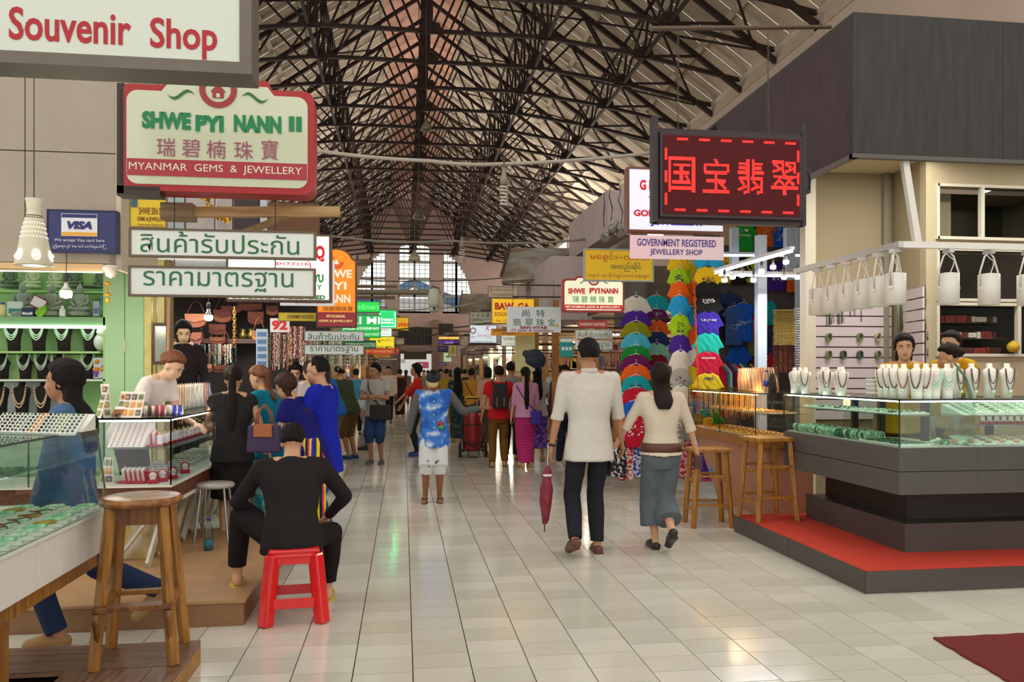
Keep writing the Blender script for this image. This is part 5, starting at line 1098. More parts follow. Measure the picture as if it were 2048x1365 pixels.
sign('yellow_sign', 'yellow sign with orange letters right of the green electric sign', (783, 635, 818, 662), 21.5, '#f0c010', '#6a5a10', [('BALWIN', 798, 650, 38, 9, '#e04a14', BB_), ('ရွှေဆိုင်', 800, 641, 22, 6, '#e08a14')], emit=.4, fw=.014)
sign('white_sign', 'small white lit sign below the green electric sign', (760, 656, 784, 674), 10.2, '#dff2ea', '#3a8a5a', [('PTY', 770, 661, 16, 4, '#c03050', B), ('JEWEL', 772, 669, 18, 4, '#8ab0d0')], emit=.5, fw=.006)
sign('yellow_sign', 'yellow gold smith sign with Burmese letters left of the aisle', (738, 673, 789, 700), 11, '#f2dc20', '#7a6a18', [('ရွှေဝင်း', 770, 681, 30, 8, '#2a2a1a', B), ('GOLD SMITH', 768, 695, 34, 5, '#2a2a1a', B)], emit=.35, fw=.006)
sign('registered_board', 'dark green government registered board below the bright green sign', (684, 681, 752, 698), 9.9, '#1c6b3c', '#123a22', [('GOVERNMENT REGISTERED', 722, 690, 62, 8, '#cfe8cf', B)], fw=.004, dep=.03)
sign('red_board', 'orange red strip board with yellow writing under the gold smith sign', (728, 697, 790, 709), 10.8, '#d0401c', '#6a2a10', [('YAN-11 Central Arcade, Bazaar', 758, 703, 54, 6, '#f2d060')], emit=.1, fw=.004, dep=.03)
sign('orange_board', 'thin orange board hanging under the orange red strip board', (747, 709, 780, 715), 11.2, '#e8a020', None, [('GOVERNMENT', 763, 712, 28, 3, '#7a3a10')], dep=.03)
# ---- right side
t, mx, mz, w, h = sign('lit_sign', 'white glowing jewellery sign with red and blue letters behind the red LED sign', (1255, 337, 1450, 465), 7.2, '#dfe9f6', '#6e4034', [('G EM', 1300, 372, 40, 20, RD, BB_), ('A', 1303, 392, 14, 8, RD, {'italic': .4, 'bold': .04}), ('GOLDEN', 1306, 428, 76, 13, '#c01838', BB_), ('JEWELLERY', 1356, 447, 110, 13, '#1a22b4', BB_)], fw=.018, emit=.4, dep=.12)
sign('registered_board', 'pale board with purple government registered jewellery shop lettering', (1260, 472, 1448, 519), 7.1, '#e9d9e2', None, [('GOVERNMENT REGISTERED', 1354, 486, 158, 14, '#3a2c8c', B), ('JEWELLERY SHOP', 1353, 506, 105, 14, '#3a2c8c', B)], dep=.012, hang=[(1266, 465), (1440, 465)])
sign('yellow_sign', 'large yellow Burmese gold shop sign with pale blue frame left of the T-shirts', (1168, 498, 1308, 563), 8.0, '#e0b81a', '#8fa0a0', [('မေစွင်း~လမင်း', 1240, 515, 118, 20, '#b0401a', B), ('အထည်ဆိုင်', 1252, 534, 62, 18, '#2a5a34', B), ('အမှတ် ၁၅၊ ဗိုလ်ချုပ်အောင်ဆန်းဈေး', 1238, 552, 124, 11, '#a05020')], fw=.012, dep=.05)
crested('crested white sign with red lettering right of the aisle, maroon rim', (1125, 553, 1249, 625), 9.5, '#eef0d2', '#8a2222',
    [('SHWE', 1153, 583, 34, 11, '#b82c28', {'bold': .05}), ('PYI', 1189, 582, 21, 11, '#b82c28', {'bold': .05}), ('NANN', 1219, 582, 34, 11, '#b82c28', {'bold': .05}), ('瑞 碧 楠 珠 寶', 1186, 599, 82, 13, '#2e8a48', B)],
    (610, 619, '#c02828'), ('MYANMAR JADE & JEWELLERY', 1186, 615, 108, 6, '#f4eed8', B), .1, .35)
sign('registered_board', 'small dark red government registered board under the crested white sign', (1157, 641, 1214, 656), 10.3, '#a82424', None, [('GOVERNMENT REGISTERED', 1185, 649, 52, 6, '#ecd8cc', B)], dep=.02)
sign('thai_board', 'upper white Thai board behind the man in the white shirt', (1150, 660, 1225, 678), 10.6, '#dfe4dc', '#7a7468', [('สินค้ารับประกัน', 1188, 669, 64, 11, '#4a5a50')], fw=.004, dep=.015)
sign('thai_board', 'lower white Thai board behind the man in the white shirt', (1150, 681, 1225, 700), 10.6, '#dfe4dc', '#7a7468', [('ราคามาตรฐาน', 1188, 691, 60, 11, '#4a5a50')], fw=.004, dep=.015)
t, mx, mz, w, h = sign('jade_shop_board', 'pale grey green Chinese jade shop board hanging over the aisle', (1014, 614, 1122, 665), 10, '#c3ccd0', None, [('尚', 1052, 627, 15, 15, '#2a4a4a', B), ('特', 1081, 627, 17, 15, '#2a4a4a', B), ('翡', 1034, 645, 16, 14, '#24604a', B), ('翠', 1058, 645, 16, 14, '#24604a', B), ('珠', 1081, 645, 17, 14, '#24604a', B), ('宝', 1103, 645, 14, 14, '#24604a', B), ('SAN HTAR', 1068, 655.5, 56, 6, '#8a2434', BB_), ('77 Jade & Jewellery', 1065, 662, 86, 6, '#8a2434', B)], dep=.015, hang=[(1026, 560), (1108, 560)])
b = MB(); [b.ell((w*.42+.012*math.cos(k*1.26), -.004, -h*.22+.012*math.sin(k*1.26)), (.012, .002, .008), 6, 4) for k in range(5)]; b.build('painted_flower', paint('#e0b030'), t)
sign('yellow_sign', 'bright yellow souvenir shop sign with red lettering behind the jade board', (983, 597, 1069, 648), 12.5, '#f2bc14', '#4a3a18', [('BAW  GA', 1025, 613, 70, 14, '#a02020', BB_), ('SOUVENIR SHOP', 1026, 629, 74, 8, '#7a2a14', B), ('No. 12', 1003, 642, 20, 5, '#7a2a14')], emit=.35, fw=.008)
sign('orange_board', 'orange government registered board under the bright yellow sign', (982, 658, 1070, 672), 12.6, '#dc9418', None, [('GOVERNMENT REGISTERED', 1018, 661, 62, 5, '#7a3a14', B), ('JEWELLERY', 1018, 668, 30, 4, '#7a3a14', B)], dep=.02)
sign('gold_smith_sign', 'white lit gold smith sign with green letters below the jade board', (1002, 667, 1054, 693), 13.4, '#e9efe6', '#5a5a50', [('TAI SWAN GOLD SMITH', 1028, 678, 44, 6, '#1f5f4a', B), ('GOVERNMENT', 1028, 688, 36, 4, '#c0b03a')], emit=.35, fw=.008)
t, mx, mz, w, h = sign('gem_sign', 'pale blue lit sign with a red K and curly pink writing', (939, 650, 994, 687), 15, '#d9e6f0', '#4a4a48', [('K', 976, 657, 9, 10, '#b0203a', {'italic': .3}), ('Gems & Co', 968, 671, 26, 6, '#c05070', {'italic': .4}), ('No. 29', 978, 676, 10, 3, '#8a5a6a'), ('Sale', 946, 674, 9, 5, '#a02a40', {'italic': .4}), ('GOVERNMENT REGISTERED', 964, 684, 44, 3, '#2a5a4a')], emit=.5, fw=.01)
b = MB(); b.tube([(.05*math.cos(k*PI/6)-w*.37, -.004, h*.18+.05*math.sin(k*PI/6)) for k in range(12)], .009, 4, closed=True); b.build('round_emblem', paint('#a02a34'), t)
sign('central_board', 'grey green board with Chinese letters above the pale blue lit sign', (939, 624, 984, 648), 16, '#bcc0a8', '#5a5448', [('中 央 珠 寶', 961, 631, 36, 8, '#5a2a20', B), ('CENTRAL', 954, 640, 24, 5, '#3a3430', B), ('JEWELLERY', 974, 639, 16, 3, '#3a3430')], fw=.01)
sign('painted_board', 'old cream Burmese board with brown writing above the yellow sign', (976, 573, 1036, 596), 13, '#b5a98c', '#6a6050', [('ဦးဝင်းအောင်', 1005, 580, 50, 8, '#4a342a', B), ('KYI LAI GEMSTONE', 1005, 590, 44, 4, '#4a342a')], fw=.01)
far = [('white_board', 'narrow pale sale board left of the white gold smith sign', (993, 665, 1004, 690), 15.4, '#cfd2cc', [('C', 999, 672, 4, 5, '#6a2a2a'), ('G', 999, 682, 4, 5, '#6a2a2a')], 0),
 ('registered_board', 'thin pink government registered strip board below the pale blue lit sign', (956, 690, 993, 697), 16.5, '#d9c3bd', [('GOVERNMENT REGISTERED', 974, 693.5, 33, 4, '#8a2434', B)], 0),
 ('central_board', 'pinkish central shop board with maroon strip in the distance', (935, 692, 966, 707), 18, '#cbb6a5', [('CENTRAL', 943, 696, 16, 4, '#7a2a24', B), ('GEMSTONE', 957, 701, 16, 3, '#5a3a30')], 0),
 ('maroon_board', 'small maroon strip board below the central shop board', (935, 703, 966, 709), 17.5, '#8a3434', [('GOVERNMENT', 950, 706, 24, 3, '#e0c8c0', B)], 0),
 ('chinese_board', 'pale board with four dark red Chinese letters far down right', (935, 709.5, 966, 717), 17.8, '#c9b8ac', [('珠 寶 金 行', 950, 713, 24, 5, '#7a2424', B)], 0),
 ('pale_board', 'pale square board right of the purple neon strip in the distance', (920, 672, 937, 692), 19, '#c6b9a2', [('TI', 925, 677, 6, 5, '#3a302a', B), ('LTD', 928, 685, 9, 3, '#3a302a')], 0),
 ('leaf_sign', 'cream sign with yellow green round emblem far down right', (897, 690, 914, 715), 20, '#d3c39a', [('8', 905.5, 701, 9, 16, '#b0a01c', BB_)], 0),
 ('yellow_neon_sign', 'glowing yellow strip sign far down the aisle on the right', (876, 673, 919, 680), 21, '#e8b020', [('EVER SHINE', 899, 676.5, 38, 4, '#fff0a0', B)], .6),
 ('purple_neon_sign', 'glowing purple strip sign right below the yellow strip sign', (876, 680.5, 919, 689), 21.5, '#4a2a8a', [('တံခါး', 899, 685, 18, 5, '#f0e0ff', B)], .5),
 ('navy_board', 'dark navy board below the glowing purple strip sign', (875, 692, 896, 705), 22.5, '#2a2a5a', [('GEMS', 886, 697, 15, 4, '#a8a8d0')], 0),
 ('green_sign', 'pale green lit sign with yellow foot far down the aisle', (886, 705, 904, 725), 23, '#cfe8c0', [('●', 895, 714, 6, 4, '#1f8a4a')], .35),
 ('violet_board', 'small violet board low below the pale green lit sign', (876, 726, 893, 732), 26, '#6a5aa8', [('SHOP', 885, 729, 10, 3, '#d8d0f0')], 0),
 ('brown_board', 'brown Burmese board above the glowing yellow strip sign', (889, 665, 918, 672), 22, '#9a7a60', [('ရတနာ', 903, 668, 20, 4, '#5a1a14')], 0),
 ('cream_board', 'small cream board right of the yellow gold smith sign', (791, 676, 809, 690), 15, '#b9aa84', [('GOLD SHOP', 800, 680, 13, 3, '#5a4a34')], 0),
 ('red_board', 'small red board far left beyond the gold smith sign', (789, 694, 799, 712), 14, '#c03024', [('M', 796, 702, 4, 5, '#f0c0a0')], 0),
 ('white_board', 'thin white board with dark letters under the orange strip boards', (757, 716, 795, 722), 14.5, '#cfcbb8', [('TWIN SHOP NO 12', 775, 719, 30, 3, '#3a3a34')], 0),
 ('maroon_board', 'thin maroon board in the distance above left side heads', (762, 723, 786, 728), 15.5, '#8a2a2a', [('JEWELLERY', 774, 725.5, 18, 2.5, '#e8d0b0')], 0),
 ('green_board', 'small dark green board with pale edge above the left side crowd', (758, 729, 788, 733), 16.5, '#2a6a3a', [('REGISTERED', 773, 731, 22, 2, '#d8e8c0')], 0)]
for nm, lb, bx_, Y, bg, tx, em in far: sign(nm, lb, bx_, Y, bg, '#4d463c', tx, emit=em, fw=.012, dep=.06)
# red LED matrix sign hung from a pipe
Y = 5.3; a = W(1320, 0, Y).x; c = W(1606, 0, Y).x; zt_, zb_ = W(1463, 268, Y).z, W(1463, 438, Y).z; mx, mz = (a+c)/2, (zt_+zb_)/2; w, h = c-a, zt_-zb_
t = thing('matrix_sign', 'red LED matrix sign with four glowing Chinese letters in a black case', 'sign', (mx, Y, mz))
b = MB(); b.bb((-w/2, .0, -h/2), (w/2, .14, h/2)); b.build('case', mat('#2a1518', .4), t, bevel=.006)
b = MB(); b.bb((-w/2+.025, -.006, -h/2+.025), (w/2-.025, .0, h/2-.025)); b.build('face_panel', mat('#52080f', .5, emit=.05, spec=.2), t)
nx, nz = 112, 64; glyph = np.zeros((nz, nx), bool)
def raster(s, cx, cz, sw, sh):
    me = text_mesh(s, sw, sh, bold=.008); n = len(me.vertices); a_ = np.empty(n*3, np.float32); me.vertices.foreach_get('co', a_); P = a_.reshape(-1, 3)[:, [0, 2]]
    me.calc_loop_triangles(); gx = (np.arange(nx)+.5)/nx*w*.94-w*.47-cx; gz = (np.arange(nz)+.5)/nz*h*.88-h*.44-cz; GX, GZ = np.meshgrid(gx, gz)
    for tr in me.loop_triangles:
        A, Bq, Cq = P[tr.vertices[0]], P[tr.vertices[1]], P[tr.vertices[2]]
        d = (Bq[1]-Cq[1])*(A[0]-Cq[0])+(Cq[0]-Bq[0])*(A[1]-Cq[1])
        if abs(d) < 1e-12: continue
        u = ((Bq[1]-Cq[1])*(GX-Cq[0])+(Cq[0]-Bq[0])*(GZ-Cq[1]))/d; v = ((Cq[1]-A[1])*(GX-Cq[0])+(A[0]-Cq[0])*(GZ-Cq[1]))/d
        glyph[(u >= 0) & (v >= 0) & (u+v <= 1)] = True
    bpy.data.meshes.remove(me)
for k, s in enumerate('国宝翡翠'): raster(s, (-.355+.24*k)*w, -.0*h, w*.185, h*.40)
for k in range(6): i0 = 8+k*18; glyph[1:3, i0:i0+9] = True; glyph[-3:-1, i0+2:i0+11] = True
for k in range(3): j0 = 6+k*19; glyph[j0:j0+10, 0:2] = True; glyph[j0+2:j0+12, -2:] = True
on = MB(); off = MB()
px_, pz_ = w*.94/nx, h*.88/nz
for j in range(nz):
    for i in range(nx):
        x = (i+.5)*px_-w*.47; z = (j+.5)*pz_-h*.44
        if glyph[j, i]: on.add([(x-px_*.42, -.0075, z-pz_*.42), (x+px_*.42, -.0075, z-pz_*.42), (x+px_*.42, -.0075, z+pz_*.42), (x-px_*.42, -.0075, z+pz_*.42)], [(0, 1, 2, 3)])
        elif not (i+j) % 2: off.add([(x-px_*.3, -.0065, z-pz_*.3), (x+px_*.3, -.0065, z-pz_*.3), (x+px_*.3, -.0065, z+pz_*.3), (x-px_*.3, -.0065, z+pz_*.3)], [(0, 1, 2, 3)])
me_on = mat((1, .12, .10), .5, emit=2.6, key='led'); on.build('lit_diodes', me_on, t)['kind'] = 'stuff'; off.build('dark_diodes', mat('#4a1216', .6, spec=.2), t)['kind'] = 'stuff'
b = MB(); b.bb((-w/2-.045, .02, -h/2-.03), (-w/2-.005, .09, h/2+.11)); b.build('side_bracket', mat('#2a2022', .5), t)
b = MB(); b.bb((w/2+.005, .02, -h/2-.03), (w/2+.035, .09, h/2+.11)); b.build('side_bracket', mat('#2a2022', .5), t)
b = MB(); b.bb((-w/2-.03, .03, h/2), (w/2+.03, .1, h/2+.03)); b.bb((-w/2-.03, .03, -h/2-.03), (w/2+.03, .1, -h/2)); b.build('cross_rail', mat('#2a2022', .5), t)
b = MB(); b.box((w/2+.06, .08, .0), (.05, .06, .17)); b.tube([(w/2+.06, .05, .07), (w/2+.08, .04, .0), (w/2+.07, .05, -.06), (w/2+.01, .05, -.09)], .004, 5); b.build('power_box', mat('#2b2422', .5), t)
for k, px in enumerate((1362, 1544)):
    X = W(px, 0, Y).x-mx; zt2 = W(px, 55, Y).z-mz; b = MB(); n = 26
    for q in range(n):
        z = h/2+.02+(zt2-h/2-.02)*(q+.5)/n; L_ = (zt2-h/2)/n*.62; b.tube([(X+(L_*.35*math.cos(a_) if q % 2 else 0), .06+(0 if q % 2 else L_*.35*math.cos(a_)), z+L_*math.sin(a_)) for a_ in [g*PI/4 for g in range(8)]], .0022, 4, closed=True)
    b.build('chain', mat('#6a5f50', .5, metal=.5), t)
a = W(1307, 50, Y); c = W(1668, 48, Y+1.2)
b = MB(); b.cone((0, 0, 0), c-a, .017, .017, 10); tag(b.build('support_pipe', mat('#5a4a3a', .6), None, loc=a+Vector((0, .06, 0))), 'brown pipe sticking out above the red LED sign, carrying its chains', 'pipe')
bk = MB(); bk.add([(-w*.45, .146, -h*.4), (w*.45, .146, -h*.4), (w*.45, .146, h*.4), (-w*.45, .146, h*.4)], [(3, 2, 1, 0)]); bk.build('rear_diode_face', mat((1, .08, .06), .5, emit=2.2, key='rear'), t)
# ================================================================ PEOPLE
SKIN = {'a': mat('#c99a78', .55, var=.06, vs=6), 'b': mat('#b27f5c', .55, var=.08, vs=6), 'c': mat('#8f5f42', .55, var=.08, vs=6), 'l': mat('#dcb494', .55, var=.05, vs=6)}
HAIR = mat('#120d0b', .7, spec=.25, bump=.5, bs=90, stretch=(3, 3, .3)); HAIRB = mat('#3b2216', .6, spec=.3, var=.3, vs=6, bump=.5, bs=90, stretch=(3, 3, .3)); HAIRO = mat('#7d4522', .5, var=.35, vs=8, bump=.5, bs=90, stretch=(3, 3, .3)); HAIRK = mat('#1e130f', .65, spec=.25, var=.2, vs=6, bump=.5, bs=80, stretch=(3, 3, .3))
EYEW = mat('#e8e2da', .3); IRIS = mat('#1c120d', .2); LIP = mat('#a85a50', .5)
def V(*a): return Vector(a)
def ik(a, b, l1, l2, pole):
    d = b-a; L = min(d.length, (l1+l2)*.999); d.normalize(); x = (l1*l1-l2*l2+L*L)/(2*L); h = math.sqrt(max(l1*l1-x*x, 0))
    p = pole-d*pole.dot(d)
    if p.length < 1e-4: p = Vector((0, 1, 0))-d*d.y
    p.normalize(); return a+d*x+p*h, a+d*L
def person(label, loc, yaw, h=1.68, fem=False, skin='a', feet=None, hands=None, lean=(0, 0), twist=0, head=(0, 0, 0), hip=None, elbow=None, knee=None,
           hair='short', hairm=None, hlen=.3, top='tee', topm=None, sleeve='short', hem=0., bottom='pants', botm=None, blen=1., bwide=1., shoe='shoe', shoem=None, bulk=1., near=.012, extra=None, group=None, face=True, build='all', hipx=0., heel=(0, 0), mesh_scale=1.):
    """yaw = direction faced (0 looks down the hall, +Y); feet / hands are points for a 1.7 m figure in the figure's frame: x right, y forward"""
    s = h/1.7; vox = near
    t = thing('person', label, 'person', loc, -yaw, group)
    feet = feet or [(-.09, 0, 0), (.09, 0, 0)]; hands = hands or [(-.25, .05, .80), (.25, .05, .80)]
    sk = SKIN[skin] if skin in SKIN else skin; hm = hairm or HAIR
    hipz = hip if hip is not None else .90
    pel = V(hipx, 0, hipz)*s; F, Sd = lean
    R = Euler((-F, Sd, 0)).to_matrix() @ Euler((0, 0, -twist)).to_matrix()
    sw = (.165 if fem else .19)*bulk; hw = .085
    def T(x, y, z): return pel+R @ (V(x, y, z)*s)
    chest = T(0, .0, .33); nb = T(0, 0, .535); sh = [T(-sw, -.005, .485), T(sw, -.005, .485)]
    hj = [pel+V(-hw, 0, -.04)*s, pel+V(hw, 0, -.04)*s]
    pf = []; knees = []
    for i in (0, 1):
        f = V(*feet[i])*s; an = f+V(0, -.02, .075+heel[i]*.6)*s; kp = V(*(knee[i] if knee else (0, 1, 0.0)))
        k, an = ik(hj[i], an, .415*s, .405*s, kp); knees.append(k); pf.append(an)
    el = []; wr = []; hd = []
    for i in (0, 1):
        g = V(*hands[i])*s; ep = V(*(elbow[i] if elbow else ((-.3 if i == 0 else .3), -1, -.2)))
        e, w = ik(sh[i], g, .285*s, .25*s, ep); el.append(e); wr.append(w)
    HR = Euler((0, head[2], 0)).to_matrix(); HR = Euler((0, 0, -head[1])).to_matrix() @ Euler((-head[0], 0, 0)).to_matrix() @ HR
    neck_top = nb+(R @ V(0, .012, .026)*s)
    hc = neck_top+(HR @ V(0, .022, .105)*s)
    def H(x, y, z): return hc+HR @ (V(x, y, z)*s)
    X = V(1, 0, 0); 
    def ring(c, a, d, rr=R): return (c, rr @ V(a*s, 0, 0), rr @ V(0, d*s, 0))
    # ---- body: one continuous skin
    b = MB(); k = bulk
    if fem: TR = [(-.12, .15, .105), (-.04, .165*k, .11*k), (.06, .145*k, .10*k), (.16, .118*k, .088*k), (.30, .138*k, .10*k), (.40, .145*k, .095), (.47, .14, .075), (.51, .085, .06), (.545, .052, .052)]
    else: TR = [(-.12, .14, .105), (-.04, .155*k, .11*k), (.06, .145*k, .10*k), (.16, .14*k, .10*k), (.30, .168*k, .106*k), (.40, .18*k, .092), (.47, .17, .072), (.51, .10, .06), (.545, .06, .058)]
    b.loft([ring(T(0, 0, z), a, d) for z, a, d in TR], 20)
    nk = .046 if fem else .055
    b.cone(nb-(R @ V(0, 0, .04)*s), H(0, -.012, -.055), nk*s*1.08, nk*s, 14)
    # head
    RH = HR
    b.ell(H(0, -.012, .03), (.073*s, .092*s, .085*s), 18, 12, RH); b.ell(H(0, .028, -.035), (.058*s, .062*s, .072*s), 16, 10, RH); b.ell(H(0, .05, -.083), (.026*s, .024*s, .02*s), 10, 6, RH)
    b.loft([(H(0, .080, .02), HR @ V(.007*s, 0, 0), HR @ V(0, .01*s, 0)), (H(0, .090, -.012), HR @ V(.010*s, 0, 0), HR @ V(0, .014*s, 0)), (H(0, .094, -.026), HR @ V(.016*s, 0, 0), HR @ V(0, .015*s, 0)), (H(0, .084, -.034), HR @ V(.012*s, 0, 0), HR @ V(0, .01*s, 0))], 8)
    for sd in (-1, 1):
        b.ell(H(sd*.074, -.008, -.008), (.007*s, .018*s, .030*s), 10, 6, RH); b.ell(H(sd*.036, .052, -.022), (.026*s, .024*s, .026*s), 10, 6, RH)
        b.ell(H(sd*.03, .071, .033), (.024*s, .012*s, .008*s), 8, 5, RH)
    b.ell(H(0, .084, -.054), (.021*s, .009*s, .008*s), 8, 5, RH)
    ar = .043*(.88 if fem else 1)*k; fo = .036*(.88 if fem else 1)
    for i in (0, 1):
        b.pill(sh[i], el[i], ar*1.12*s, fo*s, 12); b.pill(el[i], wr[i], fo*1.02*s, .024*s, 12)
        b.pill(sh[i].lerp(nb, .55)+(R @ V(0, 0, -.01)*s), sh[i], .055*s, ar*1.15*s, 12)
        # hand: palm, four fingers, thumb
        d = (wr[i]-el[i]).normalized(); sd = -1 if i == 0 else 1
        side = d.cross(V(0, 0, 1)); side = side if side.length > .2 else V(0, 1, 0)
        if abs(d.z) > .75: side = (R @ V(0, 1, 0)); side = (side-d*side.dot(d))
        side.normalize(); nrm = d.cross(side).normalized(); 
        if nrm.dot(V(-sd, 0, 0)) < 0 and abs(d.z) > .75: nrm = -nrm
        pc = wr[i]+d*.055*s; q = Matrix((side, nrm, d)).transposed()
        b.ell(pc, (.040*s, .017*s, .056*s), 12, 8, q)
        for fi, (u, L) in enumerate(((-.027, .058), (-.009, .072), (.009, .075), (.027, .066))):
            p0 = wr[i]+d*.085*s+side*u*s; p1 = p0+(d*.9+nrm*.35).normalized()*L*.55*s; p2 = p1+(d*.6+nrm*.8).normalized()*L*.5*s
            fr = .0085*s; b.pill(p0, p1, fr, fr*.95, 8); b.pill(p1, p2, fr*.95, fr*.8, 8)
        th0 = wr[i]+d*.03*s+side*.022*s; th1 = th0+(d*.6+side*.75+nrm*.2).normalized()*.042*s; th2 = th1+(d*.9+side*.2+nrm*.4).normalized()*.03*s
        b.pill(th0, th1, .013*s, .010*s, 8); b.pill(th1, th2, .010*s, .009*s, 8)
    ft = []
    for i in (0, 1):
        b.pill(hj[i], knees[i], .082*s*k, .052*s, 14); calf = knees[i].lerp(pf[i], .32)+V(0, -.012, 0)*s
        b.pill(knees[i], calf, .05*s, .052*s, 12); b.pill(calf, pf[i], .052*s, .032*s, 12)
        f = V(*feet[i])*s; dirv = V(0.12 if i else -.12, 1, 0).normalized(); up = heel[i]
        hp = f+V(0, -.055, .032+up)*s; tp = f+dirv*.135*s+V(0, 0, .018)*s; mid = hp.lerp(tp, .55)+V(0, 0, .012)*s
        b.pill(hp, mid, .032*s, .034*s, 12); b.pill(mid, tp, .036*s, .026*s, 12); b.pill(pf[i], hp, .033*s, .032*s, 12)
        if shoe != 'shoe':
            for q_ in range(4): b.ell(tp+V((-.03+.02*q_), .02, -.004)*s, (.010*s, .02*s, .010*s), 6, 4)
        ft.append((hp, mid, tp))
    link('body', remesh(b, 'body', sk, vox, 3), t)
    # ---- clothes
    def tshirt():
        c = MB(); g = .016
        lo = -.10-hem; R2 = [(lo, .192*k+.014, .15*k+.02), (-.04, .180*k+g, .130*k+g), (.06, .162*k+g, .118*k+g), (.16, (.13 if fem else .15)*k+g, .10*k+g), (.30, (.145 if fem else .172)*k+g, .106*k+g*.8), (.40, (.15 if fem else .185)*k+g*.7, .094+g*.7), (.465, (.148 if fem else .178)+g*.5, .074+g*.5), (.516, .118, .078), (.542, .068, .066)]
        c.loft([(pel+R @ (V(0, 0, z)*s) if z > -.05 else pel+V(0, 0, z)*s, (R if z > 0 else Matrix.Identity(3)) @ V(a*s, 0, 0), (R if z > 0 else Matrix.Identity(3)) @ V(0, d*s, 0)) for z, a, d in R2], 22)
        for i in (0, 1):
            c.pill(sh[i].lerp(nb, .5)+(R @ V(0, 0, -.012)*s), sh[i], .056*s, (ar*1.12+.010)*s, 12)
            c.pill(sh[i], T((i*2-1)*sw*.62, 0, .34), (ar*1.1+.012)*s, .082*s, 14)
            if sleeve == 'short': m = sh[i].lerp(el[i], .62); c.cone(sh[i], m, (ar*1.12+.014)*s, (ar+.026)*s, 14)
            elif sleeve == 'elbow': c.pill(sh[i], el[i], (ar*1.12+.016)*s, (fo+.014)*s, 14); m = el[i].lerp(wr[i], .2); c.cone(el[i], m, (fo+.014)*s, (fo+.020)*s, 14)
            elif sleeve == 'long': c.pill(sh[i], el[i], (ar*1.12+.014)*s, (fo+.016)*s, 14); c.cone(el[i], wr[i].lerp(el[i], .04), (fo+.016)*s, .036*s, 14)
            elif sleeve == 'cap': m = sh[i].lerp(el[i], .25); c.cone(sh[i], m, (ar*1.12+.014)*s, (ar+.016)*s, 14)
        return c
    if top: link('shirt' if top != 'dress' else 'dress', remesh(tshirt(), 'shirt', topm, vox*1.15, 12, .0035*(1 if near < .016 else .6)), t)
    if bottom in ('pants', 'shorts', 'wide'):
        c = MB(); c.loft([(pel+V(0, 0, z)*s, V(a*k*s, 0, 0), V(0, d*k*s, 0)) for z, a, d in ((-.16, .12, .10), (-.09, .174, .126), (-.02, .172, .124), (.03, .164, .116), (.05, .155, .106))], 20)
        for i in (0, 1):
            g = .012*bwide
            if bottom == 'shorts':
                m = hj[i].lerp(knees[i], blen); c.cone(hj[i], m, (.092*k)*s, (.072+g*1.6)*s, 16); c.ell(hj[i], .092*k*s, 14, 8)
                if blen > .95: m2 = knees[i].lerp(pf[i], .22); c.pill(hj[i], knees[i], .09*k*s, (.06+g)*s, 14); c.cone(knees[i], m2, (.06+g)*s, (.062+g)*s, 14)
            elif bottom == 'wide':
                c.pill(hj[i], knees[i], .098*s, .098*s, 18); m = knees[i].lerp(pf[i], .62*blen); c.cone(knees[i], m, .098*s, .122*s, 18)
            else:
                m = knees[i].lerp(pf[i], .96*blen); c.pill(hj[i], knees[i], .092*k*s, (.058+g)*s, 14); cf = knees[i].lerp(pf[i], .35)+V(0, -.01, 0)*s; c.pill(knees[i], cf, (.058+g)*s, (.056+g)*s, 14); c.cone(cf, m, (.056+g)*s, (.046+g)*s, 14)
        nm = {'pants': 'trousers', 'shorts': 'shorts', 'wide': 'wide_trousers'}[bottom]
        link(nm, remesh(c, nm, botm, vox*1.15, 3, .004), t)
    elif bottom == 'skirt':
        c = MB(); zb = pel.z*(1-blen); mid = (knees[0]+knees[1])/2; foot = (pf[0]+pf[1])/2
        kw = abs(knees[0].x-knees[1].x)/2+.075*s*bwide; fw = max(abs(pf[0].x-pf[1].x)/2+.055*s, .10*s)*bwide; fd = max(abs(pf[0].y-pf[1].y)/2+.06*s, .10*s)*bwide; kd = max(abs(knees[0].y-knees[1].y)/2+.075*s, .1*s)*bwide
        def cen(z):
            if z > mid.z: u = (pel.z-z)/(pel.z-mid.z); return pel.lerp(mid, u), .16*k*s*(1-u)+kw*u, .115*k*s*(1-u)+kd*u
            u = min((mid.z-z)/max(mid.z-foot.z, .01), 1); return mid.lerp(foot, u), kw*(1-u)+fw*u, kd*(1-u)+fd*u
        rings = [((zb := zb) and None)] if False else []
        for q_ in range(11):
            z = pel.z+.10*s-(pel.z+.10*s-zb)*q_/10
            if z > pel.z: rings.append((V(pel.x, pel.y, z), V(.158*k*s, 0, 0), V(0, .114*k*s, 0)))
            else: cc, a, d = cen(z); rings.append((V(cc.x, cc.y, z), V(a+.024*s, 0, 0), V(0, d+.022*s, 0)))
        c.loft(rings[::-1], 26); link('skirt', remesh(c, 'skirt', botm, vox*1.15, 3, .005), t)
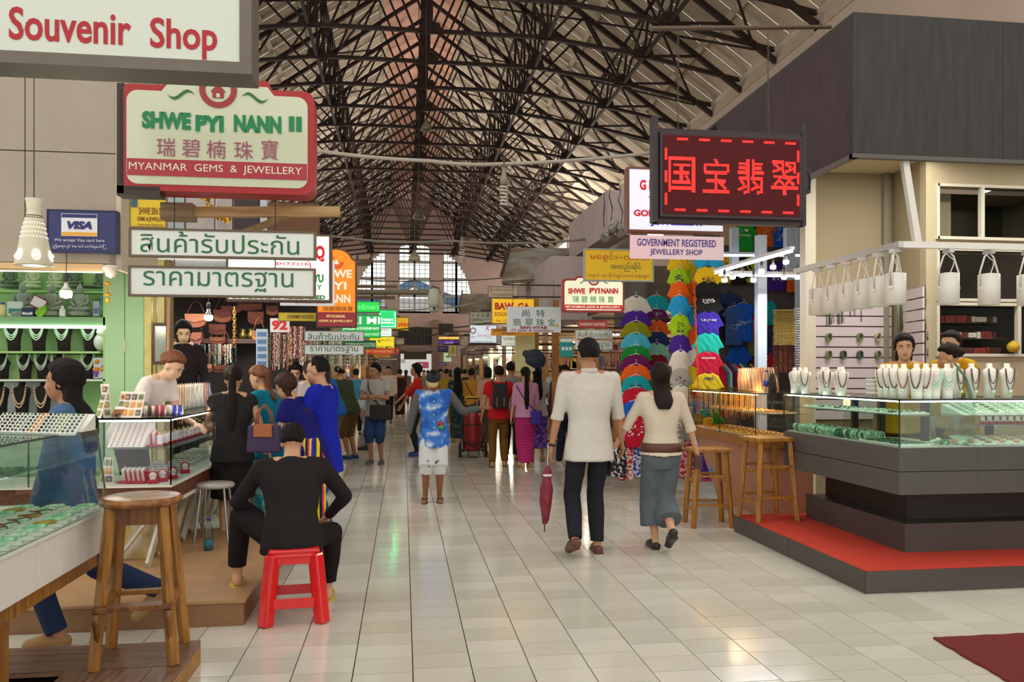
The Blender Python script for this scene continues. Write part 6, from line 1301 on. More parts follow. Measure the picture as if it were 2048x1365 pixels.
    for i in (0, 1):
        hp, mid, tp = ft[i]; c = MB()
        if shoe == 'shoe':
            c.pill(hp, mid, .041*s, .043*s, 12); c.pill(mid, tp, .044*s, .036*s, 12); c.box((hp+tp)/2+V(0, 0, -.028)*s, (.075*s, .24*s, .016*s), rot(0, 0, 0) if heel[i] < .02 else Matrix.Rotation(-math.atan2(heel[i]*.8, .19), 3, 'X'))
            link('shoe', remesh(c, 'shoe', shoem or mat('#2a2018', .5), max(vox, .008), 2), t)
        elif shoe == 'sandal':
            up = math.atan2((hp.z-tp.z)-.012*s, .19*s); Rr = Matrix.Rotation(-up, 3, 'X')
            cc = (hp+tp)/2+V(0, .0, -.034)*s; c.loft([(cc+Rr @ V(0, 0, 0), Rr @ V(.045*s, 0, 0), Rr @ V(0, .135*s, 0)), (cc+Rr @ V(0, 0, .014*s), Rr @ V(.045*s, 0, 0), Rr @ V(0, .135*s, 0))], 20)
            fr = tp+V(0, .0, .018)*s; c.tube([mid+V(-.04, -.01, 0)*s, mid+V(-.024, .03, .034)*s, fr], .006*s, 6); c.tube([mid+V(.04, -.01, 0)*s, mid+V(.024, .03, .034)*s, fr], .006*s, 6)
            c.build('sandal', shoem or mat('#3a2418', .6), t)
    # ---- hair
    if hair:
        c = MB(); n, m = 30, 20; vs = []; fs = []
        long_ = hair in ('long', 'bob', 'half')
        for j in range(m+1):
            ph = -PI/2+PI*j/m
            for i in range(n):
                a = 2*PI*i/n; d = V(math.cos(ph)*math.cos(a), math.cos(ph)*math.sin(a), math.sin(ph))
                line = .52 if d.y > .55 else (.52-(.55-d.y)*1.0 if d.y > .0 else (-.03 if d.y > -.35 else -.50))
                if hair == 'bald': line = .95 if d.y > .2 else (.3 if d.y > -.1 else -.5)
                if long_: line = .46 if d.y > .68 else (.46-(.68-d.y)*2.4 if d.y > .35 else -.8)
                e = max(0, min(1, (d.z-line)/.14+.5)); e = e*e*(3-2*e)
                thick = 1.17 if hair == 'short' else 1.16
                vol = .84+(thick-.84)*e+.012*math.sin(a*11+ph*7)*e
                vs.append(H(d.x*.078*vol, -.012+d.y*.098*vol-.004, .034+d.z*.092*vol+(.006 if d.z > 0 else 0)))
        for j in range(m):
            for i in range(n): fs.append((j*n+i, j*n+(i+1) % n, (j+1)*n+(i+1) % n, (j+1)*n+i))
        c.add(vs, fs, True)
        dn = V(0, 0, -1); back = HR @ V(0, -1, 0)
        def curtain(w0, w1, L, dep, start=(0, -.055, .03), n=7, taper=.6):
            p0 = H(*start); rr = []
            ax = (HR @ V(1, 0, 0)); ax.z = 0; ax.normalize()
            rb = (R @ V(0, -1, 0)); rb.z = 0; rb.normalize(); bn = H(0, -.085, -.12)
            for q_ in range(n+1):
                u = q_/n; z = L*s*u
                p = p0+dn*z; tgt = T(0, -(.085+.03*0), 0); over = max(0, min(1, (nb.z-p.z)/(.12*s)+.3)); spine_y = pel+R @ V(0, 0, 1)*((p.z-pel.z)/max((R @ V(0, 0, 1)).z, .3))
                want = spine_y+(R @ V(0, -.125*s, 0)); p = V(p.x+(want.x-p.x)*over*.8, p.y+(want.y-p.y)*over*.85, p.z)
                w = (w0+(w1-w0)*u)*(1 if u < .8 else 1-(u-.8)*5*(1-taper)); rr.append((p, ax*w*s, rb*dep*s*(1-.3*u)))
            c.loft(rr[::-1], 14)
        if hair == 'long': curtain(.078, .10, hlen, .05)
        if hair == 'bob': curtain(.085, .088, hlen, .06, start=(0, -.03, .02))
        if hair == 'pony': c.ell(H(0, -.11, .045), (.034*s, .034*s, .034*s), 10, 6); curtain(.032, .052, hlen, .032, start=(0, -.13, .04), taper=.3)
        if hair == 'half': curtain(.075, .07, hlen, .045)
        if hair == 'bun': c.ell(H(0, -.115, .03), (.04*s, .036*s, .04*s), 12, 8)
        if hair == 'cap':
            pass
        link('hair', remesh(c, 'hair', hm, max(vox*.8, .006), 2, .0035 if hair in ('short', 'bald') else .0022, 95), t)
    if face and near < .02:
        c = MB()
        for sd in (-1, 1): c.ell(H(sd*.030, .0745, .010), (.0125*s, .008*s, .0048*s), 10, 6, RH)
        ey_ = c.build('eyes', EYEW, t); c = MB()
        for sd in (-1, 1): c.ell(H(sd*.030, .0795, .010), (.0052*s, .005*s, .0048*s), 8, 5, RH)
        c.build('irises', IRIS, ey_); c = MB()
        for sd in (-1, 1): c.tube([H(sd*.014, .083, .030), H(sd*.03, .084, .035), H(sd*.046, .074, .030)], .0032*s, 5); c.tube([H(sd*.016, .0815, .014), H(sd*.03, .083, .018), H(sd*.044, .075, .012)], .0015*s, 5)
        c.build('eyebrows', hm, t); c = MB()
        c.ell(H(0, .0905, -.050), (.019*s, .006*s, .0035*s), 10, 5, RH); c.ell(H(0, .0895, -.058), (.016*s, .0065*s, .0045*s), 10, 5, RH); c.build('lips', LIP, t)
    inf = dict(t=t, H=H, T=T, s=s, R=R, HR=HR, wr=wr, el=el, sh=sh, pel=pel, nb=nb, knees=knees, pf=pf, hc=hc)
    if extra: extra(inf)
    return inf
def cap_hat(i, m1, m2, back=False):
    H, s, HR = i['H'], i['s'], i['HR']; c = MB(); c.lathe([(.084*s, 0), (.092*s, .01*s), (.09*s, .05*s), (.07*s, .085*s), (.03*s, .1*s), (.001, .102*s)], H(0, -.012, .04), 20, HR)
    c.build('cap_crown', m1, i['t']); c = MB(); sg = -1 if back else 1
    c.loft([(H(0, sg*.10, .042), HR @ V(.07*s, 0, 0), HR @ V(0, .075*s, 0)), (H(0, sg*.10, .050), HR @ V(.07*s, 0, 0), HR @ V(0, .075*s, 0))], 16); c.build('cap_brim', m2, i['t'])
def strap(i, pts, m, w=.012, nm='bag_strap'): b = MB(); b.tube([Vector(p) for p in pts], w, 6); return b.build(nm, m, i['t'])
def bagthing(label, loc, rz, w, h, d, m, flap=None, fm=None, strapm=None, cat='handbag', handle=True, nm='handbag'):
    t = thing(nm, label, cat, loc, rz); b = MB(); b.box((0, 0, h/2), (w, d, h), tap=.92 if w < .4 else 1); b.build('body', m, t, bevel=.012)
    if flap: b = MB(); b.box((0, -d/2-.004, h*(1-flap/2)), (w*.55, .01, h*flap)); b.box((0, 0, h+.004), (w*.55, d, .01)); fl_ = b.build('flap', fm, t, bevel=.003); b = MB(); b.ell((0, -d/2-.012, h*(1-flap)+.015), .008, 8, 5); b.build('clasp', GOLD, fl_)
    if handle: b = MB(); [b.tube([(-w*.22, y, h), (-w*.2, y, h+.1), (0, y, h+.17), (w*.2, y, h+.1), (w*.22, y, h)], .006, 6) for y in (-d*.3, d*.3)]; b.build('handle', strapm or m, t)
    return t
def at(px, py, z=0.): return G(px, py, z)
WH1 = fabric('#cdcac2'); BK = fabric('#1c1b1c', '#141314'); NV = fabric('#23242c', '#191a20')
TO_AISLE = 0; TOC = PI    # facing along +Y, facing the camera
# 1 man in white shirt walking away, holding umbrella and woman
p = at(1178, 1108)
m1 = person('tall man in rolled white shirt and dark jeans walking away, seen from behind', p, 0.0, 1.80, feet=[(-.15, -.16, .03), (.07, .04, 0)], heel=(.07, 0), knee=[(0, 1, 0), (0, 1, 0)], hands=[(-.29, .05, .86), (.30, .13, .88)], hair='short', topm=WH1, sleeve='elbow', hem=.06, botm=NV, bwide=.8, shoem=mat('#5f3a28', .5), bulk=.99, near=.0085, skin='b')
c = MB(); i = m1; s = i['s']; c.lathe([(.058*s, 0), (.07*s, .0), (.066*s, .035*s), (.058*s, .04*s)], i['nb']+V(0, -.004, -.008), 20); c.build('collar', WH1, i['t']); c = MB(); c.lathe([(.026*s, -.01), (.031*s, -.01), (.031*s, .01), (.026*s, .01)], i['wr'][0], 14, (i['wr'][0]-i['el'][0]).to_track_quat('Z', 'Y').to_matrix()); c.build('bracelet', mat('#2a1c18', .5), i['t'])
# closed red umbrella hanging from his left hand
hp = m1['wr'][0]+V(-.03, .0, -.06); hp = m1['t'].location+hp
t = thing('umbrella', 'closed dark red umbrella held point down by the man in white shirt', 'umbrella', hp); b = MB(); L = hp.z-.20
top = V(0, 0, .03); tip = V(-.04, -.04, -L)
def lp(u): return top.lerp(tip, u)
b.loft([(lp(u), V(r, 0, 0), V(0, r, 0)) for u, r in ((.22, .02), (.3, .036), (.45, .05), (.62, .055), (.8, .04), (.93, .018))], 16); me = remesh(b, 'canopy', mat('#7d1d33', .6, var=.3, vs=10), .007, 2, .006, 40); link('canopy', me, t)
b = MB(); b.cone(lp(-.02), lp(.25), .006, .006, 8); b.build('shaft', CHR, t); b = MB(); b.tube([lp(0), lp(-.05), lp(-.05)+V(.03, 0, .03), lp(-.05)+V(.06, 0, 0)], .009, 8); b.build('handle', mat('#c9c4be', .4), t); b = MB(); b.cone(lp(.93), lp(1.02), .006, .004, 8); b.build('tip', mat('#2a2220', .5), t)
b = MB(); b.lathe([(.038, -.01), (.042, 0), (.038, .01)], lp(.33), 12); b.build('white_tie_band', mat('#e8e2dc', .5), t)
# 2 woman walking arm in arm
p = at(1322, 1102)
m2 = person('woman in cream blouse and wide grey trousers walking away beside the tall man', p, 0.04, 1.60, fem=True, feet=[(-.03, .10, 0), (.05, -.16, .04)], heel=(0, .13), knee=[(0, 1, 0), (0, 1, 0)], hands=[(-.40, .14, .92), (.40, .04, .72)], elbow=[(-.6, -1, -.6), (1, -.6, .2)], hair='bob', hairm=HAIRK, hlen=.30, topm=fabric('#d3c8b4'), sleeve='elbow', hem=-.08, bottom='wide', botm=fabric('#5c666c', '#454d52'), blen=1.05, shoem=mat('#1c1a1a', .4), near=.0085, skin='a', bulk=1.0)
c = MB(); s = m2['s']; c.lathe([(.186*s, .0), (.192*s, .0), (.186*s, .075), (.182*s, .075)], m2['pel'], 24, Matrix.Diagonal((1, .76, 1))); c.build('belt', mat('#5a3424', .5), m2['t'])
hb = m2['t'].location+m2['wr'][1]; b = MB(); b.box((0, 0, -.10), (.075, .03, .12)); tag(b.build('wallet', mat('#4a2630', .5), None, loc=hb+V(.0, -.045, .02), bevel=.006), 'dark maroon pouch held in the walking woman right hand', 'pouch')
# 3 cap boy
def denim_vest(i):
    cap_hat(i, mat('#20222c', .8), mat('#b8a066', .8)); s = i['s']; c = MB()
    for k in range(5): c.ell(i['T'](0, .135, .06+.085*k), .009*s, 8, 5)
    c.build('buttons', mat('#e8ecf0', .4), i['t']); c = MB(); c.ell(i['T'](-.085, .13, .11), (.04*s, .012*s, .035*s), 10, 6); c.mi = 1; c.ell(i['T'](-.09, .135, .07), (.035*s, .012*s, .03*s), 10, 6); c.build('shirt_patch', [mat('#b02030', .6), mat('#4a9a3a', .6)], i['t'])
    for i_ in (0, 1):
        c = MB(); a, bq = i['sh'][i_], i['el'][i_]; c.pill(a.lerp(bq, .1), bq, .062*s, .053*s, 12); c.cone(bq, i['wr'][i_].lerp(bq, .05), .053*s, .036*s, 12)
        link('grey_sleeve', remesh(c, 'grey_sleeve', fabric('#5a5c5a', '#4a4c4a'), .012, 2), i['t'])
vest = pattern('wash', [(.38, '#1d55b0'), (.52, '#3a7cd0'), (.62, '#c8d8ec')], 7)
p = at(868, 1004)
person('boy in dark cap and bleached blue vest walking forward, one arm stretched out', p, PI+.05, 1.56, feet=[(.11, .04, 0), (-.07, .02, 0)][::-1], hands=[(-.60, .05, 1.20), (.33, .05, .82)], elbow=[(0, -.3, -1), (1, -.4, 0)], head=(.62, .05, 0), hair='short', top='tee', topm=vest, sleeve='none', hem=.10, bottom='shorts', botm=pattern('spot', [(0, '#4a4f52'), (.16, '#c9ced0'), (.3, '#cfd3d4')], 8), blen=1., bwide=1.6, shoe='sandal', near=.010, skin='c', bulk=1.02, lean=(.06, 0), extra=denim_vest)
# 4 wheeled extinguisher
p = at(946, 915); t = thing('wheeled_extinguisher', 'large red wheeled fire extinguisher standing in the aisle', 'fire extinguisher', p, 0); RX = mat('#8f1f24', .35, var=.15, vs=4); BLKR = mat('#1c1a1a', .6)
b = MB(); b.lathe([(.03, .1), (.13, .12), (.155, .17), (.155, .72), (.14, .80), (.07, .86), (.05, .87)], n=28); b.build('cylinder', RX, t); b = MB(); b.lathe([(.157, .58), (.16, .59), (.157, .6)], n=28); b.build('band', BLKR, t)
b = MB(); b.lathe([(.05, .86), (.07, .87), (.07, .93), (.03, .95)], n=14); b.build('valve', BLKR, t)
for sx in (-1, 1): b = MB(); b.tube([(sx*.23+.02*math.cos(a)*0, .12*math.cos(a), .125+.12*math.sin(a)) for a in [k*PI/12 for k in range(24)]], .024, 8, closed=True); b.cone((sx*.21, 0, .125), (sx*.25, 0, .125), .05, .05, 12); b.build('wheel', BLKR, t)
b = MB(); b.cone((-.23, 0, .125), (.23, 0, .125), .012, .012, 8); b.tube([(-.17, -.05, .1), (-.16, .17, .6), (-.13, .2, 1.0), (-.1, .2, 1.05), (.1, .2, 1.05), (.13, .2, 1.0), (.16, .17, .6), (.17, -.05, .1)], .014, 8); b.build('frame', BLKR, t)
b = MB(); b.tube([(-.13, .2, 1.0), (-.11, .16, 1.07), (.11, .16, 1.07), (.13, .2, 1.0)], .018, 8); b.build('handle', mat('#d0b020', .5), t)
b = MB(); b.tube([(.05, -.02, .9), (-.15, -.12, .85), (-.23, -.16, .55), (-.17, -.18, .3), (0, -.2, .22), (.17, -.18, .3), (.23, -.16, .55), (.16, -.14, .8), (.04, -.12, .86)], .02, 8); b.build('hose', BLKR, t)
b = MB(); b.tube([(-.1, -.1, .12), (-.08, -.14, .0+.012), (.08, -.14, .012), (.1, -.1, .12)], .012, 6); b.build('stand', BLKR, t)
# 5 backpack man
def backpack(i):
    s = i['s']; b = MB(); T = i['T']; b.box(T(0, -.19, .30), (.27*s, .14*s, .42*s), tap=.85); me = remesh(b, 'backpack', mat('#17161a', .8), .02, 6); o = link('backpack', me, None); o.location = i['t'].location; o.rotation_euler = i['t'].rotation_euler; tag(o, 'black backpack with brown buckle straps worn over the red T-shirt', 'backpack')
    b = MB(); [b.box(T(sx*.06, -.268, .20), (.018*s, .008, .16*s)) for sx in (-1, 1)]; b.build('buckle_strap', mat('#7a5a34', .6), o); b = MB()
    for k in (0, 1): b.tube([T((k*2-1)*.10, -.10, .50), T((k*2-1)*.12, -.02, .545), T((k*2-1)*.13, .10, .47), T((k*2-1)*.14, .13, .33), T((k*2-1)*.15, 0, .15)], .016, 6)
    b.build('shoulder_strap', mat('#17161a', .8), o)
person('man in red T-shirt and brown trousers walking away with a black backpack', at(998, 934), .02, 1.62, feet=[(-.12, -.06, .0), (.10, .05, 0)], hands=[(-.30, .05, .78), (.26, .05, .78)], topm=fabric('#b51a22'), botm=fabric('#6e4c1c', '#573a14'), bwide=1.3, shoe='sandal', near=.014, skin='b', extra=backpack)
def crossbag(m, side, w=.28, h=.22, lab='', cat='bag', y=-.12, z=-.05):
    def f(i):
        s = i['s']; T = i['T']; b = MB(); b.box(T(side*.12, y, z), (w*s, .08*s, h*s)); me = remesh(b, 'shoulder_bag', m, .018, 5); o = link('shoulder_bag', me, None); o.location = i['t'].location; o.rotation_euler = i['t'].rotation_euler; tag(o, lab, cat)
        b = MB(); b.tube([T(side*.13, y, z+h*.4), T(side*.0, y*1.05, .2), T(-side*.10, y*.95, .42), T(-side*.14, 0, .55), T(-side*.08, abs(y)*1.05, .36), T(side*.1, abs(y), .1), T(side*.16, 0, z+h*.4)], .009, 6); b.build('strap', m, o)
    return f
person('woman in pink blouse and magenta longyi walking away with purple bag', at(1051, 936), -.02, 1.60, fem=True, feet=[(-.05, -.02, 0), (.06, .03, 0)], hands=[(-.24, .03, .84), (.24, .08, .86)], hair='pony', hlen=.62, topm=fabric('#c48cae', '#b07898'), sleeve='elbow', hem=-.05, bottom='skirt', botm=pattern('stripe_z', [(0, '#b01a66'), (.5, '#c2317c'), (.8, '#9c1458')], 22), blen=.90, bwide=.92, shoe='sandal', shoem=mat('#b0a020', .6), near=.014, skin='a', extra=crossbag(mat('#3a1e8a', .7), 1.35, .20, .24, 'purple shoulder bag hanging at the hip of the woman in pink'))
FAR = []
def P_(lab, px, py, yaw, h, **k):
    d = G(px, py); k.setdefault('near', .016 if d.y < 15 else (.022 if d.y < 20 else .03)); k.setdefault('face', d.y < 14); return person(lab, G(px, py), yaw, h, **k)
STRIPE = pattern('stripe_x', [(0, '#3a4250'), (.5, '#c8c8c8')], 60)
P_('man in grey cap and grey shirt walking right behind the backpack man', 1022, 920, .3, 1.70, topm=fabric('#8f8a82'), botm=BK, shoe='sandal', skin='b', hair='short', extra=lambda i: cap_hat(i, mat('#8a8272', .8), mat('#8a8272', .8)))
P_('long haired woman behind the woman in pink, in violet patterned skirt', 1075, 922, .1, 1.62, fem=True, hair='long', hlen=.5, topm=fabric('#b8b0a8'), bottom='skirt', botm=pattern('noise', [(0, '#4a2a8a'), (.5, '#8a5ac0')], 20), blen=.75, shoe='sandal', skin='b')
P_('man in white T-shirt and black shorts bending over a stall on the right', 1098, 888, .9, 1.74, lean=(.45, 0), head=(.3, 0, 0), hands=[(-.15, .45, .9), (.2, .42, .9)], topm=fabric('#d0d2d2'), bottom='shorts', botm=BK, blen=.7, shoe='sandal', skin='b', near=.016, extra=crossbag(mat('#1c1c1e', .7), -1, .3, .2, 'black waist bag slung across the bending man in white', z=0.02))
P_('dark jacketed man facing the camera just left of the tall man', 1128, 932, PI-.2, 1.64, topm=fabric('#2a2c3a'), sleeve='long', botm=fabric('#23253a'), skin='b', head=(.25, .2, 0), near=.014, shoem=mat('#c8c4bc', .5))
# vendor women on the right stall
person('young stall woman looking over the goods behind the tall man', W(1203, 0, 11.6)*1+V(0, 0, -W(1203, 0, 11.6).z+.0), PI+.15, 1.45, fem=True, hair='bun', topm=fabric('#5a4a4a'), botm=BK, near=.016, skin='a')
# left aisle group
P_('man in striped polo standing with folded arms, facing the camera', 752, 928, PI+.25, 1.66, hands=[(-.02, .22, 1.16), (.04, .24, 1.13)], elbow=[(-1, -.4, -.9), (1, -.4, -.9)], head=(.05, .65, 0), hair='short', topm=fabric('#b4b2ac', '#8f8e8c'), bottom='shorts', botm=fabric('#2c4470', '#22365c'), blen=.98, bwide=1.4, shoem=mat('#5a5a5c', .6), skin='b', near=.013, extra=crossbag(mat('#2a2622', .7), -1, .36, .26, 'dark crossbody bag hung on the man with folded arms', y=.15, z=-.02))
P_('man in light blue shirt leaning forward behind the arms-folded man', 727, 900, PI*.6, 1.64, lean=(.35, 0), head=(.3, 0, 0), topm=fabric('#b8ccd6'), sleeve='long', botm=fabric('#8f8c86'), skin='b', near=.016)
P_('man in pale dress shirt and black trousers walking toward the camera', 777, 846, PI+.1, 1.70, feet=[(-.08, .12, 0), (.09, -.1, 0)], topm=fabric('#cfc2bb'), sleeve='long', botm=BK, skin='b', near=.02, face=True)
P_('dark haired woman in red top half hidden behind the capped boy', 835, 912, -PI*.5, 1.68, fem=True, hair='half', hlen=.16, topm=fabric('#c02c28'), sleeve='elbow', hands=[(-.1, .42, .95), (.2, .3, .9)], botm=fabric('#2a2a2e'), skin='b', near=.014, shoem=mat('#1f4a8a', .6))
P_('woman in mustard blouse and black skirt walking away', 943, 885, 0, 1.60, fem=True, hair='bun', topm=fabric('#c08a38'), sleeve='elbow', hem=-.05, bottom='skirt', botm=BK, blen=.9, skin='b', shoe='sandal', near=.018, extra=crossbag(mat('#2a1a1c', .7), 1.2, .18, .2, 'dark handbag on the arm of the woman in mustard'))
P_('woman with very long black hair in a dark floral dress walking away', 915, 885, .1, 1.62, fem=True, hair='long', hlen=.6, topm=pattern('noise', [(0, '#1f2420'), (.55, '#5a6050')], 16), sleeve='elbow', bottom='skirt', botm=pattern('noise', [(0, '#1f2a3a'), (.55, '#3a4a4a')], 16), blen=.9, skin='b', shoe='sandal', near=.018)
P_('short haired woman in pinkish beige blouse seen from behind', 976, 895, 0, 1.62, fem=True, hair='bob', hlen=.12, topm=fabric('#c9a08c'), sleeve='elbow', bottom='skirt', botm=fabric('#5a4038'), blen=.9, skin='b', shoe='sandal', near=.018)
farp = [('woman in yellow top far down the aisle', 912, 842, 0, '#d0a81c', '#3a3a34', 1), ('woman in olive yellow dress far down the aisle', 893, 846, .3, '#a8902c', '#8f7a24', 1), ('child in pink and red far down the aisle', 902, 838, 0, '#d8788a', '#a81c2c', 1.25),
 ('woman in dark purple far down the aisle', 881, 842, 2.9, '#3a2438', '#2a1c2c', 1), ('man in blue shirt far down the aisle right side', 901, 822, 0, '#6a8ac0', '#2a2a34', 1), ('man in white shirt far down the aisle', 864, 825, 3.1, '#cfcac4', '#4a4038', 1), ('dark robed person left of the red topped woman', 800, 836, 0, '#3a2622', '#2c1e1c', 1), ('small dark figure near the far doorway', 812, 816, 0, '#4a3a34', '#2c2622', 1),
 ('person in olive green near the far doorway', 848, 812, 3.1, '#6a6a4a', '#3a3a34', 1), ('person in black near the far doorway right', 930, 838, .2, '#2a2628', '#2a2c30', 1), ('person in red near the far doorway left', 797, 812, 0, '#8a3030', '#3a2c28', 1), ('tiny pale figure in the far doorway', 836, 806, 0, '#b8aca4', '#4a4444', 1), ('tiny dark figure beside the far doorway', 856, 806, 0, '#2c2a2c', '#2c2a2c', 1), ('person in grey by the right stalls far off', 925, 828, .5, '#8a8a88', '#2c2a2c', 1)]
for k, (lb, px, py, yw, c1, c2, hh) in enumerate(farp): person(lb, G(px, py), yw, 1.62 if hh == 1 else 1.25, fem=k % 3 != 1, hair=['long', 'bun', 'short', 'half'][k % 4], topm=fabric(c1), sleeve='elbow', bottom='skirt' if k % 3 != 1 else 'pants', botm=fabric(c2), blen=.88, skin='b', near=.032, face=False, shoe='sandal')
# blue and black T-shirt man bending by left stalls
P_('man in bright blue and black T-shirt and grey shorts leaning to a left stall', 672, 928, -PI*.32, 1.72, lean=(.42, 0), head=(.3, 0, 0), feet=[(-.10, -.1, 0), (.10, .22, 0)], hands=[(-.1, .5, .82), (.25, .25, .75)], topm=pattern('stripe_x', [(0, '#1b6fc8'), (.42, '#15181f'), (.68, '#1b6fc8')], 2.4), bottom='shorts', botm=fabric('#7a746a'), blen=1., bwide=1.5, shoe='sandal', skin='b', near=.013, hair='short')
P_('man in dark green T-shirt bending at the left stalls', 702, 918, -PI*.30, 1.68, lean=(.38, 0), head=(.35, 0, 0), hands=[(-.12, .45, .85), (.2, .4, .85)], topm=fabric('#42503a'), botm=fabric('#6a5230'), bottom='shorts', blen=.98, shoem=mat('#234a80', .6), skin='b', near=.014)
P_('person in blue vest standing far behind the green shirted man', 712, 870, 0, 1.60, topm=fabric('#3a8ab0'), botm=BK, skin='b')
P_('dark haired man peeking between customers at the left stalls', 585, 925, PI*.9, 1.62, topm=fabric('#b0a8a8'), botm=BK, skin='a', near=.016)
P_('short dark haired woman between teal and blue clad customers', 566, 990, PI*.75, 1.52, fem=True, hair='short', topm=fabric('#4a4a4e'), botm=BK, skin='a', near=.012, head=(.3, 0, 0))
P_('long brown haired woman in white top behind the royal blue shirt man', 622, 985, -PI*.25, 1.66, fem=True, hair='half', hairm=HAIRB, hlen=.32, topm=fabric('#d8ccc8'), sleeve='short', botm=fabric('#3a3a40'), skin='a', near=.012)
P_('young woman in pale printed shirt looking at goods on the left', 592, 965, PI*.9, 1.66, fem=True, hair='half', hlen=.2, topm=fabric('#d8b8b4'), botm=BK, skin='a', near=.013, head=(.4, .3, 0))
# royal blue T-shirt man, turned to the left
P_('balding man in long royal blue T-shirt looking left at the counter', 645, 1085, -PI*.42, 1.66, hair='bald', hands=[(-.16, .34, 1.05), (.27, .05, .78)], head=(.22, -.1, 0), topm=fabric('#1726a8', '#101c86'), hem=.16, bulk=1.12, botm=fabric('#2c3c66', '#22304f'), bwide=1.3, skin='a', near=.010, shoem=mat('#6a4a3a', .6))
# navy woman with striped cloth bag
i = P_('woman in navy T-shirt with long brown hair, bent toward the counter', 622, 1098, -PI*.38, 1.56, fem=True, hair='half', hairm=HAIRB, hlen=.36, lean=(.32, 0), head=(.5, -.1, 0), hands=[(-.12, .36, .98), (.12, .36, 1.0)], elbow=[(-.8, -.6, -.6), (1, -.6, -.6)], topm=fabric('#191a6a', '#12124c'), botm=fabric('#3a3430'), bulk=1.15, bwide=1.3, skin='a', near=.010, shoe='sandal')
q = at(628, 1130); t = thing('cloth_wrap', 'yellow purple and black striped cloth hanging between the customers', 'cloth', (q.x, q.y, 0)); b = MB()
b.loft([((0, 0, .35), (.08, 0, 0), (0, .05, 0)), ((.0, 0, .6), (.11, 0, 0), (0, .06, 0)), ((0, 0, .85), (.085, 0, 0), (0, .05, 0)), ((-.02, 0, 1.0), (.05, 0, 0), (0, .035, 0))], 20); link('cloth', remesh(b, 'cloth', pattern('stripe_x', [(0, '#2a1a6a'), (.2, '#e0c81c'), (.42, '#141018'), (.6, '#c02a6a'), (.72, '#e0c81c'), (.85, '#2424a8')], 9), .012, 2, .012, 30), t)
# teal woman
def teal_x(i):
    s = i['s']; c = MB()
    for k in range(14): u = k/13; pq = i['sh'][1].lerp(i['el'][1], u*.95); d = (i['el'][1]-i['sh'][1]).normalized(); n = V(1, -.3, .3).normalized(); c.ell(pq+n*(.062-.012*u)*s, (.011*s, .011*s, .011*s), 6, 4)
    c.build('flower_trim', mat('#dfe8ee', .5), i['t'])
i = P_('woman in teal blouse and turquoise patterned longyi at the counter', 540, 1068, -PI*.36, 1.60, fem=True, hair='pony', hairm=HAIRO, hlen=.30, lean=(.1, 0), head=(.42, 0, 0), feet=[(-.06, 0, 0), (.08, -.02, 0)], hands=[(-.14, .34, 1.0), (.12, .38, .98)], elbow=[(-.8, -.6, -.6), (1, -.6, -.6)], topm=fabric('#0f7f96', '#0c6478'), sleeve='elbow', hem=.04, bottom='skirt', botm=pattern('wash', [(.35, '#0f7f98'), (.5, '#2ba8bc'), (.6, '#9ac8b8')], 16), blen=.86, skin='a', shoe='sandal', near=.010, extra=teal_x)
hb = i['t'].location+Matrix.Rotation(PI*.36, 3, 'Z') @ (i['wr'][1])
bagthing('purple folding handbag with tan flap and handles on the teal woman arm', W(529, 905, 6.75), -.1, .27, .22, .10, mat('#3a2a50', .6, var=.15), .42, mat('#a5603a', .4), mat('#8a4a2e', .5))
# black dress woman
def bd(i):
    s = i['s']; c = MB(); c.lathe([(.024*s, -.012), (.029*s, 0), (.024*s, .012)], i['wr'][1].lerp(i['el'][1], .1), 12, (i['wr'][1]-i['el'][1]).to_track_quat('Z', 'Y').to_matrix()); c.build('bracelet', mat('#c08a3a', .3, metal=.5), i['t'])
LACE = mat('#1c1918', .85, var=.5, vs=120, col2='#0e0c0c')
P_('woman in sleeveless black lace dress with long ponytail, seen from behind', 465, 1096, -.12, 1.58, fem=True, hair='pony', hairm=HAIRK, hlen=.52, feet=[(-.07, 0, 0), (.07, .02, 0)], lean=(.05, 0), head=(.25, 0, 0), hands=[(-.12, .33, 1.02), (.34, .02, .84)], elbow=[(-1, -.5, -.5), (.6, -1, -.3)], topm=LACE, sleeve='cap', hem=.0, top='tee', bottom='skirt', botm=LACE, blen=.50, bwide=1.35, skin='a', shoe='sandal', shoem=mat('#1c1816', .5), near=.0095, extra=bd)
# seated man
p = W(583, 0, 5.12); q = V(p.x, 5.12, 0)
person('man in black sweater sitting with his back turned on the red plastic stool', (q.x, q.y+.0, 0), -.12, 1.60, hip=.54, feet=[(-.36, .28, .16), (.24, .36, 0)], knee=[(-.8, 1, 1), (.6, 1, 1)], lean=(.50, 0), head=(.38, .02, 0), hands=[(-.20, .38, .60), (.24, .40, .58)], elbow=[(-1, -.5, -.1), (1, -.5, -.1)], hair='short', topm=fabric('#241f20'), sleeve='long', hem=.02, botm=fabric('#1c1819', '#131112'), bwide=1.2, blen=.9, shoe='sandal', shoem=mat('#c9a81c', .5), skin='a', near=.0085, bulk=1.02)
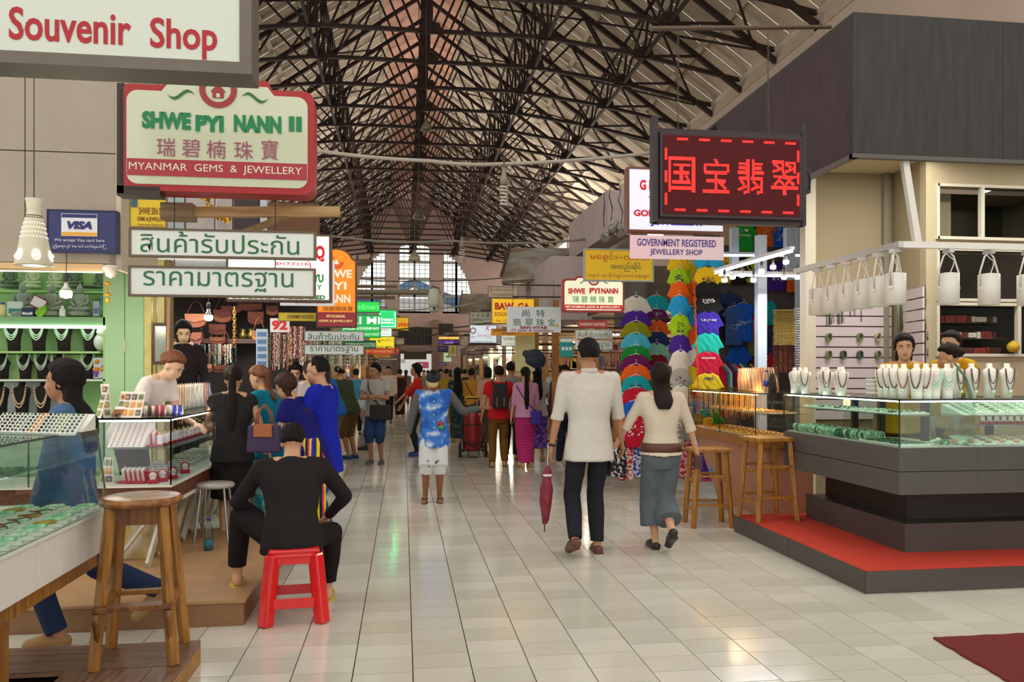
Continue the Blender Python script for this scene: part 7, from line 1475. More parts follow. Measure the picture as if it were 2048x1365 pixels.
# the red stool
RST = mat('#d8161a', .25, spec=.6, coat=.3); p = at(590, 1206); t = thing('plastic_stool', 'bright red moulded plastic stool under the seated man', 'stool', (q.x+.02, q.y-.02, 0), .12)
SH = .45; b = MB(); b.box((0, 0, SH-.015), (.30, .30, .03)); b.box((0, 0, SH-.04), (.305, .305, .03)); b.build('seat', RST, t, bevel=.012)
for sx, sy in ((1, 1), (1, -1), (-1, 1), (-1, -1)):
    b = MB(); b.bar((sx*.125, sy*.125, SH-.03), (sx*.165, sy*.165, 0), .074, .074); b.build('leg', RST, t, bevel=.014)
for z0, z1, hh in ((SH-.03, SH-.09, .06), (.16, .10, .06)):
    for a in range(4):
        R_ = Matrix.Rotation(a*PI/2, 3, 'Z'); o_ = .125+.04*(1-z0/SH); b = MB(); b.box(R_ @ V(0, o_+.012, (z0+z1)/2), (o_*2, .012, hh), R_); b.build('apron' if z0 > .3 else 'stretcher', RST, t, bevel=.003)
    
# denim girl walking left past the near counter
p = W(140, 0, 4.78)
person('long haired girl in denim shirt and jeans striding left behind the near counter', (p.x, 4.78, 0), -PI*.5, 1.63, fem=True, hair='long', hairm=HAIR, hlen=.44, feet=[(-.06, .06, 0), (.06, -.48, .10)], heel=(0, .16), hip=.86, hands=[(-.2, .12, .78), (.22, -.02, .80)], topm=fabric('#4c6c92', '#3a5678'), sleeve='long', hem=.14, bottom='pants', botm=fabric('#22304c', '#182238'), skin='b', shoem=mat('#9a7448', .6), near=.009, head=(.05, 0, 0))
# clerk with auburn hair leaning on the counter
p = W(272, 0, 6.8); person('auburn haired clerk in white T-shirt leaning over the left counter', (p.x-.05, 6.8, .22), PI*.60, 1.58, fem=True, hair='bun', hairm=HAIRO, lean=(.62, 0), head=(.62, 0, 0), hands=[(-.16, .52, .95), (.22, .42, .88)], hip=.92, topm=fabric('#e6dcd4', '#d3c8c0'), botm=BK, skin='l', near=.010, hem=.03)
# dark haired clerk standing behind
p = W(366, 0, 8.9); person('pale clerk with pinned dark hair in a black and tan top, looking down', (p.x, 8.9, .40), PI*.9, 1.68, fem=True, hair='half', hlen=.18, head=(.38, 0, 0), hands=[(-.2, .2, .95), (.2, .2, .95)], topm=fabric('#241c22', '#17121a'), sleeve='long', botm=BK, skin='l', near=.010)
# three clerks at the jade counter
YE = fabric('#c9971c', '#b07f14')
p = W(1797, 0, 6.3); i = person('clerk in yellow top behind the busts, looking toward the camera', (p.x+.03, 6.3, .25), PI+.28, 1.60, fem=True, hair='half', hairm=HAIRK, hlen=.2, head=(.05, .25, .05), topm=YE, botm=BK, skin='a', near=.009, lean=(.12, 0))
p = W(1893, 0, 6.6); person('clerk in yellow facing left, behind the clerk with the bun', (p.x+.06, 6.6, .25), -PI*.62, 1.64, fem=True, hair='bun', hairm=HAIRK, head=(.05, 0, 0), topm=YE, botm=BK, skin='a', near=.010)
p = W(1918, 0, 6.2); person('clerk in yellow with hair bun, turned away over the front busts', (p.x+.03, 6.2, .25), -PI*.3, 1.52, fem=True, hair='bun', hairm=HAIRK, head=(.25, 0, 0), topm=YE, botm=BK, skin='a', near=.010, lean=(.1, 0))
# ================================================================ T-SHIRT STALL (RIGHT)
def tee_mesh(w=.21, L=.62, fold=.006, sl=.22):
    b = MB(); out = [(-.07, -.01), (-w, -.07), (-w-.11, -.07-sl), (-w-.03, -.09-sl), (-w+.0, -.22), (-w-.01, -L), (w+.01, -L), (w-.0, -.22), (w+.03, -.09-sl), (w+.11, -.07-sl), (w, -.07), (.07, -.01), (.03, -.035), (-.03, -.035)]
    b.prism(out, .05, lambda u, v, q: Vector((u, q-.025, v))); me = remesh(b, 'shirt_body', WHITE, .017, 3, fold, 26); return me
TEE = tee_mesh(); TEES = tee_mesh(.17, .5, .006, .20); DRESS = tee_mesh(.2, .95, .01, .18)
hg = MB(); hg.tube([(-.19, 0, -.07), (-.1, 0, -.025), (0, 0, .005), (.1, 0, -.025), (.19, 0, -.07)], .007, 5); hg.tube([(0, 0, .0), (0, 0, .03), (.02, 0, .045), (.022, 0, .065), (0, 0, .08), (-.02, 0, .068)], .0045, 5)
HG = {c: hg.mesh('hanger', mat(c, .5)) for c in ('#e8e6e0', '#1c1a1a')}
CN = {'white': '#d8d2c6', 'purple': '#4a2590', 'olive': '#8a8a1c', 'cyan': '#4ab4d0', 'green': '#1c8a34', 'plum': '#6a1a5a', 'orange': '#e8621c', 'teal': '#1aa0a8', 'red': '#c01c38', 'blue': '#1c5cc8', 'navy': '#2a3a6a', 'mint': '#8ac8b0', 'tan': '#c8b07a', 'lime': '#a0c81c', 'sky': '#28a0d8', 'yellow': '#e0b81c', 'black': '#1e1c20', 'crimson': '#b01a3c', 'maroon': '#7a1c2c', 'gold': '#c8b428', 'indigo': '#3a2a9a', 'denim': '#3a5a94', 'grey': '#a8a49e', 'turquoise': '#1cb0a0', 'pink': '#d04870', 'bluegreen': '#157a8a', 'khaki': '#6a7040', 'brightgreen': '#22a838'}
def tee(px, py, Y, col, lab, me=None, hang='#e8e6e0', rz=0, sc=1., prn=None, grp=None, tilt=0, flat=1.):
    p = W(px, py, Y); t = thing('t_shirt', lab, 'T-shirt', p, rz, grp); t.scale = (sc*flat, sc, sc); t.rotation_euler = (0, tilt, rz)
    o = link('shirt_body', me or TEE, t); o.material_slots[0].link = 'OBJECT'; o.material_slots[0].material = fabric(CN.get(col, col), None, .18)
    if hang: link('hanger', HG[hang], t)
    if prn:
        s, c, w_, h_, z_ = prn
        if s == '*': b = MB(); rs_ = random.Random(px); [b.box((rs_.uniform(-w_, w_)/2, -.036, z_+rs_.uniform(-h_, h_)/2), (rs_.uniform(.01, .05), .004, rs_.uniform(.008, .03)), rot(0, rs_.uniform(-1, 1), 0)) for _ in range(26)]; b.build('print', paint(c), o)
        else: letter(o, s, 0, z_, w_, h_, paint(c), y=-.037, name='print', bold=.02)
    return t
def column(px, pys, Y0_, cols, dy, cname, me=None, sc=1., hang='#e8e6e0', drift=0, prns=None, flat=1., rz=0):
    for k, (py, c) in enumerate(zip(pys, cols)):
        tee(px+drift*k, py, Y0_-dy*k, c, '%s T-shirt hanging in the %s, %s from the top' % (c, cname, ORD[k]), me, hang, rz=rz, sc=sc, prn=(prns or {}).get(k), flat=flat)
column(1272, [592, 620, 642, 665, 690, 708, 728, 750, 774, 800, 828], 10.3, ['white', 'purple', 'olive', 'cyan', 'green', 'plum', 'orange', 'teal', 'red', 'blue', 'red'], .035, 'leftmost shirt column', sc=.70, prns={7: ('MYANMAR', '#1a3a4a', .22, .03, -.2), 10: ('*', '#e8e8e8', .3, .3, -.25)})
column(1313, [590, 617, 640, 662, 686, 708, 732, 756, 780], 10.6, ['teal', 'plum', 'orange', 'navy', 'mint', 'maroon', 'tan', 'green', 'blue'], .035, 'second shirt column', sc=.64, prns={1: ('*', '#c8a0d0', .2, .05, -.12)})
column(1357, [508, 535, 562, 590, 628, 668, 700, 735, 770, 812], 9.75, ['yellow', 'lime', 'orange', 'sky', 'lime', 'purple', 'white', 'grey', 'white', 'grey'], .035, 'third shirt column', sc=.68, drift=.6, flat=.72, prns={1: ('*', '#2a2a2a', .2, .2, -.25), 4: ('*', '#2a5a2a', .2, .2, -.25), 7: ('*', '#3a3a3a', .25, .25, -.3), 9: ('*', '#8a3030', .25, .3, -.3)})
column(1388, [520, 560, 610, 650, 690, 730], 9.95, ['lime', 'orange', 'sky', 'orange', 'white', 'yellow'], .03, 'narrow column beside the orange chain', me=TEES, sc=.66, flat=.6, hang=None)
column(1416, [500, 532, 562, 590, 622, 665, 702, 745, 782, 815], 9.5, ['sky', 'yellow', 'black', 'black', 'indigo', 'turquoise', 'crimson', 'gold', 'bluegreen', 'brightgreen'], .03, 'column on the orange chain', sc=.64, hang='#1c1a1a', prns={1: ('*', '#8a6a14', .25, .2, -.3), 3: ('*', '#d8d8d8', .22, .1, -.12), 4: ('*', '#c8b8e8', .28, .03, -.18), 6: ('MYANMAR', '#e8d8d8', .28, .035, -.14), 7: ('AMIE', '#1a3a5a', .2, .06, -.12)})
b = MB(); p0 = W(1385, 490, 9.2); p1 = W(1400, 870, 9.1)
for k in range(46): q = p0.lerp(p1, k/45); b.tube([(q.x+(.012*math.cos(a) if k % 2 else 0), q.y+(0 if k % 2 else .012*math.cos(a)), q.z+.034*math.sin(a)) for a in [g*PI/4 for g in range(8)]], .004, 4, closed=True)
tag(b.build('orange_chain', mat('#e8581c', .4), None), 'long orange plastic chain carrying T-shirts', 'chain')
YB2 = 11.5
wl = [(1443, 505, 'yellow', .95, ('*', '#5a4a14', .26, .26, -.32), 'yellow T-shirt with dark drawing on the stall wall'), (1480, 512, 'black', .9, ('BAGAN', '#b8963a', .24, .06, -.3), 'black T-shirt with golden word on the stall wall'), (1505, 512, 'lime', .85, None, 'plain lime T-shirt on the stall wall'),
 (1489, 442, 'brightgreen', .95, ('MYANMAR', '#e8f0e0', .28, .05, -.3), 'green T-shirt with heart high under the tube lights'), (1531, 440, 'orange', .85, ('*', '#f0b060', .2, .2, -.3), 'orange T-shirt high under the tube lights'), (1560, 445, 'blue', .8, ('*', '#c8d8f0', .2, .3, -.3), 'blue printed T-shirt high right of the orange one'), (1592, 450, 'white', .8, ('YANGON', '#1a1a1a', .24, .05, -.3), 'white T-shirt with dark lettering at the stall corner'), (1455, 440, 'tan', .8, None, 'peach T-shirt high at the left of the green one'),
 (1554, 522, 'purple', .95, ('*', '#e8e0f0', .24, .24, -.3), 'purple T-shirt with white script on the stall wall'), (1590, 525, 'orange', .95, ('HARD ROCK', '#f0e0c0', .24, .08, -.3), 'orange T-shirt with white script on the stall wall'),
 (1508, 630, 'red', .85, ('*', '#5ab0e0', .2, .14, -.2), 'red T-shirt with blue print low on the stall wall'), (1512, 655, 'khaki', .9, None, 'khaki green T-shirt low on the stall wall'), (1440, 605, 'black', 1.15, None, 'black jacket like shirt low on the stall wall'), (1462, 585, 'navy', 1., None, 'navy T-shirt under the black word shirt on the stall wall'), (1528, 700, 'red', .9, ('*', '#e8e0e0', .2, .14, -.2), 'red printed T-shirt behind the pale blue post'), (1478, 690, 'blue', 1., None, 'blue folded shirt hanging low above the crowded rack'), (1620, 560, 'maroon', .8, None, 'maroon T-shirt at the far right of the stall'), (1535, 600, 'teal', .8, None, 'teal T-shirt behind the pale blue post'), (1545, 655, 'navy', .9, None, 'navy T-shirt behind the pale blue post'), (1600, 610, 'teal', .7, None, 'teal T-shirt at far right of the stall wall'),
 (1462, 735, 'yellow', 1., ('*', '#2a2a1a', .18, .16, -.28), 'bright yellow T-shirt with dark print above the gold counter'), (1432, 730, 'gold', .9, None, 'lime gold T-shirt behind the orange chain column'), (1490, 740, 'orange', .8, None, 'orange T-shirt low behind the gold counter')]
for px, py, c, sc, prn, lb in wl: tee(px, py, YB2-.05-(.3 if py > 700 else 0)-(.06 if 'low' in lb else 0), c, lb, sc=sc*.78, prn=prn, hang='#1c1a1a', flat=.86)
t = [o for o in bpy.data.objects if o.get('label') == 'green T-shirt with heart high under the tube lights'][0]
letter(t, 'I ♥', 0, -.2, .17, .06, paint('#f0e8e0'), y=-.037, name='print')
for px, py, c, lb in ((1468, 612, 'denim', 'denim child dress with pale pattern band on the stall wall'), (1488, 605, 'blue', 'long denim dress hanging right of the child dress')):
    t = tee(px, py, YB2-.2, c, lb, me=DRESS, sc=.62, hang='#e8e6e0', prn=('*', '#a8bcd8', .3, .12, -.5)); t['category'] = 'dress'; t.name = 'dress'
# stall walls
w = structe('wall_tshirt_stall'); a = W(1425, 0, YB2+.1).x
b = MB(); b.bb((a-.3, YB2+.05, 0), (a+3.2, YB2+.1, 4.2)); b.build('back_board', mat('#5c5558', .9), w)
b = MB(); b.bb((3.35, 10.9, 2.2), (3.4, 12.5, 3.5)); b.build('side_board', mat('#5a5450', .9), w)
b = MB(); b.bb((3.5, 8.5, 4.2), (6.6, YB2+.1, 4.25)); b.build('ceiling_board', mat('#9aa2b0', .8), w)
PBL = mat('#c6d3e6', .5)
for px, Y, y0, y1, wd_ in ((1525, 9.25, 470, 900, .115), (1471, 10.6, 455, 535, .10), (1582, 10.0, 455, 560, .12), (1600, 10.8, 455, 860, .06)):
    p = W(px, y0, Y); q = W(px, y1, Y); b = MB(); b.bb((p.x-wd_/2, Y, q.z), (p.x+wd_/2, Y+.1, p.z)); tag(b.build('stall_post', PBL, None), 'pale blue white stall post %s' % {1525: 'standing behind the gold counter', 1471: 'short one above the yellow printed T-shirt', 1582: 'short one above the purple T-shirt', 1600: 'slim one at the stall back corner'}[px], 'post')
TUBE = mat('#f2f6ff', .4, emit=5); a0 = W(1430, 547, 8.95); z0 = a0.z; a1 = Vector((W(1585, 0, 7.35).x, 7.35, z0+.02)); a2 = W(1612, 549, 8.95)
for (p, q, lb) in ((a0, a1, 'fluorescent tube light slanting over the gold counter'), (a0+V(.05, .0, -.02), Vector((a2.x, 8.95, z0-.02)), 'fluorescent tube light running across behind the bulbs'), (W(1420, 512, 10.4), W(1612, 512, 10.4), 'fluorescent tube light high at the back of the T-shirt stall')):
    t = thing('tube_light', lb, 'tube light', p); d = q-p; b = MB(); b.cone((0, 0, 0), d, .010, .010, 8); b.build('tube', TUBE, t); b = MB(); b.bar(V(0, 0, .035), d+V(0, 0, .035), .05, .03); b.build('housing', mat('#dde3ee', .5), t)
rs = random.Random(9)
for k, (px, py) in enumerate(((1449, 566), (1465, 560), (1484, 556), (1507, 566), (1523, 548), (1546, 540), (1568, 560), (1572, 530), (1595, 560))):
    u = k/8; pp = W(px, py, 8.8-.9*u if k in (4, 5, 7) else 8.6); bulb('reflector bulb below the stall tube lights, %s from left' % ORD[k], pp, .85, .03, 1.6 if k % 2 else 3, '#f4f4ff')
l = bpy.data.lights.new('tube_glow', 'AREA'); l.energy = 45; l.color = (.95, .97, 1); l.shape = 'RECTANGLE'; l.size = 1.6; l.size_y = .15; o = bpy.data.objects.new('tube_glow', l); COL.objects.link(o); o.location = (4.6, 9.0, z0-.06); o.rotation_euler = (-.5, 0, 0)
# bead strands hanging in the stall
def hang_beads(px0, px1, py0, py1, Y, n, cols, lab, nm='bead_strand', r=.006, grp=None):
    ms = []
    for c_ in cols:
        p, q = W(px0, py0, Y), W(px0, py1, Y); Ln = p.z-q.z; b = MB()
        for sx in (-.012, .012): b.beads([(sx, .01*math.sin(i), -Ln*i/26) for i in range(27)], r, 5, 4)
        ms.append(b.mesh('bead_strand', mat(c_, .35)))
    for k in range(n):
        p = W(px0+(px1-px0)*(k+.5)/n, py0, Y+.03*(k % 3)); tag(link('bead_strand', ms[k % len(ms)], None, loc=p), lab+', %s from left' % ordn(k), 'bead strand', grp or lab)
hang_beads(1548, 1592, 622, 690, 9.7, 20, ['#e0b020', '#e8d8a0', '#d8c87a', '#e0c048'], 'yellow and cream bead strand hanging in the T-shirt stall corner')
hang_beads(1545, 1590, 682, 745, 9.75, 18, ['#5a1c24', '#8a3020', '#c87a20', '#2a2028'], 'dark red and amber bead strand hanging below the yellow ones')
hang_beads(1590, 1614, 618, 745, 9.3, 9, ['#8a8a9a', '#b8a0a8', '#7a9a8a', '#c8b8a0'], 'thin mixed coloured bead strand at the stall edge')
b = MB(); p = W(1545, 621, 9.68); q = W(1614, 619, 9.68); b.cone(p, q, .008, .008, 6); tag(b.build('strand_rail', mat('#b8a87a', .5), None), 'thin rail carrying the yellow bead strands', 'rail')
# rack of folded shirts
for k in range(13):
    px = 1437+k*5.2; c = ['red', 'teal', 'white', 'navy', 'crimson', 'sky', 'orange', 'purple', 'white', 'green', 'blue', 'black', 'yellow'][k]; p = W(px, 728, 10.9)
    b = MB(); b.prism([(-.14, -.12), (0, .0), (.14, -.12), (.15, -.34), (-.15, -.34)], .03, lambda u, v, w_: Vector((w_, u, v))); tag(b.build('rack_shirt', fabric(CN[c]), None, loc=p, rz=.35), '%s shirt on crowded rack behind the gold counter, %s from left' % (c, ORD[k]), 'shirt', 'shirts on the crowded rack')
# patterned skirts and cloths hanging below the shirt columns
for k, (px, py0, py1, Y, cs, lb) in enumerate(((1252, 838, 960, 10.0, [(0, '#c83030'), (.5, '#e8e0d8')], 'red and white patterned cloth at the left foot of the columns'), (1280, 850, 955, 10.2, [(0, '#2a4ab0'), (.5, '#e0e4f0')], 'blue and white patterned cloth below the shirt columns'), (1376, 840, 955, 9.55, [(0, '#a01c34'), (.5, '#d8a0a0')], 'crimson patterned cloth beside the woman trousers'), (1386, 850, 965, 9.7, [(0, '#2c3c8a'), (.5, '#c0c8e0')], 'indigo patterned cloth beside the crimson one'), (1352, 800, 900, 9.4, [(0, '#8a867e'), (.5, '#d0ccc4')], 'grey patterned cloth hanging behind the walking woman'), (1238, 880, 955, 9.9, [(0, '#1c1c20'), (.55, '#d0d0d0')], 'black and white patterned cloth near the brown stools'))):
    p, q = W(px, py0, Y), W(px, py1, Y); b = MB(); Ln = p.z-max(q.z, .02); b.loft([((0, 0, -Ln), (.11, 0, 0), (0, .03, 0)), ((0, 0, -Ln*.5), (.10, 0, 0), (0, .03, 0)), ((0, 0, 0), (.075, 0, 0), (0, .02, 0))], 20); me = remesh(b, 'hanging_cloth', pattern('noise', cs, 30), .014, 2, .008, 30); tag(link('hanging_cloth', me, None, loc=p), lb, 'cloth')
for k, (px0, px1, y0, y1, Y, c, lb) in enumerate(((1403, 1425, 842, 958, 9.2, 'purple', 'purple cloth at the foot of the chain column'), (1418, 1446, 868, 950, 9.0, 'sky', 'sky blue cloth near the slanted panel'), (1404, 1428, 836, 905, 9.1, 'gold', 'olive yellow cloth above the purple cloth'))):
    p, q = W((px0+px1)/2, y0, Y), W((px0+px1)/2, y1, Y); wq = (W(px1, 0, Y).x-W(px0, 0, Y).x)/2; b = MB(); b.loft([((0, 0, max(q.z, .02)-p.z), (wq, 0, 0), (0, .03, 0)), ((0, 0, 0), (wq*.8, 0, 0), (0, .02, 0))], 16); tag(link('hanging_cloth', remesh(b, 'hanging_cloth', fabric(CN[c]), .014, 2, .006, 30), None, loc=p), lb, 'cloth')
q = G(1412, 962); b = MB(); b.bb((-.25, -.05, .002), (.25, .45, .015)); tag(b.build('red_mat', mat('#b82c40', .9), None, loc=q), 'small pinkish red mat on the floor by the T-shirt stall', 'mat')
def low_table(lab, px, py, w_, d_, h_, z=0): 
    p = G(px, py); t = thing('low_table', lab, 'table', p); m_ = wood('#6b3020', '#4a1f14'); b = MB(); b.box((0, 0, h_-.02), (w_, d_, .04)); b.build('top', m_, t)
    for sx in (-1, 1):
        for sy in (-1, 1): b = MB(); b.box((sx*(w_/2-.03), sy*(d_/2-.03), (h_-.04)/2), (.04, .04, h_-.04)); b.build('leg', m_, t)
    for sy in (-1, 1): b = MB(); b.box((0, sy*(d_/2-.03), .12), (w_-.08, .02, .03)); b.build('stretcher', m_, t)
low_table('reddish brown small table beside the patterned cloths', 1262, 958, .42, .4, .44); low_table('darker low wooden stool behind the walking couple', 1232, 942, .32, .3, .3)
# ---- gold counter (R2)
GX, GY0, GY1 = 3.36, 7.32, 9.15; ZG = .88
t = thing('gold_counter', 'glass counter full of gold beads with wooden rim and slanted pinkish base', 'counter', (GX, GY0, 0))
b = MB(); b.bb((0, 0, .79), (.6, GY1-GY0, ZG)); b.build('wood_rim', WDL, t); b = MB(); b.prism([(.08, .79), (.36, 0), (.6, 0), (.6, .79)], GY1-GY0-.05, lambda u, v, w_: Vector((u, w_+.02, v))); b.build('slanted_base', mat('#b98468', .6, var=.1), t)
case(t, GX, GY0, GX+.6, GY1, ZG, 1.31, 'wsn', [(GX, GY0), (GX, GY1), (GX, 8.2)], [1.1], '#fbf6ee', o=(GX, GY0, 0))
b = MB(); b.bb((.03, .05, .415+ZG), (.045, GY1-GY0-.05, .425+ZG)); b.build('light_strip', mat('#ffd9a0', .5, emit=9), t, label='glowing warm light strip')
l = bpy.data.lights.new('gold_glow', 'POINT'); l.energy = 6; l.color = (1, .74, .42); l.shadow_soft_size = .1; o = bpy.data.objects.new('gold_glow', l); COL.objects.link(o); o.location = (GX+.3, 8.0, 1.22)
l = bpy.data.lights.new('gold_glow', 'POINT'); l.energy = 4; l.color = (1, .8, .55); l.shadow_soft_size = .1; o = bpy.data.objects.new('gold_glow', l); COL.objects.link(o); o.location = (GX+.35, 8.5, 1.6)
gt = [tray(.1, .26, 5, m_, k_) for m_, k_ in ((GOLD, 'rows'), (AMB, 'oval'), (GOLD, 'ring'), (mat('#e0902c', .3), 'rows'))]
for k in range(24): o = link('jewel_tray', gt[k % 4], None, loc=(GX+.16+.2*(k % 2), GY0+.14+(k//2)*.14, ZG+.004), rz=PI/2); tag(o, 'tray of gold and amber pieces on the gold counter floor, %s from near end' % ordn(k), 'jewel tray', 'trays on the floor of the gold counter')
for k in range(12): o = link('jewel_tray', gt[(k+1) % 4], None, loc=(GX+.35, GY0+.15+k*.14, 1.11), rz=PI/2); o.rotation_euler = (0, -.0, PI/2); tag(o, 'tray of gold pieces on the gold counter shelf, %s from near end' % ordn(k), 'jewel tray', 'trays on the shelf of the gold counter')
gm = []
for c_, L_ in ((GOLD, .22), (AMB, .26), (mat('#e8b860', .3, metal=.5), .18)):
    b = MB(); [b.beads([(sx, .003*math.sin(i), -L_*i/18) for i in range(19)], .005, 5, 4) for sx in (-.01, .01)]; gm.append(b.mesh('gold_strand', c_))
for k in range(44): tag(link('gold_strand', gm[k % 3], None, loc=(GX+.05+.07*(k % 4), GY0+.25+k*.036, 1.30)), 'string of gold or amber beads in the gold counter, %s from near end' % ordn(k), 'bead strand', 'gold strings inside the gold counter')
for k in range(9):
    px = 1490+k*7.5; Y = 8.7-.12*k; b = MB(); b.loft([((0, 0, 0), (.06, 0, 0), (0, .05, 0)), ((0, .05, .12), (.055, 0, 0), (0, .035, 0)), ((0, .1, .24), (.035, 0, 0), (0, .02, 0))], 12); b.mi = 1
    for q_ in range(5): b.beads([(-.045+.0225*q_, -.055+.10*u, .02+.225*u) for u in [g_/16 for g_ in range(17)]], .0075, 5, 4)
    o = b.build('strand_stand', [mat('#d9b88a', .5), mat(['#c8502a', '#e0a05a', '#c87a5a', '#a85a34', '#e8c090', '#d8a060', '#b8482c', '#e0b070', '#7a3a24'][k], .35)], None, loc=(W(px, 0, Y).x-.02, Y, 1.318), rz=-.2); tag(o, 'stand of warm coloured bead strands on gold counter, %s from left' % ORD[k], 'bead stand', 'bead stands on the gold counter')
b = MB(); b.lathe([(.001, 0), (.03, 0), (.031, .08), (.028, .15), (.012, .19), (.012, .205), (.001, .205)], n=16); b.mi = 1; b.lathe([(.031, .06), (.0315, .06), (.0315, .12), (.031, .12)], n=16); b.lathe([(.001, .205), (.014, .205), (.014, .225), (.001, .225)], n=10)
tag(b.build('water_bottle', [glass('#e6eef4', .15), mat('#2a4ab0', .4)], None, loc=(W(1533, 0, 7.5).x, 7.5, 1.318)), 'small water bottle with blue cap standing on the gold counter', 'bottle')
b = MB(); b.loft([((0, 0, 0), (.03, 0, 0), (0, .06, 0)), ((0, 0, .1), (.035, 0, 0), (0, .06, 0)), ((0, 0, .19), (.015, 0, 0), (0, .03, 0))], 12); tag(b.build('dark_bust', mat('#2a1c1a', .7), None, loc=(W(1556, 0, 7.3).x, 7.42, 1.318)), 'dark brown necklace stand between the bottle and white busts', 'bust stand')
# ---- two square wooden stools
def sqstool(label, loc, rz, H, s=.34):
    t = thing('wooden_stool', label, 'stool', loc, rz); SW_ = wood('#b07a2c', '#8a5a1c'); b = MB(); b.box((0, 0, H-.018), (s, s*.82, .036)); b.build('seat', SW_, t, bevel=.006)
    f = lambda z: (s/2-.05)+.05*(H-z)/H
    for sx in (-1, 1):
        for sy in (-1, 1): b = MB(); b.bar((sx*f(H), sy*f(H)*.85, H-.03), (sx*f(0), sy*f(0)*.85, 0), .042, .042); b.build('leg', SW_, t, bevel=.003)
    for z, ys in ((.22, 1), (.50, 1)):
        for sy in (-1, 1): b = MB(); b.bar((-f(z), sy*f(z)*.85, z), (f(z), sy*f(z)*.85, z), .035, .02); b.build('stretcher', SW_, t)
        for sx in (-1, 1): b = MB(); b.bar((sx*f(z), -f(z)*.85, z-.05), (sx*f(z), f(z)*.85, z-.05), .02, .035); b.build('stretcher', SW_, t)
sqstool('tall square wooden stool standing on the red carpet', (3.36, 7.06, PZ), .12, .765, .40)
sqstool('square wooden stool standing on the tiles behind the carpet corner', (3.0, 7.62, 0), -.08, .77, .38)
# ================================================================ BAG STALL AND THE ROWS OF FURTHER STALLS
LTH = [mat('#8a4a32', .6, var=.35, vs=60, bump=.8, bs=90), mat('#a06040', .6, var=.3, vs=60, bump=.8, bs=90), mat('#7a3c34', .6, var=.35, vs=60, bump=.8, bs=90), mat('#b0703a', .6, var=.2, vs=60)]
YG = 11.2
t = structe('wall_bag_stall'); a, c = W(335, 0, YG+.4).x, W(660, 0, YG+.4).x
b = MB(); b.bb((a, YG+.4, 0), (c, YG+.45, 3.4)); b.build('back_board', mat('#2c2523', .9), t); b = MB(); b.bb((a-.1, 8.2, 2.62), (c-.3, YG+.4, 2.66)); b.build('ceiling_board', mat('#c8ccd4', .7), t)
b = MB(); b.bb((a, YG, W(0, 685, YG).z-.0), (c-.9, YG+.35, W(0, 680, YG).z+.03)); b.build('shelf', wood('#6b4030'), t)
bags = [(392, 642, 42, 28, 0), (446, 633, 36, 26, 1), (435, 660, 34, 22, 2), (393, 678, 26, 26, 2), (463, 620, 40, 14, 2), (512, 637, 32, 26, 2), (518, 672, 26, 20, 3), (545, 622, 24, 20, 1), (428, 700, 20, 24, 1), (452, 702, 18, 22, 0), (436, 682, 32, 14, 0), (500, 615, 50, 14, 2), (405, 738, 44, 18, 0), (440, 738, 36, 16, 2)]
for k, (px, py, w_, h_, m_) in enumerate(bags):
    p = W(px, py+h_/2, YG-.35*(k % 3 == 0)-.1); mp = W(px+1, 0, p.y).x-W(px, 0, p.y).x; w2, h2 = w_*mp, h_*mp
    t = thing('leather_bag', 'carved brown leather bag hanging in the bag stall, %s' % ['widest at upper left', 'beside the white bulb', 'under the white bulb', 'curved flap at left', 'flat one under the ceiling', 'rounded one near number sign', 'plain tan one', 'square one right of rounded', 'small one behind clerk', 'small one at centre', 'with pale front panel', 'long flat one highest', 'lying on the low shelf left', 'lying on the low shelf right'][k], 'bag', p, .1*(k % 3-1), 'leather bags of the bag stall')
    b = MB(); n_ = 10; pts = [(-w2/2, h2), (w2/2, h2)]+[(w2/2*math.cos(-PI*q/n_)*(1 if m_ != 9 else .8), h2*.35+h2*.35*math.sin(-PI*q/n_)) for q in range(n_+1)]; b.prism(pts, .07, lambda u, v, q: Vector((u, q-.035, v))); b.build('body', LTH[m_], t, bevel=.006)
    b = MB(); pts = [(-w2*.5, h2+.004), (w2*.5, h2+.004), (w2*.46, h2*.55), (0, h2*.38), (-w2*.46, h2*.55)]; b.prism(pts, .01, lambda u, v, q: Vector((u, q-.048, v))); b.build('flap', LTH[(m_+1) % 3], t)
    b = MB(); b.tube([(-w2*.45, 0, h2), (-w2*.2, 0, h2+.14), (0, 0, h2+.18), (w2*.2, 0, h2+.14), (w2*.45, 0, h2)], .005, 5); b.build('strap', LTH[m_], t)
# pale panel light over the bag stall
a, c = W(350, 600, 9.3), W(438, 600, 9.3); t = thing('panel_light', 'bright white tube lights over the left bag stall', 'tube light', (a.x, 9.3, 2.5))
for k in range(3): b = MB(); b.cone((0, .35*k, .0), (c.x-a.x+.3*k, .35*k, .0), .02, .02, 8); b.build('tube', mat('#eef4ff', .4, emit=8), t)
b = MB(); b.bb((-.05, -.1, .03), (1.2, .9, .05)); b.build('housing', mat('#dfe4ea', .6), t)
l = bpy.data.lights.new('stall_glow', 'AREA'); l.energy = 55; l.size = 1.2; l.color = (1, .97, .92); o = bpy.data.objects.new('stall_glow', l); COL.objects.link(o); o.location = (-2.6, 9.9, 2.42)
b = MB(); p0, p1 = W(469, 620, 10), W(469, 690, 10)
for k in range(12): q = p0.lerp(p1, k/11); b.tube([(q.x+(.018*math.cos(a_) if k % 2 else 0), q.y+(0 if k % 2 else .018*math.cos(a_)), q.z+.035*math.sin(a_)) for a_ in [g*PI/4 for g in range(8)]], .005, 4, closed=True)
tag(b.build('brass_chain', mat('#c08a3a', .4, metal=.5), None), 'brass coloured chain hanging in the bag stall', 'chain')
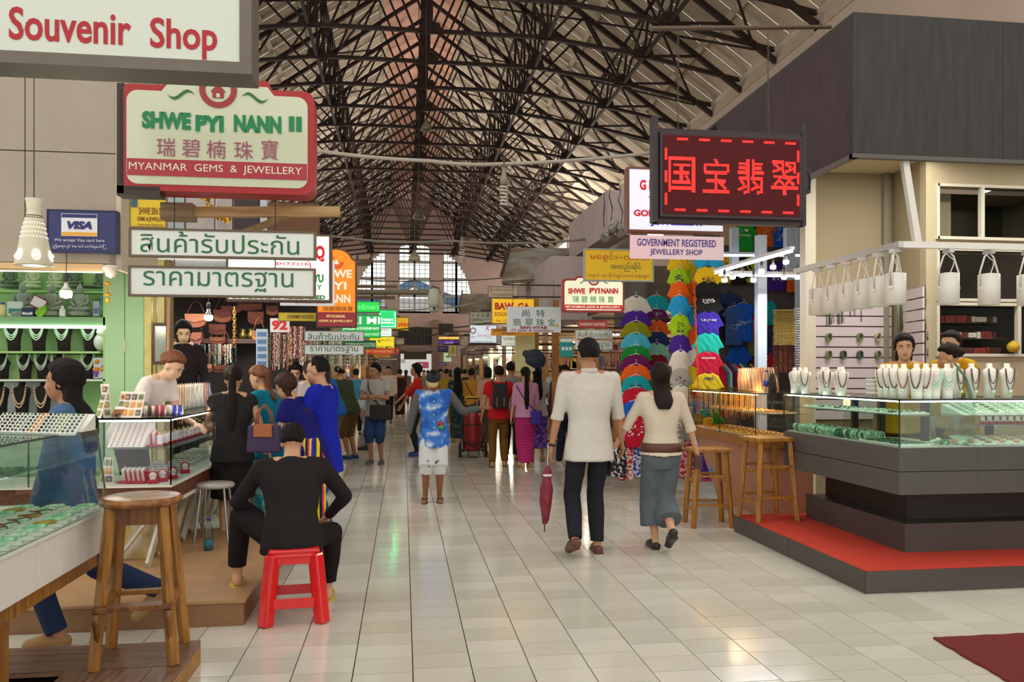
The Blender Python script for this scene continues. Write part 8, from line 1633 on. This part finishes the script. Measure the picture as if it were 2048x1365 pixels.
def curtain(px0, px1, py0, py1, Y, n, cols, lab, seed, r=.008, nb=22, kind='stuff'):
    rs_ = random.Random(seed); b = MB(); p0 = W(px0, py0, Y); p1 = W(px1, py1, Y)
    for k in range(n):
        x = p0.x+(p1.x-p0.x)*(k+rs_.random())/n; y = Y+rs_.uniform(-.1, .1); L_ = (p0.z-p1.z)*rs_.uniform(.7, 1); b.mi = rs_.randrange(len(cols))
        for q in range(nb): b.ell((x+rs_.uniform(-.006, .006), y, p0.z-L_*q/nb), r*rs_.uniform(.7, 1.5), 4, 3)
    o = b.build('bead_curtain', [mat(c_, .4) for c_ in cols], None); o['kind'] = 'stuff'; tag(o, lab, 'bead strands')
CC = ['#d8d0c4', '#c02c2c', '#e0c8a8', '#3a5a7a', '#8a4a2a', '#c8a83a', '#2f6a4a', '#a8b0b8', '#1f1c1e', '#d06a8a']
curtain(535, 578, 668, 745, 9.9, 20, CC, 'dense mixed bead strands right below the number sign', 1); curtain(575, 610, 655, 735, 10.4, 26, ['#d8c8b8', '#b03030', '#e8e0d4', '#c05a3a', '#7a5a4a'], 'red and cream bead strands left of the grey Thai boards', 2)
curtain(605, 735, 684, 745, 10.8, 60, ['#d8d4c0', '#a8b89a', '#c8a07a', '#6a7a5a', '#e0e4dc', '#8a6a4a'], 'pale bead strands hanging behind the grey Thai boards', 3); curtain(395, 470, 690, 735, 10.7, 24, ['#4a3a30', '#8a8a7a', '#c8b8a8', '#2f2a2a', '#3f5a4a'], 'dark bead strands hanging low in the bag stall', 4)
curtain(1218, 1250, 660, 760, 11.8, 22, ['#b03a3a', '#e0d8d0', '#8a5a4a', '#3a2a2a', '#d0a8a0'], 'red and white bead strands left of the leftmost shirt column', 5); curtain(1205, 1248, 720, 790, 12.3, 22, ['#5a2a24', '#2a2422', '#a8382c', '#8a7a6a'], 'dark red bead strands low behind the white Thai boards', 6)
for k in range(3):
    p = W((484, 500, 506)[k], 683, YG-.0); b = MB(); b.lathe([(.001, 0), (.05, 0), (.06, .05), (.03, .1), (.045, .13), (.001, .14)], n=14)
    if k < 2: tag(b.build('brass_pot', mat('#8a7a34', .35, metal=.6), None, loc=p+V(0, .1, .04)), 'small brass pot on the dark bag stall shelf, %s one' % ('left', 'right')[k], 'pot')
b = MB(); b.box((0, 0, 0), (.13, .02, .62)); b.mi = 1; [b.box((0, -.012, -.26+.085*k), (.1, .006, .05)) for k in range(7)]; tag(b.build('card_strip', [mat('#c8d8ec', .5), mat('#5a86b8', .5)], None, loc=W(524, 712, 9.6)), 'tall pale blue card strip hanging near the number sign', 'card')
# white kiosk boards above the bag stall
YK = 9.0; pan = [(335, 370, '#b8c4c8'), (372, 430, '#c9bfba'), (432, 466, '#bdb2ac'), (468, 519, '#4a3f44'), (520, 536, '#c8ccd6'), (538, 640, '#6e4c34')]
w = structe('wall_upper_left_kiosk')
for a_, c_, col in pan: b = MB(); b.bb((W(a_, 0, YK).x, YK, W(a_, 470, YK).z), (W(c_, 0, YK).x-.01, YK+.08, W(a_, 378, YK).z+(0 if col != '#6e4c34' else -.15))); b.build('board', mat(col, .8, var=.1), w)
b = MB(); p = W(405, 388, 8.7); rs = random.Random(3); q = W(455, 440, 8.7)
for k in range(60): u = k/60; c0_ = p.lerp(q, u); b.box(c0_+V(rs.uniform(-.03, .03), rs.uniform(-.03, .03), rs.uniform(-.03, .03)-.05*math.sin(u*PI)), (.035, .035, .004), rot(rs.uniform(0, 3), rs.uniform(0, 3), 0))
tag(b.build('tinsel_garland', mat('#d0a020', .25, metal=.8), None), 'shiny golden tinsel garland draped above the wooden beam', 'garland')
# ---- generic stalls receding down both sides
rs = random.Random(77)
GLOW = mat('#fff4dc', .5, emit=6); GLOWW = mat('#f4f8ff', .5, emit=6)
wcol = ['#c98a3a', '#b0763a', '#d0b070', '#9a6a3a', '#c8c0a0']; gcol = ['#d8d0c4', '#a83a34', '#3a5a8a', '#c8a83a', '#2f6a4a', '#8a4a2a', '#b86a8a', '#5a5a64', '#e6e0d0', '#7aa0a8']
def stall(side, y, Lb, k):
    """side -1 left, +1 right; runs from y to y+Lb along the aisle edge"""
    x0 = -1.7 if side < 0 else 3.55; sg = side; wc = wcol[k % 5]
    nmz = 'left' if side < 0 else 'right'; lb = ORD[k]
    t = thing('stall_counter', '%s lit glass stall counter down the %s side of the aisle' % (lb, nmz), 'counter', (x0, y, 0), 0, 'stall counters down the aisle')
    b = MB(); b.bb((0, .1, 0), (sg*.6, Lb-.3, .72)); b.build('body', mat(wc, .5, var=.2), t); b = MB(); b.bb((.0, .1, 1.12), (sg*.6, Lb-.3, 1.14)); b.bb((0, .1, .72), (sg*.02, .13, 1.12)); b.bb((0, Lb-.33, .72), (sg*.02, Lb-.3, 1.12)); b.build('case_frame', mat('#a0a4a0', .4), t)
    b = MB(); b.add([(sg*.01, .1, .72), (sg*.01, Lb-.3, .72), (sg*.01, Lb-.3, 1.12), (sg*.01, .1, 1.12)], [(0, 1, 2, 3)]); b.add([(sg*.01, .1, .72), (sg*.6, .1, .72), (sg*.6, .1, 1.12), (sg*.01, .1, 1.12)], [(0, 1, 2, 3)]); b.build('glass_pane', GLC, t)
    b = MB(); b.bb((sg*.04, .2, 1.10), (sg*.06, Lb-.4, 1.115)); b.build('light_strip', GLOW if k % 2 else GLOWW, t)
    g = MB()
    for _ in range(40): g.mi = rs.randrange(5); g.box((sg*rs.uniform(.06, .55), rs.uniform(.2, Lb-.4), .74+rs.uniform(0, .05)), (rs.uniform(.04, .12), rs.uniform(.04, .12), rs.uniform(.02, .1)))
    for _ in range(16): g.mi = rs.randrange(5); g.box((sg*rs.uniform(.06, .55), rs.uniform(.2, Lb-.4), 1.18+rs.uniform(0, .1)), (.06, .08, rs.uniform(.06, .25)))
    o = g.build('small_goods', [mat(c_, .5) for c_ in rs.sample(gcol, 5)], t); o['kind'] = 'stuff'
    t = thing('stall_shelves', '%s shelf wall packed with goods on the %s side of the hall' % (lb, nmz), 'shelf wall', (x0+sg*1.6, y, 0), 0, 'shelf walls behind the stalls')
    b = MB(); b.bb((0, 0, 0), (sg*.05, Lb, 2.6)); b.bb((-sg*1.2, Lb-.08, 0), (0, Lb-.03, 2.6)); b.build('back_wall', mat(rs.choice(['#c8b890', '#d8d0b8', '#b89060', '#b8c0a0']), .8), t)
    b = MB(); [b.bb((0, .1, z), (-sg*.25, Lb-.1, z+.02)) for z in (.9, 1.25, 1.6, 1.95)]; [b.bb((-sg*.1, Lb-.3, z), (-sg*1.1, Lb-.08, z+.02)) for z in (1.25, 1.6, 1.95)]; b.build('shelf', mat('#d8d4c8', .5), t)
    b = MB(); b.cone((-sg*.3, .3, 2.45), (-sg*.3, Lb-.3, 2.45), .02, .02, 6); b.cone((-sg*1.1, Lb-.15, 2.3), (-sg*.2, Lb-.15, 2.3), .02, .02, 6); b.build('tube', GLOW if k % 2 else GLOWW, t)
    g = MB()
    for _ in range(90):
        g.mi = rs.randrange(5); z = rs.choice([.92, 1.27, 1.62, 1.97]); h_ = rs.uniform(.08, .26)
        if rs.random() < .55: g.box((-sg*rs.uniform(.1, 1.1), Lb-.2, z+h_/2), (rs.uniform(.04, .14), .08, h_))
        else: g.box((-sg*.14, rs.uniform(.2, Lb-.2), z+h_/2), (.1, rs.uniform(.04, .14), h_))
    o = g.build('shelf_goods', [mat(c_, .5) for c_ in rs.sample(gcol, 5)], t); o['kind'] = 'stuff'
    b = MB(); b.bb((-.07, -.07, 0), (.07, .07, 3.0)); tag(b.build('stall_post', wood(wc), None, loc=(x0+sg*.1, y+Lb-.1, 0)), '%s wooden stall post on the %s edge of the aisle' % (lb, nmz), 'post', 'wooden posts along the aisle')
    b = MB(); b.bb((0, 0, 2.62), (sg*2.6, Lb, 2.67)); b.bb((0, 0, 2.67), (sg*.06, Lb, 3.0)); b.bb((0, -.0, 2.67), (sg*2.6, .05, 3.2)); tag(b.build('stall_canopy', mat(rs.choice(['#9a8c78', '#a89a8a', '#8a7a68', '#b0a8a0']), .8, var=.25, vs=3), None, loc=(x0+sg*.05, y, 0)), '%s boarded stall roof on the %s side' % (lb, nmz), 'stall roof', 'boarded stall roofs')
    if y < 34:
        l_ = bpy.data.lights.new('stall_lamp', 'POINT'); l_.energy = 34; l_.color = (1, .9, .74); l_.shadow_soft_size = .2; o_ = bpy.data.objects.new('stall_lamp', l_); COL.objects.link(o_); o_.location = (x0+sg*.7, y+Lb*.5, 2.3)
for k in range(9): stall(-1, 12.0+4.3*k, 4.1, k)
for k in range(9): stall(1, 12.2+4.3*k, 4.1, k)
# counters between the second left counter and the rows
t = thing('bead_counter', 'glass counter with bead goods on the left beyond the blue shirted man', 'counter', (-1.7, 8.9, 0)); b = MB(); b.bb((-.6, 0, 0), (0, 2.6, .7)); b.build('body', mat('#8a7a64', .6, var=.2), t); b = MB(); b.add([(0, 0, .7), (0, 2.6, .7), (0, 2.6, 1.1), (0, 0, 1.1)], [(0, 1, 2, 3)]); b.build('glass_pane', GLC, t); b = MB(); b.bb((-.6, 0, 1.1), (0, 2.6, 1.12)); b.build('top', GLC, t); b = MB(); b.bb((-.05, .1, 1.08), (-.03, 2.5, 1.095)); b.build('light_strip', GLOW, t)
# upper white boxes and corrugated awnings on the right
COR = mat('#a8aca2', .7, var=.4, vs=2, col2='#8a7460')
def corrugated(lab, pts, n=14):
    """pts: 4 corners (near-left, near-right, far-right, far-left)"""
    t = thing('corrugated_awning', lab, 'awning', pts[0]); b = MB(); A, Bq, Cq, D = [Vector(p)-Vector(pts[0]) for p in pts]; up = (Bq-A).cross(D-A).normalized()*.07
    vs = []
    for i in range(n*2+1):
        u = i/(n*2); o_ = up*(1 if i % 2 else -1)*.6; p, q = A.lerp(Bq, u)+o_, D.lerp(Cq, u)+o_; vs += [p, q]
    b.add(vs, [(2*i, 2*i+2, 2*i+3, 2*i+1) for i in range(n*2)], False); b.build('sheet', COR, t)
    b = MB(); b.bar(A-up*2, Bq-up*2, .05, .05); b.bar(D-up*2, Cq-up*2, .05, .05); b.build('batten', mat('#5a4030', .8), t)
corrugated('tilted corrugated iron awning high on the right above the yellow sign', (W(1003, 567, 15), W(1022, 500, 17.5), W(1165, 500, 17.5), W(1100, 560, 15)), 16)
corrugated('second corrugated awning under the arched window on the right', (W(918, 630, 27), W(925, 590, 30), W(985, 590, 30), W(980, 628, 27)), 10)
corrugated('small corrugated sheet on the left of the arched window', (W(714, 530, 22), W(716, 521, 25), W(745, 521, 25), W(740, 530, 22)), 6)
WBX = mat('#b9a9a6', .85, var=.12, vs=2)
for px0, px1, y0, y1, Y, dep, lb in ((1103, 1175, 512, 640, 13.2, 2.5, 'pale lilac boxed wall above the stalls right of the corrugated awning'), (1052, 1105, 560, 620, 15.5, 2, 'pale boarded box under the corrugated awning'), (1215, 1262, 380, 470, 12.4, 3, 'pinkish boarded upper box behind the cluster of lamps')):
    p, q = W(px0, y0, Y), W(px1, y1, Y); b = MB(); b.bb((0, 0, q.z-p.z), (q.x-p.x, dep, 0)); t = tag(b.build('upper_box', WBX, None, loc=p), lb, 'boarded box')
t = thing('upper_wall', 'long pinkish upper wall above the right hand stalls', 'wall', (4.2, 14, 3.0)); b = MB()
for k in range(16): b = MB(); b.bb((0, k*2.3, 0), (.06, k*2.3+2.28, 1.3)); b.build('board', PLAST, t)
t = thing('upper_wall', 'long pinkish upper wall above the left hand stalls', 'wall', (-2.9, 14, 3.0)); b = MB()
for k in range(16): b = MB(); b.bb((0, k*2.3, 0), (-.06, k*2.3+2.28, 1.3)); b.build('board', PLAST, t)
# cables, pipes, hanging lamps
def wire(lab, pts, Y0_, Y1_, r=.012, col='#8a857a', sag=.1, nm='cable', cat='cable'):
    P = [W(px, py, Y0_+(Y1_-Y0_)*i/(len(pts)-1)) for i, (px, py) in enumerate(pts)]; Q_ = []
    for a_, c_ in zip(P, P[1:]):
        for k in range(8): u = k/8; Q_.append(a_.lerp(c_, u)+V(0, 0, -sag*4*u*(1-u)))
    Q_.append(P[-1]); b = MB(); b.tube([q-P[0] for q in Q_], r, 6); return tag(b.build(nm, mat(col, .6), None, loc=P[0]), lab, cat)
wire('pale thick cable sagging across the aisle from crested sign to LED sign', [(610, 298), (860, 322), (1005, 328), (1310, 305)], 8.5, 8.6, .02, '#a8a094', .02)
wire('long thin cable across the aisle just above the arched window', [(660, 472), (900, 482), (1180, 478)], 14, 14, .022, '#8a8478', .06)
wire('grey cable sloping up toward the right over the far aisle', [(700, 612), (860, 618), (985, 596)], 15, 16, .018, '#a8a294', .05)
wire('dark cable crossing below the arched window', [(690, 650), (830, 655), (1000, 640)], 20, 21, .02, '#4a423a', .1)
wire('thin dark wire crossing in front of the arched window', [(720, 558), (830, 562), (1010, 556)], 18, 18, .012, '#4a443c', .03)
wire('thin dark wire low over the far crowd', [(780, 640), (880, 668), (990, 652)], 24, 24, .025, '#4a423a', .2)
wire('hanging lamp wire dropping from the ridge to the window', [(829, 395), (829, 505)], 40, 40, .03, '#2e2420', 0)
def cfl(lab, px, py, Y, s=1.):
    p = W(px, py, Y); t = thing('spiral_lamp', lab, 'lamp', p); b = MB(); b.tube([(.045*s*math.cos(a_), .045*s*math.sin(a_), -.25*s*i/60) for i, a_ in enumerate([g*PI/5 for g in range(61)])], .011*s, 5); b.build('spiral_tube', mat('#c9c2b8', .4), t)
    b = MB(); b.lathe([(.001, 0), (.045*s, .0), (.05*s, .08*s), (.03*s, .12*s), (.025*s, .2*s), (.001, .2*s)], n=14); b.build('socket', mat('#8a8074', .5), t); b = MB(); b.tube([(0, 0, .2*s), (0, 0, .4*s)], .006, 5); b.build('cord', mat('#4a4238', .6), t)
cfl('large spiral lamp hanging from the pale cable over the aisle', 1008, 370, 8.55, .9); cfl('smaller spiral lamp hanging near the arched window top right', 924, 497, 14, 1.0)
for k, (px, py, Y, lb) in enumerate(((853, 252, 17, 'green grey bell lamp hanging under the ridge nearest'), (829, 512, 38, 'small bell lamp hanging before the arched window'), (838, 428, 24, 'small bell lamp hanging high under the ridge further back'))):
    p = W(px, py, Y); t = thing('bell_lamp', lb, 'lamp', p); s = Y/17; b = MB(); b.lathe([(.13*s, -.1*s), (.1*s, 0), (.04*s, .08*s), (.03*s, .12*s), (.001, .12*s)], n=16); b.build('shade', mat('#6a6a54', .5), t); b = MB(); b.tube([(0, 0, .12*s), (0, 0, 13.2-p.z)], .012, 5); b.build('cord', mat('#3a3028', .6), t)
# security camera on its pole
p = W(868, 602, 14); t = thing('security_camera', 'white dome security camera at the end of a long pole over the aisle', 'camera', p); CM = mat('#b9c0ae', .4)
b = MB(); b.lathe([(.03, .22), (.09, .2), (.11, .1), (.11, -.05), (.09, -.12), (.001, -.12)], n=18); b.build('housing', CM, t); b = MB(); b.ell((0, 0, -.13), (.085, .085, .08), 14, 8); b.build('lens_ball', CM, t); b = MB(); b.ell((0, -.085, -.14), (.022, .01, .022), 10, 6); b.build('lens', BLKR, t)
a = W(712, 585, 14)-p; b = MB(); b.cone(a, (-.1, 0, .15), .045, .045, 10); b.build('pole', mat('#7d735f', .6), t); b = MB(); b.tube([(-.1, 0, .15), (-.02, 0, .25), (.08, 0, .22), (.1, 0, .12)], .02, 6); b.build('bracket', mat('#5a5248', .5), t)
for (x0_, y0_, x1_, y1_, Y, lb) in ((712, 573, 795, 574, 13.6, 'upper dark pole sticking out over the left stalls'), (712, 596, 790, 596, 13.8, 'lower dark pole sticking out over the left stalls')): a, c = W(x0_, y0_, Y), W(x1_, y1_, Y); b = MB(); b.bar((0, 0, 0), c-a, .05); tag(b.build('pole', mat('#6a5a48', .7), None, loc=a), lb, 'pole')
# lamp cluster on the right
for k, (px, py) in enumerate(((1242, 470), (1222, 462), (1252, 455), (1208, 476))):
    p = W(px, py, 8.6); t = thing('clamp_lamp', 'clip spotlight in the cluster left of the white jewellery sign, %s' % ['glowing one', 'upper left one', 'upper right one', 'lowest left one'][k], 'lamp', p, .5*k); b = MB(); R_ = rot(.9, .4*(k-1), 0); b.lathe([(.045, 0), (.055, .0), (.05, .05), (.025, .09), (.02, .13), (.001, .13)], n=14, R=R_); b.build('shade', mat('#8a867e', .3, metal=.5), t); b = MB(); b.lathe([(.001, .004), (.045, .004), (.045, .008), (.001, .008)], n=14, R=R_); b.build('lamp_face', mat('#fffbe8', .4, emit=12 if k == 0 else .3), t); b = MB(); b.tube([(0, 0, .12), (.02, 0, .25), (-.03, 0, .38), (.0, .0, .5)], .006, 5); b.build('cord', mat('#3a3630', .6), t)
t = thing('parcel_bundle', 'dark blue sack bundle hung on a post in the right hand stalls', 'bundle', W(1072, 720, 12.0)); b = MB(); b.ell((0, 0, 0), (.17, .12, .13), 16, 10); b.ell((-.05, 0, .09), (.17, .12, .07), 14, 8); link('sack', remesh(b, 'sack', mat('#2a3040', .8, var=.3, vs=5), .02, 3, .012, 20), t)
# brown post and yellow board on the right row
for k, (px, y0, y1, wpx, Y, c, lb) in enumerate(((1071, 596, 720, 14, 13.0, '#b8822c', 'wide yellow brown post right of the bright yellow sign'), (1112, 600, 860, 12, 12.1, '#a86a2c', 'brown wooden post beside the blue sack bundle'), (1055, 640, 860, 10, 13.1, '#3a2a24', 'dark post left of the blue sack bundle'))):
    p, q = W(px, y0, Y), W(px, y1, Y); w_ = wpx*(W(px+1, 0, Y).x-W(px, 0, Y).x); b = MB(); b.bb((-w_/2, 0, q.z-p.z), (w_/2, .12, 0)); tag(b.build('wooden_post', wood(c), None, loc=p), lb, 'post')
b = MB(); p = W(1050, 700, 12.9); b.box((0, 0, 0), (.32, .04, .7)); tag(b.build('notice_board', mat('#d8d29a', .7), None, loc=p), 'pale yellow notice board behind the aisle crowd on the right', 'board')
b = MB(); p = W(1133, 695, 11.5); b.box((0, 0, 0), (.2, .03, .28)); b.mi = 1; b.box((0, -.018, .1), (.19, .004, .05)); [b.box((-.055+.055*k, -.018, -.02), (.04, .004, .05)) for k in range(3)]; b.mi = 0; tag(b.build('card_poster', [mat('#1f9a9a', .5), mat('#e8f0e8', .5)], None, loc=p), 'small teal payment poster left of the tall man head', 'poster')
